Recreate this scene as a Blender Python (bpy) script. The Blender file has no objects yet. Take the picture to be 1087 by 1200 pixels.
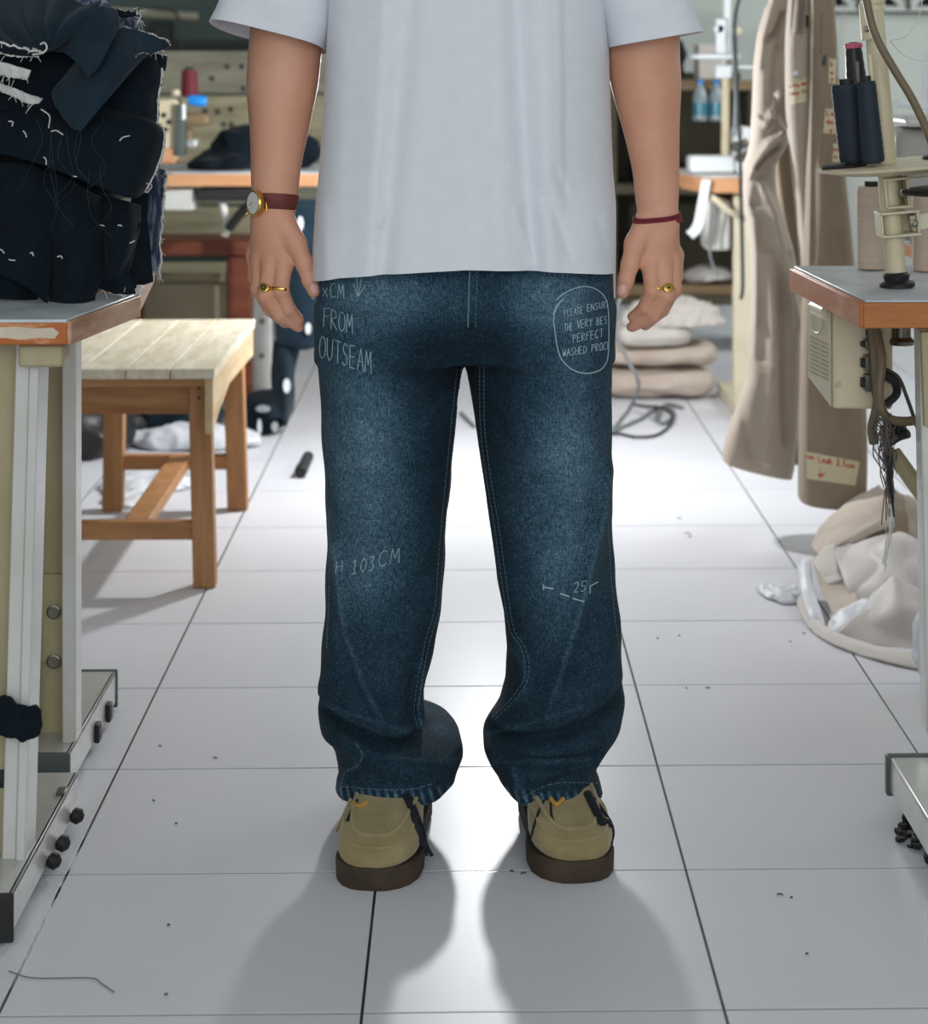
import bpy, math, random
import numpy as np
from mathutils import Vector, Matrix, noise as mnoise
from mathutils.bvhtree import BVHTree

random.seed(7)
rng = np.random.default_rng(7)
SC = bpy.context.scene
COL = SC.collection
PI = math.pi

# ------------------------------------------------------------------ camera
F, CX, CY, H, YAW = 2445.0, 594.4, 71.0, 1.05, 0.0207
cam_d = bpy.data.cameras.new('camera')
cam = bpy.data.objects.new('camera', cam_d)
COL.objects.link(cam)
cam.location = (0, 0, H)
cam.rotation_euler = (PI / 2, 0, -YAW)
cam_d.sensor_width = 36.0
cam_d.sensor_fit = 'AUTO'
cam_d.lens = F / 1200.0 * 36.0
cam_d.shift_x = -(CX - 543.5) / 1200.0
cam_d.shift_y = -(600.0 - CY) / 1200.0
cam_d.clip_start = 0.05
cam_d.dof.use_dof = True
cam_d.dof.focus_distance = 2.80
cam_d.dof.aperture_fstop = 6.3
SC.camera = cam

# ------------------------------------------------------------------ world, lights, exposure
w = bpy.data.worlds.new('world')
SC.world = w
w.use_nodes = True
w.node_tree.nodes['Background'].inputs[0].default_value = (0.86, 0.93, 1.0, 1)
w.node_tree.nodes['Background'].inputs[1].default_value = 0.55


def light(name, kind, loc, energy, color=(1, 1, 1), rot=(0, 0, 0), size=1.0, size_y=None, radius=None):
    d = bpy.data.lights.new(name, kind)
    d.energy = energy
    d.color = color
    if kind == 'AREA':
        d.size = size
        if size_y:
            d.shape = 'RECTANGLE'
            d.size_y = size_y
    if radius is not None:
        d.shadow_soft_size = radius
    o = bpy.data.objects.new(name, d)
    o.location = loc
    o.rotation_euler = rot
    COL.objects.link(o)
    return o


light('flash_behind_person', 'POINT', (0.07, 5.15, 0.95), 62, (0.97, 0.985, 1.0), radius=0.05)
light('fill_front', 'AREA', (0.3, -2.3, 2.0), 104, (0.93, 0.97, 1.0), (math.radians(80), 0, 0), 4.5, 2.6)  # added soft fill behind the camera
light('area_right', 'AREA', (3.1, 6.5, 2.2), 70, (0.95, 0.98, 1.0), (0, math.radians(75), 0), 1.6, 3.5)  # area lamp just inside the closed right wall

SC.view_settings.view_transform = 'Standard'
SC.view_settings.look = 'None'
SC.view_settings.exposure = 0.0
SC.view_settings.gamma = 1.0
SC.view_settings.use_curve_mapping = False


# ------------------------------------------------------------------ helpers
def P(px, py, Y):
    """World point seen at photo pixel (px, py) at world depth Y."""
    a = (px - CX) / F
    b = (CY - py) / F
    c, s = math.cos(YAW), math.sin(YAW)
    dx, dy = s + a * c, c - a * s
    t = Y / dy
    return Vector((dx * t, Y, H + b * t))


def FL(px, py, z=0.0):
    """World point on the horizontal plane z seen at pixel."""
    a = (px - CX) / F
    b = (CY - py) / F
    c, s = math.cos(YAW), math.sin(YAW)
    t = (z - H) / b
    return Vector(((s + a * c) * t, (c - a * s) * t, z))


def px_of(x, y, z):
    """Pixel of world point(s) (numpy)."""
    c, s = math.cos(YAW), math.sin(YAW)
    dep = x * s + y * c
    lat = x * c - y * s
    return CX + F * lat / dep, CY - F * (z - H) / dep


def srgb(r, g, b):
    def f(v):
        v /= 255.0
        return v / 12.92 if v <= 0.04045 else ((v + 0.055) / 1.055) ** 2.4
    return (f(r), f(g), f(b), 1.0)


MATS = {}


def mat(name, col, rough=0.6, metal=0.0, col2=None, scale=8.0, stretch=(1, 1, 1), bump=0.0, bscale=60.0,
        lo=0.35, hi=0.65, sheen=0.0, spec=0.5, sss=0.0, alpha=None, trans=0.0, emit=0.0):
    m = bpy.data.materials.new(name)
    m.use_nodes = True
    nt = m.node_tree
    b = nt.nodes['Principled BSDF']
    b.inputs['Base Color'].default_value = col
    b.inputs['Roughness'].default_value = rough
    b.inputs['Metallic'].default_value = metal
    b.inputs['Specular IOR Level'].default_value = spec
    if sheen:
        b.inputs['Sheen Weight'].default_value = sheen
    if sss:
        b.inputs['Subsurface Weight'].default_value = sss
        b.inputs['Subsurface Radius'].default_value = (0.012, 0.004, 0.002)
        b.inputs['Subsurface Scale'].default_value = 1.0
    if trans:
        b.inputs['Transmission Weight'].default_value = trans
    if emit:
        b.inputs['Emission Color'].default_value = col
        b.inputs['Emission Strength'].default_value = emit
    tc = nt.nodes.new('ShaderNodeTexCoord')
    if col2 is not None:
        mp = nt.nodes.new('ShaderNodeMapping')
        mp.inputs['Scale'].default_value = stretch
        nt.links.new(tc.outputs['Object'], mp.inputs[0])
        n = nt.nodes.new('ShaderNodeTexNoise')
        n.inputs['Scale'].default_value = scale
        n.inputs['Detail'].default_value = 6
        n.inputs['Roughness'].default_value = 0.6
        nt.links.new(mp.outputs[0], n.inputs['Vector'])
        r = nt.nodes.new('ShaderNodeValToRGB')
        r.color_ramp.elements[0].position = lo
        r.color_ramp.elements[1].position = hi
        r.color_ramp.elements[0].color = col
        r.color_ramp.elements[1].color = col2
        nt.links.new(n.outputs['Fac'], r.inputs[0])
        nt.links.new(r.outputs[0], b.inputs['Base Color'])
    if bump:
        n2 = nt.nodes.new('ShaderNodeTexNoise')
        n2.inputs['Scale'].default_value = bscale
        n2.inputs['Detail'].default_value = 4
        nt.links.new(tc.outputs['Object'], n2.inputs['Vector'])
        bp = nt.nodes.new('ShaderNodeBump')
        bp.inputs['Strength'].default_value = bump
        bp.inputs['Distance'].default_value = 0.002
        nt.links.new(n2.outputs['Fac'], bp.inputs['Height'])
        nt.links.new(bp.outputs[0], b.inputs['Normal'])
    MATS[name] = m
    return m


def wood(name, c1, c2, axis='y', rough=0.55, scale=6.0, spec=0.4):
    st = {'x': (1, 9, 9), 'y': (9, 1, 9), 'z': (9, 9, 1)}[axis]
    return mat(name, c1, rough, col2=c2, scale=scale, stretch=st, bump=0.15, bscale=40, lo=0.3, hi=0.7, spec=spec)


M_TILE = mat('glazed_white_tile', srgb(213, 213, 219), 0.38, col2=srgb(218, 218, 223), scale=3.0, bump=0.012, bscale=9.0, spec=0.25)
M_MACH = mat('grey_machine_paint', srgb(158, 157, 150), 0.45)
M_GROUT = mat('tile_grout', srgb(58, 56, 54), 0.9, col2=srgb(120, 118, 115), scale=5.0)
M_WALL = mat('pale_green_wall', srgb(190, 195, 188), 0.8, col2=srgb(198, 203, 197), scale=1.5)
M_WALLD = mat('dark_green_wall', srgb(62, 76, 72), 0.8, col2=srgb(72, 84, 80), scale=2.0)
M_CEIL = mat('ceiling_white', srgb(205, 208, 206), 0.9)
M_DARKHOLE = mat('vent_dark', srgb(22, 26, 26), 0.9)
M_BEAM = mat('dark_beam', srgb(38, 42, 40), 0.7)
M_PLANK = mat('rough_pale_plank', srgb(130, 126, 110), 0.8, col2=srgb(156, 152, 134), scale=5, stretch=(1, 6, 8), bump=0.2)
M_PLANK2 = mat('yellowed_plank', srgb(150, 140, 112), 0.8, col2=srgb(176, 167, 138), scale=5, stretch=(1, 6, 8), bump=0.2)
M_OLIVE = mat('olive_and_shaded_steel', srgb(160, 148, 112), 0.5, col2=srgb(176, 166, 132), scale=4, stretch=(4, 4, 1))  # olive steel; on the leg webs it stands for shade
M_WHITEMET = mat('white_enamel_steel', srgb(206, 206, 202), 0.32, col2=srgb(192, 190, 182), scale=6)
M_GREYMET = mat('grey_steel', srgb(178, 178, 174), 0.35, metal=0.25, col2=srgb(196, 196, 192), scale=7)
M_CAP = mat('dark_grey_cap', srgb(78, 88, 84), 0.5)
M_RUBBER = mat('black_rubber', srgb(24, 24, 24), 0.6)
M_STEEL = mat('bolt_steel', srgb(120, 116, 106), 0.35, metal=0.9)
M_LAMTOP = mat('worn_grey_laminate', srgb(172, 178, 184), 0.38, col2=srgb(204, 209, 213), scale=9, bump=0.1)
M_EDGEWOOD = wood('worn_edge_wood', srgb(150, 96, 62), srgb(204, 168, 138), 'y', scale=5)
M_CHIP = mat('chipped_ply_edge', srgb(176, 96, 44), 0.7, col2=srgb(204, 150, 104), scale=14, stretch=(1, 2, 3), lo=0.5, hi=0.62)
M_CHIPIN = mat('bare_chipboard', srgb(200, 184, 162), 0.85, col2=srgb(214, 200, 180), scale=30, bump=0.3, bscale=200)
M_DTHREAD = mat('dark_thread', srgb(46, 60, 68), 0.9)
M_RUBBERL = mat('worn_black_lino', srgb(40, 40, 40), 0.7)
M_STOOLTOP = mat('weathered_stool_seat', srgb(206, 191, 162), 0.75, col2=srgb(230, 220, 200), scale=6, stretch=(8, 1.5, 4), bump=0.2)
M_STOOL = wood('honey_stool_wood', srgb(150, 102, 60), srgb(184, 136, 90), 'z', scale=4)
M_STOOLX = wood('honey_stool_wood_rail', srgb(138, 88, 48), srgb(186, 136, 88), 'x', scale=4)
M_STOOLP = mat('lit_stool_side', srgb(212, 190, 152), 0.7, col2=srgb(192, 160, 116), scale=5, stretch=(8, 1, 8))  # back light on the side aprons put into a paler colour
M_LACQ = wood('lacquered_orange_wood', srgb(150, 84, 32), srgb(186, 118, 54), 'x', rough=0.35, scale=5)
M_LACQ2 = mat('scuffed_orange_wood', srgb(172, 98, 46), 0.5, col2=srgb(204, 158, 120), scale=7, stretch=(6, 1, 3), lo=0.48, hi=0.78)
M_NAVY = mat('dark_navy_denim', srgb(7, 18, 26), 0.85, col2=srgb(12, 25, 34), scale=30, sheen=0.04, spec=0.15, bump=0.25, bscale=700)
M_NAVY2 = mat('slate_navy_denim', srgb(20, 36, 47), 0.85, col2=srgb(28, 45, 57), scale=18, sheen=0.08, spec=0.15, bump=0.25, bscale=700)
M_NAVYW = mat('frayed_pale_denim', srgb(34, 46, 66), 0.9, col2=srgb(140, 148, 164), scale=22, stretch=(5, 5, 1), lo=0.45, hi=0.68)
M_THREAD = mat('white_cotton_thread', srgb(205, 203, 198), 0.9)
M_FRAY = mat('white_fray_and_rim', srgb(186, 184, 180), 0.95, col2=srgb(214, 212, 208), scale=60, bump=0.8, bscale=300)
M_KHAKI = mat('khaki_twill', srgb(172, 157, 142), 0.8, col2=srgb(180, 166, 151), scale=10, sheen=0.15, spec=0.25, bump=0.15, bscale=500)
M_KHAKI2 = mat('olive_and_shaded_khaki', srgb(140, 124, 104), 0.8, col2=srgb(150, 134, 114), scale=10, sheen=0.1, spec=0.25, bump=0.15, bscale=500)
M_TAPE = mat('masking_tape', srgb(206, 194, 158), 0.7, col2=srgb(214, 204, 172), scale=12)
M_RED = mat('red_marker', srgb(190, 34, 34), 0.6)
M_CHALK = mat('white_chalk_pencil', srgb(158, 182, 192), 0.9)
M_STITCH = mat('grey_blue_stitch', srgb(92, 118, 130), 0.9)
M_SHIRT = mat('white_cotton_jersey', srgb(218, 220, 226), 0.85, col2=srgb(222, 224, 230), scale=40, sheen=0.15, spec=0.2, bump=0.08, bscale=900)
M_SUEDE = mat('sand_suede', srgb(136, 121, 84), 0.95, col2=srgb(154, 139, 102), scale=26, sheen=0.35, spec=0.15, bump=0.3, bscale=500)
M_SUEDE2 = mat('sand_suede_rim', srgb(142, 127, 90), 0.95, col2=srgb(156, 141, 104), scale=26, sheen=0.35, spec=0.15, bump=0.3, bscale=500)
M_CREPE = mat('brown_crepe_sole', srgb(48, 36, 25), 0.7, col2=srgb(70, 54, 38), scale=30, bump=0.2, bscale=250)
M_HEELL = mat('brown_heel_leather', srgb(140, 88, 54), 0.6)
M_LACE = mat('navy_lace', srgb(18, 23, 30), 0.9)
M_LINING = mat('tan_tag', srgb(176, 136, 62), 0.8)
M_SKIN = mat('skin', srgb(206, 149, 120), 0.5, col2=srgb(214, 160, 134), scale=12, sss=0.12, spec=0.35, bump=0.05, bscale=220)
M_NAIL = mat('fingernail', srgb(222, 176, 164), 0.25)
M_HAIR = mat('black_hair', srgb(20, 17, 15), 0.5)
M_GOLD = mat('gold', srgb(206, 164, 84), 0.25, metal=1.0)
M_DIAL = mat('white_dial', srgb(226, 226, 222), 0.3)
M_STRAP = mat('brown_leather_strap', srgb(92, 40, 34), 0.45, col2=srgb(112, 52, 44), scale=40)
M_CORD = mat('dark_red_cord', srgb(110, 22, 34), 0.7)
M_BLACK = mat('black_plastic', srgb(20, 21, 23), 0.45)
M_BEIGE = mat('aged_beige_paint', srgb(206, 196, 168), 0.42, col2=srgb(216, 207, 182), scale=8)
M_BEIGESP = mat('speckled_beige_casing', srgb(212, 200, 168), 0.5, col2=srgb(150, 122, 80), scale=40, lo=0.62, hi=0.75)
M_POLE = mat('cream_pole_paint', srgb(200, 186, 152), 0.4, col2=srgb(214, 202, 172), scale=6, stretch=(3, 3, 1))
M_WHITEPL = mat('white_plastic', srgb(226, 230, 232), 0.35)
M_CONE_NAVY = mat('navy_thread_cone', srgb(14, 28, 40), 0.7, col2=srgb(22, 38, 52), scale=3, stretch=(1, 1, 40), bump=0.4, bscale=200)
M_CONE_BEIGE = mat('beige_thread_cone', srgb(198, 176, 156), 0.75, col2=srgb(208, 188, 170), scale=3, stretch=(1, 1, 40), bump=0.4, bscale=200)
M_CONE_RED = mat('crimson_thread_cone', srgb(92, 16, 32), 0.7, col2=srgb(108, 22, 40), scale=3, stretch=(1, 1, 40))
M_PINK = mat('pink_cone_rim', srgb(206, 92, 120), 0.5)
M_BLUEPL = mat('bright_blue_plastic', srgb(20, 140, 226), 0.4)
M_HOSE = mat('olive_brown_hose', srgb(112, 98, 74), 0.5)
M_CABLE = mat('grey_cable', srgb(120, 124, 126), 0.5)
M_DCABLE = mat('dark_cable', srgb(40, 42, 44), 0.5)
M_TANGLE = mat('dusty_thread', srgb(120, 112, 106), 0.95, col2=srgb(70, 64, 62), scale=30)
M_FABRIC = mat('greige_fabric', srgb(186, 170, 156), 0.85, col2=srgb(198, 184, 172), scale=6, sheen=0.1)
M_FABRICW = mat('off_white_fabric', srgb(202, 194, 187), 0.85, col2=srgb(212, 206, 200), scale=6, sheen=0.1)
M_SACK = mat('translucent_white_sack', srgb(190, 182, 178), 0.55, col2=srgb(200, 194, 191), scale=5, spec=0.4, bump=0.1, bscale=60)
M_SACKW = mat('white_sack_skirt', srgb(210, 212, 218), 0.5)
M_DKWOOD = wood('red_brown_wood', srgb(92, 44, 28), srgb(124, 66, 42), 'x', scale=5)
M_OLDWOOD = wood('old_shelf_wood', srgb(112, 92, 66), srgb(150, 126, 94), 'x', scale=4)
M_DKOLIVE = mat('dark_olive_board', srgb(66, 62, 48), 0.8, col2=srgb(84, 78, 60), scale=6)  # dark olive boards of the storage shelf
M_ORANGEW = wood('pale_orange_wood', srgb(196, 136, 92), srgb(216, 164, 122), 'x', scale=4)
M_CRATE = mat('pale_crate', srgb(178, 168, 136), 0.8, col2=srgb(190, 182, 154), scale=6)
M_BLUEW = mat('blue_bottle_water', srgb(60, 130, 150), 0.15, spec=0.6)
M_CLEAR = mat('clear_bottle', srgb(190, 206, 210), 0.1, trans=0.5)
M_LINT = mat('dark_lint', srgb(60, 58, 56), 0.9)


class MB:
    def __init__(self):
        self.v = []
        self.f = []

    def add(self, verts, faces):
        o = len(self.v)
        self.v.extend([tuple(p) for p in verts])
        self.f.extend([tuple(i + o for i in q) for q in faces])
        return self

    def box(self, c, s, rot=None):
        hx, hy, hz = s[0] / 2, s[1] / 2, s[2] / 2
        vs = [Vector((x, y, z)) for x in (-hx, hx) for y in (-hy, hy) for z in (-hz, hz)]
        if rot is not None:
            vs = [rot @ q for q in vs]
        vs = [q + Vector(c) for q in vs]
        return self.add(vs, [(0, 1, 3, 2), (4, 6, 7, 5), (0, 4, 5, 1), (2, 3, 7, 6), (0, 2, 6, 4), (1, 5, 7, 3)])

    def bar(self, a, b, wd, dp, up=(0, 0, 1), side=None):
        """Rectangular bar from a to b; wd across 'side', dp the other way."""
        a, b = Vector(a), Vector(b)
        d = (b - a).normalized()
        sd = Vector(side) if side is not None else d.cross(Vector(up))
        if sd.length < 1e-4:
            sd = Vector((1, 0, 0))
        sd = (sd - d * sd.dot(d)).normalized()
        u = d.cross(sd)
        vs = []
        for p in (a, b):
            for i, j in ((-1, -1), (1, -1), (1, 1), (-1, 1)):
                vs.append(p + sd * (i * wd / 2) + u * (j * dp / 2))
        return self.add(vs, [(0, 3, 2, 1), (4, 5, 6, 7), (0, 1, 5, 4), (1, 2, 6, 5), (2, 3, 7, 6), (3, 0, 4, 7)])

    def prism(self, poly, vec):
        """Extrude a planar polygon (list of 3-D points) by vec."""
        n = len(poly)
        vec = Vector(vec)
        vs = [Vector(p) for p in poly] + [Vector(p) + vec for p in poly]
        fs = [tuple(range(n - 1, -1, -1)), tuple(range(n, 2 * n))]
        for i in range(n):
            j = (i + 1) % n
            fs.append((i, j, n + j, n + i))
        return self.add(vs, fs)

    def tube(self, path, r, seg=8, closed=False, caps=True):
        path = [Vector(p) for p in path]
        n = len(path)
        rs = r if isinstance(r, (list, tuple)) else [r] * n
        vs = []
        t0 = None
        for i, p in enumerate(path):
            if closed:
                t = path[(i + 1) % n] - path[i - 1]
            else:
                t = path[min(i + 1, n - 1)] - path[max(i - 1, 0)]
            if t.length < 1e-9:
                t = Vector((0, 0, 1))
            t.normalize()
            if t0 is None:
                ref = Vector((0, 0, 1)) if abs(t.z) < 0.9 else Vector((1, 0, 0))
                u = t.cross(ref).normalized()
            else:
                u = (u - t * u.dot(t))
                u = u.normalized() if u.length > 1e-6 else t.cross(Vector((0.3, 0.5, 0.8))).normalized()
            t0 = t
            wv = t.cross(u)
            for k in range(seg):
                a = 2 * PI * k / seg
                vs.append(p + u * (math.cos(a) * rs[i]) + wv * (math.sin(a) * rs[i]))
        fs = []
        for i in range(n if closed else n - 1):
            j = (i + 1) % n
            for k in range(seg):
                l = (k + 1) % seg
                fs.append((i * seg + k, i * seg + l, j * seg + l, j * seg + k))
        if caps and not closed:
            fs.append(tuple(range(seg - 1, -1, -1)))
            fs.append(tuple((n - 1) * seg + k for k in range(seg)))
        return self.add(vs, fs)

    def lathe(self, prof, base, axis=(0, 0, 1), seg=24, sx=1.0, sy=1.0):
        """prof: list of (radius, height) along axis from base."""
        ax = Vector(axis).normalized()
        ref = Vector((1, 0, 0)) if abs(ax.x) < 0.9 else Vector((0, 1, 0))
        u = (ref - ax * ref.dot(ax)).normalized()
        v = ax.cross(u)
        base = Vector(base)
        vs = []
        for r, h in prof:
            for k in range(seg):
                a = 2 * PI * k / seg
                vs.append(base + ax * h + u * (r * sx * math.cos(a)) + v * (r * sy * math.sin(a)))
        fs = []
        n = len(prof)
        for i in range(n - 1):
            for k in range(seg):
                l = (k + 1) % seg
                fs.append((i * seg + k, i * seg + l, (i + 1) * seg + l, (i + 1) * seg + k))
        fs.append(tuple(range(seg - 1, -1, -1)))
        fs.append(tuple((n - 1) * seg + k for k in range(seg)))
        return self.add(vs, fs)

    def rings(self, rings, cap=True, closed_v=False):
        n = len(rings[0])
        vs = [p for r in rings for p in r]
        fs = []
        for i in range(len(rings) - 1):
            for k in range(n):
                l = (k + 1) % n
                fs.append((i * n + k, i * n + l, (i + 1) * n + l, (i + 1) * n + k))
        if cap:
            fs.append(tuple(range(n - 1, -1, -1)))
            fs.append(tuple((len(rings) - 1) * n + k for k in range(n)))
        return self.add(vs, fs)

    def build(self, name, m, parent=None, bevel=0.0, sharp=40, solid=0.0, segs=2, subs=0, origin=None):
        me = bpy.data.meshes.new(name)
        org = Vector(origin) if origin is not None else root_loc(parent)
        if org.length > 0:
            ox, oy, oz = org
            vv = [(p[0] - ox, p[1] - oy, p[2] - oz) for p in self.v]
        else:
            vv = self.v
        me.from_pydata(vv, [], self.f)
        me.validate()
        return finish(me, name, m, parent, bevel, sharp, solid, segs, subs, origin)


def root_loc(o):
    if o is None:
        return Vector((0, 0, 0))
    while o.parent:
        o = o.parent
    return Vector(o.location)


def finish(me, name, m, parent, bevel=0.0, sharp=40, solid=0.0, segs=2, subs=0, origin=None):
    me.materials.append(m)
    me.update()
    import bmesh
    bm = bmesh.new()
    bm.from_mesh(me)
    bmesh.ops.recalc_face_normals(bm, faces=bm.faces)
    bm.to_mesh(me)
    bm.free()
    if sharp:
        me.polygons.foreach_set('use_smooth', [True] * len(me.polygons))
        me.set_sharp_from_angle(angle=math.radians(sharp))
    o = bpy.data.objects.new(name, me)
    COL.objects.link(o)
    if parent:
        o.parent = parent
    elif origin is not None:
        o.location = origin
    if solid:
        s = o.modifiers.new('solid', 'SOLIDIFY')
        s.thickness = solid
        s.offset = 0
    if bevel:
        b = o.modifiers.new('bevel', 'BEVEL')
        b.width = bevel
        b.segments = segs
        b.limit_method = 'ANGLE'
        b.angle_limit = math.radians(40)
    if subs:
        s = o.modifiers.new('sub', 'SUBSURF')
        s.levels = subs
        s.render_levels = subs
    return o


def tag(o, label=None, cat=None, group=None, kind=None):
    if label:
        o['label'] = label
    if cat:
        o['category'] = cat
    if group:
        o['group'] = group
    if kind:
        o['kind'] = kind
    return o


def thing(name, loc, label, cat, group=None):
    o = bpy.data.objects.new(name, None)
    o.empty_display_size = 0.05
    o.location = loc
    COL.objects.link(o)
    return tag(o, label, cat, group)


def np_mesh(name, verts, quads):
    me = bpy.data.meshes.new(name)
    nv, nq = len(verts), len(quads)
    k = quads.shape[1]
    me.vertices.add(nv)
    me.vertices.foreach_set('co', np.asarray(verts, dtype=np.float32).ravel())
    me.loops.add(nq * k)
    me.loops.foreach_set('vertex_index', np.asarray(quads, dtype=np.int32).ravel())
    me.polygons.add(nq)
    me.polygons.foreach_set('loop_start', np.arange(0, nq * k, k, dtype=np.int32))
    me.polygons.foreach_set('use_smooth', np.ones(nq, dtype=bool))
    me.update(calc_edges=True)
    return me


def catmull(pts, n):
    """Resample a polyline of Vectors smoothly to n points."""
    pts = [Vector(p) for p in pts]
    m = len(pts)
    if m == 2:
        return [pts[0].lerp(pts[1], i / (n - 1)) for i in range(n)]
    out = []
    for i in range(n):
        t = i / (n - 1) * (m - 1)
        k = min(int(t), m - 2)
        u = t - k
        p1, p2 = pts[k], pts[k + 1]
        p0 = pts[k - 1] if k > 0 else p1 * 2 - p2
        p3 = pts[k + 2] if k + 2 < m else p2 * 2 - p1
        out.append(0.5 * ((2 * p1) + (p2 - p0) * u + (2 * p0 - 5 * p1 + 4 * p2 - p3) * u * u
                          + (3 * p1 - p0 - 3 * p2 + p3) * u ** 3))
    return out


def ridged(p, s, seed=0.0):
    q = Vector((p[0] * s + seed, p[1] * s + seed * 0.7, p[2] * s - seed))
    return 1.0 - 2.0 * abs(mnoise.noise(q))


def soft(p, s, seed=0.0):
    return mnoise.noise(Vector((p[0] * s + seed, p[1] * s + seed * 0.7, p[2] * s - seed)))


def patch(net, nu=22, nv=22, amp=0.0, sc=8.0, seed=0.0, ridge=0.6, px=True):
    """Smooth cloth sheet through a control net; returns verts, faces, grid."""
    rows = [[P(*c) if px else Vector(c) for c in r] for r in net]
    cols = [catmull(r, nu) for r in rows]
    grid = []
    for j in range(nu):
        grid.append(catmull([cols[i][j] for i in range(len(rows))], nv))
    g = [[grid[j][i] for j in range(nu)] for i in range(nv)]
    if amp:
        out = []
        for i in range(nv):
            rr = []
            for j in range(nu):
                a = g[i][min(j + 1, nu - 1)] - g[i][max(j - 1, 0)]
                b = g[min(i + 1, nv - 1)][j] - g[max(i - 1, 0)][j]
                n = a.cross(b)
                n = n.normalized() if n.length > 1e-9 else Vector((0, -1, 0))
                d = ridge * (ridged(g[i][j], sc, seed) - 0.5) + (1 - ridge) * 1.4 * soft(g[i][j], sc * 0.6, seed + 5)
                rr.append(g[i][j] + n * (d * amp))
            out.append(rr)
        g = out
    vs = [p for r in g for p in r]
    fs = [(i * nu + j, i * nu + j + 1, (i + 1) * nu + j + 1, (i + 1) * nu + j) for i in range(nv - 1) for j in range(nu - 1)]
    return vs, fs, g


def super_ring(c, a, b, n=2.5, seg=32):
    """Superellipse ring about c with half-axis vectors a and b."""
    out = []
    for k in range(seg):
        t = 2 * PI * k / seg
        ct, st = math.cos(t), math.sin(t)
        x = math.copysign(abs(ct) ** (2 / n), ct)
        y = math.copysign(abs(st) ** (2 / n), st)
        out.append(Vector(c) + Vector(a) * x + Vector(b) * y)
    return out


# ------------------------------------------------------------------ signed-distance surfaces (for bodies and garments)
def surface_nets(f, org, h):
    nx, ny, nz = f.shape
    neg = f < 0
    cs = neg[:-1, :-1, :-1].astype(np.int8)
    cnt = np.zeros_like(cs)
    for dx in (0, 1):
        for dy in (0, 1):
            for dz in (0, 1):
                cnt += neg[dx:nx - 1 + dx, dy:ny - 1 + dy, dz:nz - 1 + dz]
    act = (cnt > 0) & (cnt < 8)
    idx = np.full(act.shape, -1, dtype=np.int64)
    I = np.argwhere(act)
    idx[act] = np.arange(len(I))
    acc = np.zeros((len(I), 3))
    wt = np.zeros(len(I))
    corners = [(a, b, c) for a in (0, 1) for b in (0, 1) for c in (0, 1)]
    vals = {c: f[I[:, 0] + c[0], I[:, 1] + c[1], I[:, 2] + c[2]] for c in corners}
    for c in corners:
        for ax in range(3):
            if c[ax] == 0:
                d = list(c)
                d[ax] = 1
                d = tuple(d)
                a, b = vals[c], vals[d]
                m = (a < 0) != (b < 0)
                t = np.where(m, a / np.where(m, a - b, 1), 0)
                p = np.array(c, dtype=float)[None, :] + np.eye(3)[ax][None, :] * t[:, None]
                acc += np.where(m[:, None], p, 0)
                wt += m
    verts = (I + acc / wt[:, None]) * h + np.array(org)[None, :]
    quads = []
    for ax in range(3):
        a = [slice(None)] * 3
        b = [slice(None)] * 3
        a[ax] = slice(0, -1)
        b[ax] = slice(1, None)
        A, B = neg[tuple(a)], neg[tuple(b)]
        E = np.argwhere(A != B)
        u, v = [(1, 2), (2, 0), (0, 1)][ax]
        lim = np.array(act.shape)
        ok = (E[:, u] > 0) & (E[:, v] > 0) & (E[:, u] < lim[u]) & (E[:, v] < lim[v]) & (E[:, ax] < lim[ax])
        E = E[ok]
        flip = A[E[:, 0], E[:, 1], E[:, 2]]
        q = []
        for du, dv in ((-1, -1), (0, -1), (0, 0), (-1, 0)):
            C = E.copy()
            C[:, u] += du
            C[:, v] += dv
            q.append(idx[C[:, 0], C[:, 1], C[:, 2]])
        q = np.stack(q, 1)
        q[~flip] = q[~flip][:, ::-1]
        quads.append(q)
    return verts, np.concatenate(quads)


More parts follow.
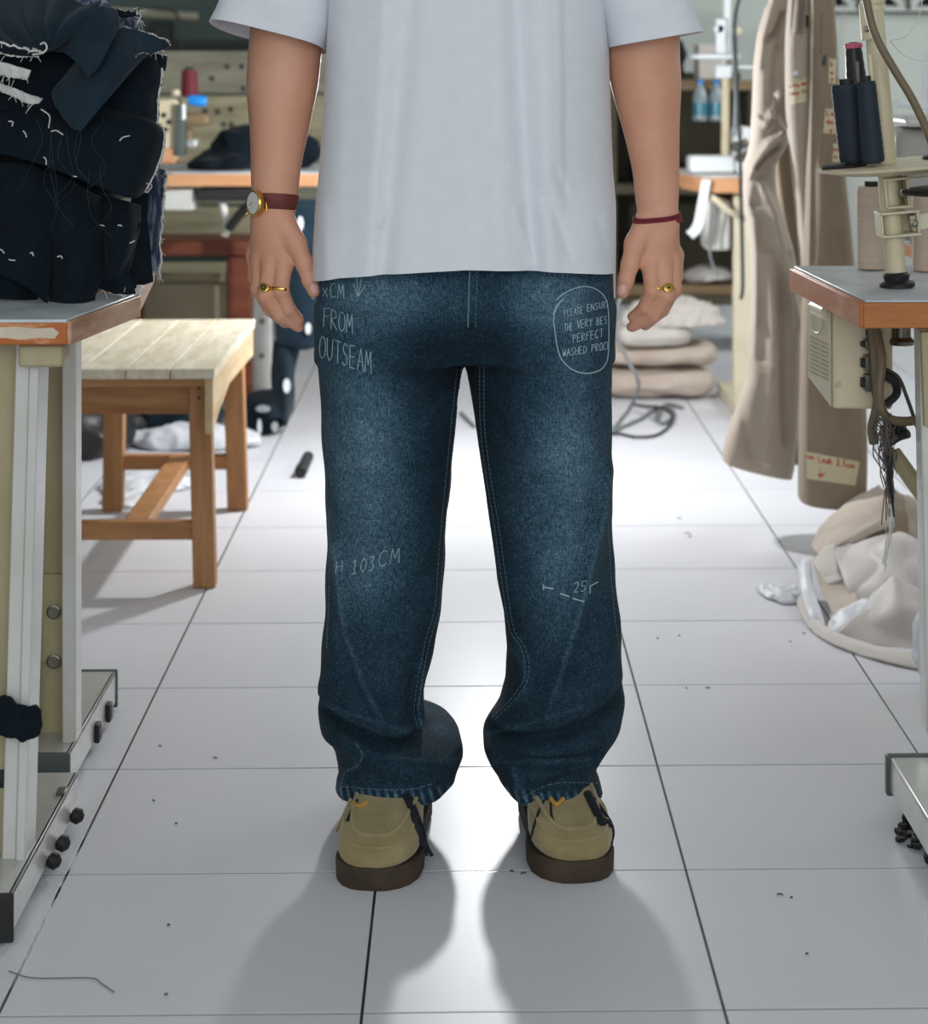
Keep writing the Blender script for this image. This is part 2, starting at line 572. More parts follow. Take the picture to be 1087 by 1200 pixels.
class SDF:
    def __init__(self, lo, hi, h):
        self.lo = np.array(lo, dtype=float)
        self.h = h
        n = np.ceil((np.array(hi) - self.lo) / h).astype(int) + 1
        ax = [self.lo[i] + np.arange(n[i]) * h for i in range(3)]
        self.x, self.y, self.z = np.meshgrid(*ax, indexing='ij', sparse=True)
        self.f = np.full(n, 1e3, dtype=np.float64)

    def union(self, d, k=0.0):
        if k <= 0:
            self.f = np.minimum(self.f, d)
        else:
            hh = np.clip(0.5 + 0.5 * (self.f - d) / k, 0, 1)
            self.f = self.f * (1 - hh) + d * hh - k * hh * (1 - hh)

    def _sub(self, lo, hi):
        n = self.f.shape
        a = np.maximum(np.floor((np.array(lo) - self.lo) / self.h).astype(int), 0)
        b = np.minimum(np.ceil((np.array(hi) - self.lo) / self.h).astype(int) + 1, n)
        return tuple(slice(int(p), int(q)) for p, q in zip(a, b))

    def cone(self, a, b, ra, rb, k=0.006, sq=None):
        """Tapered capsule; sq = (dir, factor) squashes along a direction."""
        a = np.array(a, dtype=float)
        b = np.array(b, dtype=float)
        R = max(ra, rb) * 1.3 + k * 2.5
        s = self._sub(np.minimum(a, b) - R, np.maximum(a, b) + R)
        if any(q.stop <= q.start for q in s):
            return
        x = self.x[s[0], :, :] - a[0]
        y = self.y[:, s[1], :] - a[1]
        z = self.z[:, :, s[2]] - a[2]
        d = b - a
        L2 = max(d.dot(d), 1e-12)
        t = np.clip((x * d[0] + y * d[1] + z * d[2]) / L2, 0, 1)
        qx, qy, qz = x - t * d[0], y - t * d[1], z - t * d[2]
        if sq is not None:
            n, fac = np.array(sq[0], dtype=float), sq[1]
            n /= np.linalg.norm(n)
            dn = qx * n[0] + qy * n[1] + qz * n[2]
            e = (fac - 1.0)
            qx, qy, qz = qx + n[0] * dn * e, qy + n[1] * dn * e, qz + n[2] * dn * e
        dist = np.sqrt(qx * qx + qy * qy + qz * qz) - (ra + (rb - ra) * t)
        cur = self.f[s]
        if k > 0:
            hh = np.clip(0.5 + 0.5 * (cur - dist) / k, 0, 1)
            self.f[s] = cur * (1 - hh) + dist * hh - k * hh * (1 - hh)
        else:
            self.f[s] = np.minimum(cur, dist)

    def ell(self, c, r, k=0.01):
        d = (np.sqrt(((self.x - c[0]) / r[0]) ** 2 + ((self.y - c[1]) / r[1]) ** 2 + ((self.z - c[2]) / r[2]) ** 2) - 1) * min(r)
        self.union(d, k)

    def mesh(self):
        return surface_nets(self.f, self.lo, self.h)


def smooth_np(v, q, it=2, lam=0.5):
    n = len(v)
    e = np.concatenate([q[:, [0, 1]], q[:, [1, 2]], q[:, [2, 3]], q[:, [3, 0]]])
    deg = np.bincount(e[:, 0], minlength=n) + np.bincount(e[:, 1], minlength=n)
    for _ in range(it):
        acc = np.zeros_like(v)
        for ax in range(3):
            acc[:, ax] = np.bincount(e[:, 0], weights=v[e[:, 1], ax], minlength=n) + np.bincount(e[:, 1], weights=v[e[:, 0], ax], minlength=n)
        v = v + lam * (acc / np.maximum(deg, 1)[:, None] - v)
    return v


def crumple_heap(name, ells, m, parent, h=0.012, amp=0.02, sc=9.0, seed=1.0, floor=None, k=0.03, origin=None):
    """A crumpled cloth lump: smooth union of ellipsoids, creased along its normals."""
    E = np.array([[*c, *r] for c, r in ells])
    lo = (E[:, :3] - E[:, 3:]).min(0) - 0.05
    hi = (E[:, :3] + E[:, 3:]).max(0) + 0.05
    s = SDF(lo, hi, h)
    for c, r in ells:
        s.ell(c, r, k)
    if floor is not None:
        s.f = np.maximum(s.f, floor - s.z)
    v, q = s.mesh()
    n = vnormals(v, q)
    d = np.array([0.65 * (ridged(p, sc, seed) - 0.5) + 0.35 * ridged(p, sc * 2.1, seed + 3) - 0.15 for p in v])
    v = v + n * (d * amp)[:, None]
    if floor is not None:
        v[:, 2] = np.maximum(v[:, 2], floor)
    org = np.array(origin) if origin is not None else np.array(root_loc(parent))
    me = np_mesh(name, v - org, q)
    return finish_np(me, name, m, parent, origin)


def finish_np(me, name, m, parent, origin=None):
    me.materials.append(m)
    o = bpy.data.objects.new(name, me)
    COL.objects.link(o)
    if parent:
        o.parent = parent
    elif origin is not None:
        o.location = origin
    return o


def vnormals(v, q):
    fn = np.cross(v[q[:, 2]] - v[q[:, 0]], v[q[:, 3]] - v[q[:, 1]])
    n = np.zeros_like(v)
    for i in range(4):
        for ax in range(3):
            n[:, ax] += np.bincount(q[:, i], weights=fn[:, ax], minlength=len(v))
    return n / np.maximum(np.linalg.norm(n, axis=1), 1e-12)[:, None]


# handwriting: each letter is a list of strokes on a 0..1 box, y up
GL = {
    'A': [[(0, 0), (.5, 1), (1, 0)], [(.2, .4), (.8, .4)]], 'B': [[(0, 0), (0, 1), (.7, .9), (.7, .6), (0, .5), (.8, .4), (.8, .1), (0, 0)]],
    'C': [[(.9, .9), (.5, 1), (.1, .75), (0, .4), (.2, .05), (.6, 0), (.9, .15)]], 'D': [[(0, 0), (0, 1), (.6, .9), (.9, .5), (.6, .1), (0, 0)]],
    'E': [[(.8, 1), (0, 1), (0, 0), (.8, 0)], [(0, .5), (.7, .5)]], 'F': [[(.9, 1), (.05, .95), (0, 0)], [(0, .55), (.7, .6)]],
    'H': [[(0, 0), (0, 1)], [(.9, 0), (.9, 1)], [(0, .5), (.9, .5)]], 'I': [[(.5, 0), (.5, 1)], [(.2, 0), (.8, 0)], [(.2, 1), (.8, 1)]],
    'L': [[(.1, 1), (0, 0), (.8, .05)]], 'M': [[(0, 0), (.15, 1), (.5, .35), (.85, 1), (1, 0)]], 'N': [[(0, 0), (0, 1), (.9, 0), (.9, 1)]],
    'O': [[(.5, 1), (.15, .85), (0, .45), (.15, .1), (.5, 0), (.85, .15), (1, .55), (.85, .88), (.5, 1)]],
    'P': [[(0, 0), (0, 1), (.7, .9), (.8, .65), (0, .48)]], 'R': [[(0, 0), (0, 1), (.7, .9), (.75, .62), (0, .5), (.9, 0)]],
    'S': [[(.85, .9), (.4, 1), (.1, .78), (.3, .55), (.75, .42), (.8, .12), (.4, 0), (0, .12)]], 'T': [[(0, 1), (1, 1)], [(.5, 1), (.5, 0)]],
    'U': [[(0, 1), (.05, .25), (.4, 0), (.8, .2), (.9, 1)]], 'V': [[(0, 1), (.5, 0), (1, 1)]], 'W': [[(0, 1), (.25, 0), (.5, .7), (.75, 0), (1, 1)]],
    'Y': [[(0, 1), (.5, .5), (1, 1)], [(.5, .5), (.4, 0)]], '0': [[(.5, 1), (.1, .7), (.1, .3), (.5, 0), (.9, .3), (.9, .7), (.5, 1)]],
    '1': [[(.2, .8), (.5, 1), (.5, 0)], [(.1, 0), (.9, 0)]], '2': [[(0, .8), (.4, 1), (.8, .8), (.6, .45), (0, 0), (.9, 0)]],
    '3': [[(.1, 1), (.8, 1), (.4, .6), (.85, .35), (.5, 0), (0, .1)]], '5': [[(.9, 1), (.2, 1), (.15, .55), (.7, .55), (.8, .2), (.4, 0), (0, .1)]],
    'x': [[(0, .6), (.8, 0)], [(0, 0), (.8, .6)]],
    'a': [[(.7, .5), (.2, .55), (0, .25), (.25, 0), (.65, .2), (.7, .5), (.8, 0)]], 'c': [[(.8, .5), (.3, .6), (0, .3), (.3, 0), (.8, .1)]],
    'e': [[(0, .3), (.7, .35), (.5, .6), (.1, .5), (0, .2), (.3, 0), (.8, .1)]], 'h': [[(0, 1), (0, 0)], [(0, .4), (.4, .6), (.7, .4), (.7, 0)]],
    'i': [[(.4, .55), (.4, 0)]], 'k': [[(0, 1), (0, 0)], [(.7, .6), (0, .3), (.7, 0)]], 'l': [[(.3, 1), (.3, .1), (.6, 0)]],
    'm': [[(0, 0), (0, .6), (.3, .55), (.45, 0)], [(.45, .4), (.7, .6), (.9, .4), (.95, 0)]], 'n': [[(0, 0), (0, .6)], [(0, .4), (.4, .6), (.7, .4), (.7, 0)]],
    'o': [[(.4, .6), (0, .3), (.4, 0), (.8, .3), (.4, .6)]], 'r': [[(0, 0), (0, .6)], [(0, .4), (.6, .6)]], 's': [[(.7, .55), (.2, .6), (.2, .35), (.7, .25), (.5, 0), (0, .05)]],
    't': [[(.4, .95), (.4, .1), (.7, 0)], [(0, .6), (.8, .6)]], 'w': [[(0, .6), (.2, 0), (.45, .5), (.7, 0), (.9, .6)]], ',': [[(.3, .1), (.1, -.2)]], 'u': [[(0, .6), (.1, .1), (.5, 0), (.7, .6), (.8, 0)]],
    'd': [[(.7, .5), (.2, .55), (0, .25), (.3, 0), (.7, .2), (.7, 1), (.75, 0)]], 'p': [[(0, -.35), (0, .6), (.5, .55), (.7, .3), (.4, 0), (0, .1)]],
}


def strokes(text, o, adv, up, wfrac=0.78):
    """Polylines in 2-D: text from o, one advance vector per letter, up the letter height vector."""
    out = []
    for i, ch in enumerate(text):
        if ch == ' ':
            continue
        for st in GL[ch]:
            out.append([(o[0] + adv[0] * (i + x * wfrac) + up[0] * y, o[1] + adv[1] * (i + x * wfrac) + up[1] * y) for x, y in st])
    return out


def densify(pl, step):
    out = [pl[0]]
    for a, b in zip(pl[:-1], pl[1:]):
        n = max(1, int(math.hypot(b[0] - a[0], b[1] - a[1]) / step))
        for i in range(1, n + 1):
            out.append((a[0] + (b[0] - a[0]) * i / n, a[1] + (b[1] - a[1]) * i / n))
    return out


CAMP = Vector((0, 0, H))


def sheet_on(bvh, quad, n=10, lift=0.0015):
    """Small sheet laid on a surface; quad = photo pixels of its four corners (tl, tr, br, bl)."""
    tl, tr, br, bl = [Vector((a, b, 0)) for a, b in quad]
    grid = []
    last = None
    for i in range(n):
        row = []
        for j in range(n):
            u, v = j / (n - 1), i / (n - 1)
            q = tl.lerp(tr, u).lerp(bl.lerp(br, u), v)
            d = (P(q.x, q.y, 3.0) - CAMP).normalized()
            loc, nor, k, dist = bvh.ray_cast(CAMP, d)
            if loc is None:
                loc = CAMP + d * (last if last else 4.3)
            else:
                last = dist
            row.append(loc - d * lift)
        grid.append(row)
    m = MB()
    vs = [p for r in grid for p in r]
    m.add(vs, [(i * n + j, i * n + j + 1, (i + 1) * n + j + 1, (i + 1) * n + j) for i in range(n - 1) for j in range(n - 1)])
    return m


def wrap(bvh, c, ax, n=40, lift=0.001, far=0.08):
    """Ring that hugs a limb round centre c in the plane across ax."""
    ax = Vector(ax).normalized()
    u = (Vector((1, 0, 0)) - ax * ax.x).normalized()
    v = ax.cross(u)
    out = []
    rl = 0.03
    for k in range(n):
        d = u * math.cos(2 * PI * k / n) + v * math.sin(2 * PI * k / n)
        hit = bvh.ray_cast(Vector(c), d, far)
        if hit[0] is not None:
            rl = hit[3]
        out.append(rl)
    out = [(out[k - 1] + 2 * out[k] + out[(k + 1) % n]) / 4 for k in range(n)]
    return [Vector(c) + (u * math.cos(2 * PI * k / n) + v * math.sin(2 * PI * k / n)) * (out[k] + lift) for k in range(n)]


def project(bvh, pl, lift=0.0006, step=2.0):
    """Lay a line drawn in photo pixels on to a surface; returns lists of 3-D points (split where it leaves the surface)."""
    segs, cur = [], []
    for px, py in densify(pl, step):
        d = (P(px, py, 3.0) - CAMP).normalized()
        loc, nor, i, dist = bvh.ray_cast(CAMP, d)
        if loc is None:
            if len(cur) > 1:
                segs.append(cur)
            cur = []
            continue
        if nor.dot(d) > 0:
            nor = -nor
        q = loc + nor * lift
        if cur and (q - cur[-1]).length > 0.03:
            if len(cur) > 1:
                segs.append(cur)
            cur = []
        cur.append(q)
    if len(cur) > 1:
        segs.append(cur)
    return segs
#@@PART2

# ================================================================== THE SETTING
GX = FL(803, 1018).x
GY = FL(543, 1021).y
TS = 0.4


def tile_floor_material():
    m = bpy.data.materials.new('tiled_floor_base')
    m.use_nodes = True
    nt = m.node_tree
    b = nt.nodes['Principled BSDF']
    b.inputs['Roughness'].default_value = 0.2
    tc = nt.nodes.new('ShaderNodeTexCoord')
    mp = nt.nodes.new('ShaderNodeMapping')
    mp.inputs['Location'].default_value = (-GX + 40 * TS, -GY + 40 * TS, 0)
    br = nt.nodes.new('ShaderNodeTexBrick')
    br.offset = 0.0
    br.inputs['Scale'].default_value = 1.0
    br.inputs['Brick Width'].default_value = TS
    br.inputs['Row Height'].default_value = TS
    br.inputs['Mortar Size'].default_value = 0.0034
    br.inputs['Color1'].default_value = srgb(212, 212, 216)
    br.inputs['Color2'].default_value = srgb(216, 216, 220)
    br.inputs['Mortar'].default_value = srgb(42, 40, 38)
    nt.links.new(tc.outputs['Object'], mp.inputs[0])
    nt.links.new(mp.outputs[0], br.inputs['Vector'])
    nt.links.new(br.outputs['Color'], b.inputs['Base Color'])
    return m


mb = MB().box((0, 3.3, -0.0508), (6.6, 11.8, 0.10))
floor = tag(mb.build('floor', tile_floor_material()), kind='structure')
# tiles in view, each its own piece sharing one mesh
g = 0.0017
tm = MB()
a, b2 = g, TS - g
e = 0.0004
tv = [(a, a, -.0008), (b2, a, -.0008), (b2, b2, -.0008), (a, b2, -.0008),
      (a, a, -e), (b2, a, -e), (b2, b2, -e), (a, b2, -e),
      (a + e, a + e, 0), (b2 - e, a + e, 0), (b2 - e, b2 - e, 0), (a + e, b2 - e, 0)]
tf = [(0, 1, 5, 4), (1, 2, 6, 5), (2, 3, 7, 6), (3, 0, 4, 7), (4, 5, 9, 8), (5, 6, 10, 9), (6, 7, 11, 10), (7, 4, 8, 11), (8, 9, 10, 11)]
tile0 = MB().add(tv, tf).build('floor_tile', M_TILE, floor, sharp=20)
first = True
for j in range(-2, 16):
    y0 = GY + j * TS
    for i in range(-7, 7):
        x0 = GX + i * TS
        lim = 0.236 * (y0 + TS) + 0.06
        if x0 > lim or x0 + TS < -lim:
            continue
        if first:
            o = tile0
            first = False
        else:
            o = tile0.copy()
            COL.objects.link(o)
        o.parent = floor
        o.location = (x0, y0, random.uniform(-0.0001, 0.0001))

WB = 9.0
tag(MB().box((1.5, WB + 0.06, 1.5), (3.6, 0.12, 3.0)).build('wall_back', M_WALL), kind='structure')
wallb = bpy.data.objects['wall_back']
# dark green painted partition at the back left
tag(MB().box((-1.9, 8.66, 1.5), (3.2, 0.1, 3.0)).build('wall_left_back', M_WALLD), kind='structure')
bz = P(240, 54, 8.58).z
tag(MB().box((-1.9, 8.57, bz), (3.2, 0.06, 0.05)).build('trim_1', M_BEAM, bevel=0.004), kind='structure')
tag(MB().box((-3.26, 3.3, 1.5), (0.08, 11.8, 3.0)).build('wall_left', M_WALL), kind='structure')
tag(MB().box((3.26, 3.3, 1.5), (0.08, 11.8, 3.0)).build('wall_right', M_WALL), kind='structure')
tag(MB().box((0, 3.3, 3.05), (6.6, 11.8, 0.1)).build('ceiling', M_CEIL), kind='structure')

# row of pierced vent blocks along the back wall
vz = P(1000, 16, WB).z
x = P(945, 10, WB).x
dark = MB().box((x + 0.55, WB - 0.004, vz + 0.125), (1.1, 0.006, 0.25)).build('vent_dark_panel', M_DARKHOLE, wallb)  # flat dark sheet on the wall stands for shade in the holes
k = 0
while k < 5:
    m = MB()
    cx, cz = x + 0.11 + k * 0.215, vz + 0.125
    s = 0.105
    for dx, dz, w2, h2 in ((0, s, .21, .022), (0, -s, .21, .022), (s, 0, .022, .21), (-s, 0, .022, .21)):
        m.box((cx + dx, WB - 0.022, cz + dz), (w2, 0.036, h2))
    for sg in (1, -1):
        m.bar((cx - .095, WB - .02, cz - sg * .095), (cx + .095, WB - .02, cz + sg * .095), 0.020, 0.03)
    m.bar((cx - .1, WB - .02, cz), (cx + .1, WB - .02, cz), 0.010, 0.028)
    m.bar((cx, WB - .02, cz - .1), (cx, WB - .02, cz + .1), 0.010, 0.028, up=(0, 1, 0))
    m.lathe([(.022, 0), (.022, .03)], (cx, WB - .035, cz), (0, 1, 0), 12)
    m.build('vent_block', M_WALL, wallb)
    k += 1

# ceiling tube lamps (out of frame; they give the streaks on the glazed floor)
M_TUBE = mat('lit_fluorescent_tube', (0.95, 0.98, 1.0, 1), 0.4, emit=9.0)
for i, (lx, ly, lab) in enumerate(((-1.42, 7.7, 'hanging fluorescent tube lamp over the left back bench'),
                                   (1.15, 7.4, 'hanging fluorescent tube lamp over the right back bench'))):
    t = thing('tube_lamp', (lx, ly, 2.35), lab, 'lamp')
    MB().box((lx, ly, 2.37), (0.07, 1.25, 0.05)).build('lamp_housing', M_WHITEMET, t, bevel=0.008)
    MB().tube([(lx, ly - .58, 2.325), (lx, ly + .58, 2.325)], 0.014, 10).build('lamp_tube', M_TUBE, t)
    for sy in (-.5, .5):
        MB().tube([(lx, ly + sy, 2.39), (lx, ly + sy, 3.0)], 0.004, 6).build('hanging_rod', M_GREYMET, t)


# ================================================================== WORK TABLES, LEFT FOREGROUND
def c_post(m, x0, x1, y0, y1, z0, z1, lean=0.0):
    """Channel-section post open to the front."""
    def bx(a0, a1, b0, b1):
        vs = []
        for z, dx in ((z0, 0.0), (z1, lean)):
            vs += [(a0 + dx, b0, z), (a1 + dx, b0, z), (a1 + dx, b1, z), (a0 + dx, b1, z)]
        m.add(vs, [(0, 3, 2, 1), (4, 5, 6, 7), (0, 1, 5, 4), (1, 2, 6, 5), (2, 3, 7, 6), (3, 0, 4, 7)])
    return bx


tA = thing('work_table', (-0.75, 2.6, 0), 'sewing work table with chipped plywood edge under the dark cloth pile', 'table', 'work tables')
za = 0.735
c1, c2 = P(78, 375, 2.55), P(160, 345, 2.83)
poly = [Vector((c1.x, 2.55, za)), Vector((c2.x, 2.83, za)), Vector((-1.25, 2.83, za)), Vector((-1.25, 2.55, za))]
top = MB().prism([Vector((p.x, p.y, za - 0.031)) for p in poly], (0, 0, 0.027)).build('tabletop', M_CHIP, tA, bevel=0.002)
MB().prism([Vector((p.x, p.y, za - 0.004)) for p in poly], (0, 0, 0.004)).build('laminate_sheet', M_LAMTOP, tA, bevel=0.001)
ca, cb2 = P(-10, 389.5, 2.549), P(66, 391, 2.549)
mch = MB()
edge = [(-12, 384), (20, 383), (40, 385), (62, 384), (69, 390), (64, 397), (45, 396), (22, 398), (5, 396), (-12, 397)]
mch.prism([P(a, b, 2.5492) for a, b in edge], (0, .002, 0)).build('chipped_patch', M_CHIPIN, tA)
d = (c2 - c1).normalized()
nrm = Vector((d.y, -d.x, 0))
MB().bar(Vector((c1.x, c1.y, za - 0.0165)) + nrm * 0.003, Vector((c2.x, c2.y, za - 0.0165)) + nrm * 0.003, 0.006, 0.029, side=nrm).build('edge_band', M_EDGEWOOD, tA, bevel=0.0015)
# near post: web at the back, its shade put into an olive colour, white lips to the front
xr0, xr1 = P(33, 985, 2.62).x, P(51, 420, 2.62).x
ln = xr1 - xr0
m = MB()
bx = c_post(m, 0, 0, 0, 0, 0.012, 0.70, ln)
bx(xr0 - 0.10, xr0 - 0.012, 2.625, 2.632)
m.build('leg_web', M_OLIVE, tA)
m = MB()
bx = c_post(m, 0, 0, 0, 0, 0.012, 0.70, ln)
bx(xr0 - 0.012, xr0, 2.595, 2.66)
bx(xr0 - 0.030, xr0 - 0.012, 2.600, 2.607)
m.build('leg', M_WHITEMET, tA, bevel=0.002)
bracket = MB().box(P(52, 414, 2.60), (0.055, 0.05, 0.028)).build('leg_bracket', M_OLIVE, tA, bevel=0.004)
MB().lathe([(0.011, 0), (0.011, .004), (0.006, .006)], P(3, 912, 2.62), (0, -1, 0), 14).build('bolt', M_RUBBER, tA)


def channel_foot(par, xr, y0, y1, z1, wd, capnear, capfar):
    m = MB()
    m.box((xr - wd / 2, (y0 + y1) / 2, z1 - 0.003), (wd, y1 - y0, 0.006))
    m.box((xr - 0.003, (y0 + y1) / 2, z1 / 2 + 0.006), (0.006, y1 - y0, z1 - 0.012))
    m.box((xr - wd + 0.003, (y0 + y1) / 2, z1 / 2 + 0.006), (0.006, y1 - y0, z1 - 0.012))
    m.build('foot_channel', M_GREYMET, par, bevel=0.002)
    for yy, on in ((y0, capnear), (y1, capfar)):
        if on:
            s = -1 if yy == y0 else 1
            MB().box((xr - wd / 2, yy + s * 0.003, z1 / 2 + 0.003), (wd + 0.006, 0.008, z1 - 0.002)).build('end_cap', M_CAP if yy != y0 or on == 1 else M_RUBBER, par, bevel=0.002)


fA = FL(14, 1106)
channel_foot(tA, fA.x, 2.49, 2.915, 0.06, 0.075, 2, 0)
for py_, yy in ((933, 2.86), (960, 2.76), (985, 2.70)):
    b = MB()
    b.lathe([(0.004, 0), (0.010, 0.003), (0.011, 0.012), (0.004, 0.018)], (fA.x + 0.001, yy, 0.022), (1, 0, -0.4), 10)
    b.build('foot_glide', M_RUBBER, tA)
MB().box((fA.x - 0.006, 2.83, 0.062), (0.012, 0.02, 0.008)).build('foot_clip', M_STEEL, tA, bevel=0.001)

tB = thing('work_table', (-0.75, 3.1, 0), 'second work table behind the chipped one, white channel leg with two bolts', 'table', 'work tables')
cB0, cB1 = P(164, 330, 2.86), P(181, 316, 3.26)
poly = [Vector((cB0.x, 2.86, za)), Vector((cB1.x, 3.26, za)), Vector((-1.25, 3.26, za)), Vector((-1.25, 2.86, za))]
MB().prism([Vector((p.x, p.y, za - 0.03)) for p in poly], (0, 0, 0.03)).build('tabletop', M_EDGEWOOD, tB, bevel=0.002)
Yp = 3.07
xl, xm, xr = P(46, 600, Yp).x, P(78, 600, Yp).x, P(94, 600, Yp).x
m = MB()
m.box(((xl + xm) / 2, Yp + 0.01, 0.385), (xm - xl, 0.006, 0.65))
m.build('leg_web', M_OLIVE, tB)  # shade inside the channel put into the olive colour
m = MB()
m.box(((xm + xr) / 2, Yp - 0.012, 0.385), (xr - xm, 0.05, 0.65))
m.box((xl - 0.004, Yp - 0.012, 0.385), (0.008, 0.05, 0.65))
m.build('leg', M_WHITEMET, tB, bevel=0.003)
pz = P(60, 725, Yp).z
MB().box(((xl + xm) / 2, Yp + 0.004, pz), (xm - xl, 0.006, 0.13)).build('leg_plate', M_OLIVE, tB, bevel=0.002)
for py_ in (717, 775):
    p = P(63, py_, Yp - 0.001)
    b = MB().lathe([(0.0105, 0), (0.0105, .002), (.0075, .003), (.0075, .006), (.003, .006), (.003, .008)], p, (0, -1, 0), 16)
    b.build('bolt', M_STEEL, tB)
fB = FL(133, 842)
channel_foot(tB, fB.x - 0.004, 2.985, 3.385, 0.063, 0.078, 1, 1)
for yy in (3.2, 3.3):
    MB().box((fB.x, yy, 0.024), (0.008, 0.024, 0.028)).build('foot_glide', M_RUBBER, tB, bevel=0.002)
# scrap of navy cloth tied to the near post
t = tag(crumple_heap('cloth_scrap', [(P(-8, 838, 2.585), (.040, .016, .022)), (P(12, 846, 2.58), (.024, .013, .018)), (P(30, 855, 2.58), (.014, .009, .012)), (P(41, 842, 2.585), (.005, .007, .018))],
                     M_NAVY, None, h=0.003, amp=0.008, sc=40, seed=4, k=0.008, origin=P(14, 848, 2.58)),
        'navy cloth scrap tied around the near table leg', 'cloth')

# ================================================================== STOOL
zs = 0.44
fr, br_ = FL(247, 688), FL(285, 597)
sx1 = fr.x + 0.012
sx0 = -0.845
sy0, sy1 = fr.y - 0.035, br_.y + 0.045
st = thing('wooden_stool', (-0.66, 4.55, 0), 'low weathered wooden bench stool standing beside the left work tables', 'stool')
nb = 4
wdt = (sx1 - sx0) / nb
for i in range(nb):
    x0 = sx0 + i * wdt
    jag = random.uniform(-0.006, 0.004)
    m = MB().box((x0 + wdt / 2, (sy0 + sy1) / 2 + jag / 2, zs - 0.010), (wdt - 0.0015, sy1 - sy0 + jag, 0.020))
    m.build('seat_board', M_STOOLTOP, st, bevel=0.002)
MB().box(((sx0 + sx1) / 2, sy0 + 0.012, zs - 0.028), (sx1 - sx0 - .01, 0.018, 0.016)).build('seat_batten', M_STOOLX, st, bevel=0.002)
lw = 0.044
legs = {}
for nm, (lx, ly) in {'fr': (fr.x - 0.012, fr.y + 0.01), 'fl': (sx0 + 0.03, fr.y + 0.01), 'br': (br_.x - 0.012, br_.y), 'bl': (P(133, 597, br_.y).x, br_.y)}.items():
    m = MB()
    inx = -0.018 if nm in ('fr', 'br') else 0.012
    tops = (lx + inx * 0.6, ly + (0.005 if nm[0] == 'f' else -0.01), zs - 0.021)
    m.bar((lx, ly, 0), tops, lw if nm[0] == 'f' else 0.046, 0.045, side=(1, 0, 0))
    m.build('leg', M_STOOL, st, bevel=0.003)
    legs[nm] = (lx, ly)
MB().box(((sx0 + fr.x) / 2 - 0.0, fr.y + 0.012, zs - 0.064), (fr.x - sx0 - 0.05, 0.02, 0.062)).build('front_apron', M_STOOLX, st, bevel=0.002)
MB().box(((sx0 + fr.x) / 2, br_.y - 0.01, zs - 0.05), (fr.x - sx0 - 0.05, 0.02, 0.058)).build('back_apron', M_STOOLX, st, bevel=0.002)
for xx in (sx1 - 0.012, sx0 + 0.012):
    ms = [Vector((xx, sy0 + 0.0, zs - 0.021)), Vector((xx, sy1 - 0.01, zs - 0.021)), Vector((xx, sy1 - 0.01, zs - 0.085)), Vector((xx, sy0 + 0.30, zs - 0.075)), Vector((xx, sy0 + 0.1, zs - 0.105)), Vector((xx, sy0 + 0.0, zs - 0.13))]
    MB().prism([p - Vector((0.008, 0, 0)) for p in ms], (0.016, 0, 0)).build('side_apron', M_STOOLP, st, bevel=0.002)
zf = P(200, 622, fr.y).z
zb = P(200, 541, br_.y).z
MB().box(((legs['fl'][0] + legs['fr'][0]) / 2, fr.y + 0.012, zf), (legs['fr'][0] - legs['fl'][0] - 0.03, 0.03, 0.036)).build('stretcher', M_STOOLX, st, bevel=0.003)
MB().box(((legs['bl'][0] + legs['br'][0]) / 2, br_.y, zb), (legs['br'][0] - legs['bl'][0] - 0.03, 0.03, 0.034)).build('stretcher', M_STOOLX, st, bevel=0.003)
MB().bar((P(157, 612, fr.y).x, fr.y + 0.02, zf + 0.004), (P(212, 541, br_.y).x, br_.y - 0.01, zb + 0.004), 0.05, 0.026, side=(1, 0, 0)).build('stretcher', M_STOOL, st, bevel=0.003)
for dz in (0.03, 0.05):
    MB().lathe([(0.003, 0), (0.003, 0.002)], (fr.x - 0.022, fr.y - 0.0135, zs - dz - 0.01), (0, -1, 0), 8).build('nail_head', M_RUBBER, st)

# ================================================================== RIGHT FOREGROUND: SEWING TABLE
zt = 0.72
q1, q2 = P(1011, 352, 2.88), P(928, 311, 3.36)
zt = q1.z
tR = thing('sewing_table', (0.85, 3.1, 0), 'sewing table with orange lacquered edge and grey laminate top carrying thread stand', 'table', 'sewing tables')
poly = [Vector((q1.x, q1.y, zt)), Vector((1.35, q1.y, zt)), Vector((1.35, q2.y, zt)), Vector((q2.x, q2.y, zt))]
MB().prism([Vector((p.x, p.y, zt - 0.039)) for p in poly], (0, 0, 0.036)).build('tabletop', M_LACQ, tR, bevel=0.002)
MB().prism([Vector((p.x + (0.003 if i in (0, 3) else 0), p.y, zt - 0.003)) for i, p in enumerate(poly)], (0, 0, 0.0035)).build('laminate_sheet', M_LAMTOP, tR, bevel=0.001)
d = (q2 - q1)
d.z = 0
d.normalize()
nrm = Vector((-d.y, d.x, 0))
MB().bar(Vector((q1.x, q1.y, zt - 0.021)) + nrm * 0.002, Vector((q2.x, q2.y, zt - 0.021)) + nrm * 0.002, 0.005, 0.035, side=nrm).build('edge_band', M_LACQ2, tR, bevel=0.0015)
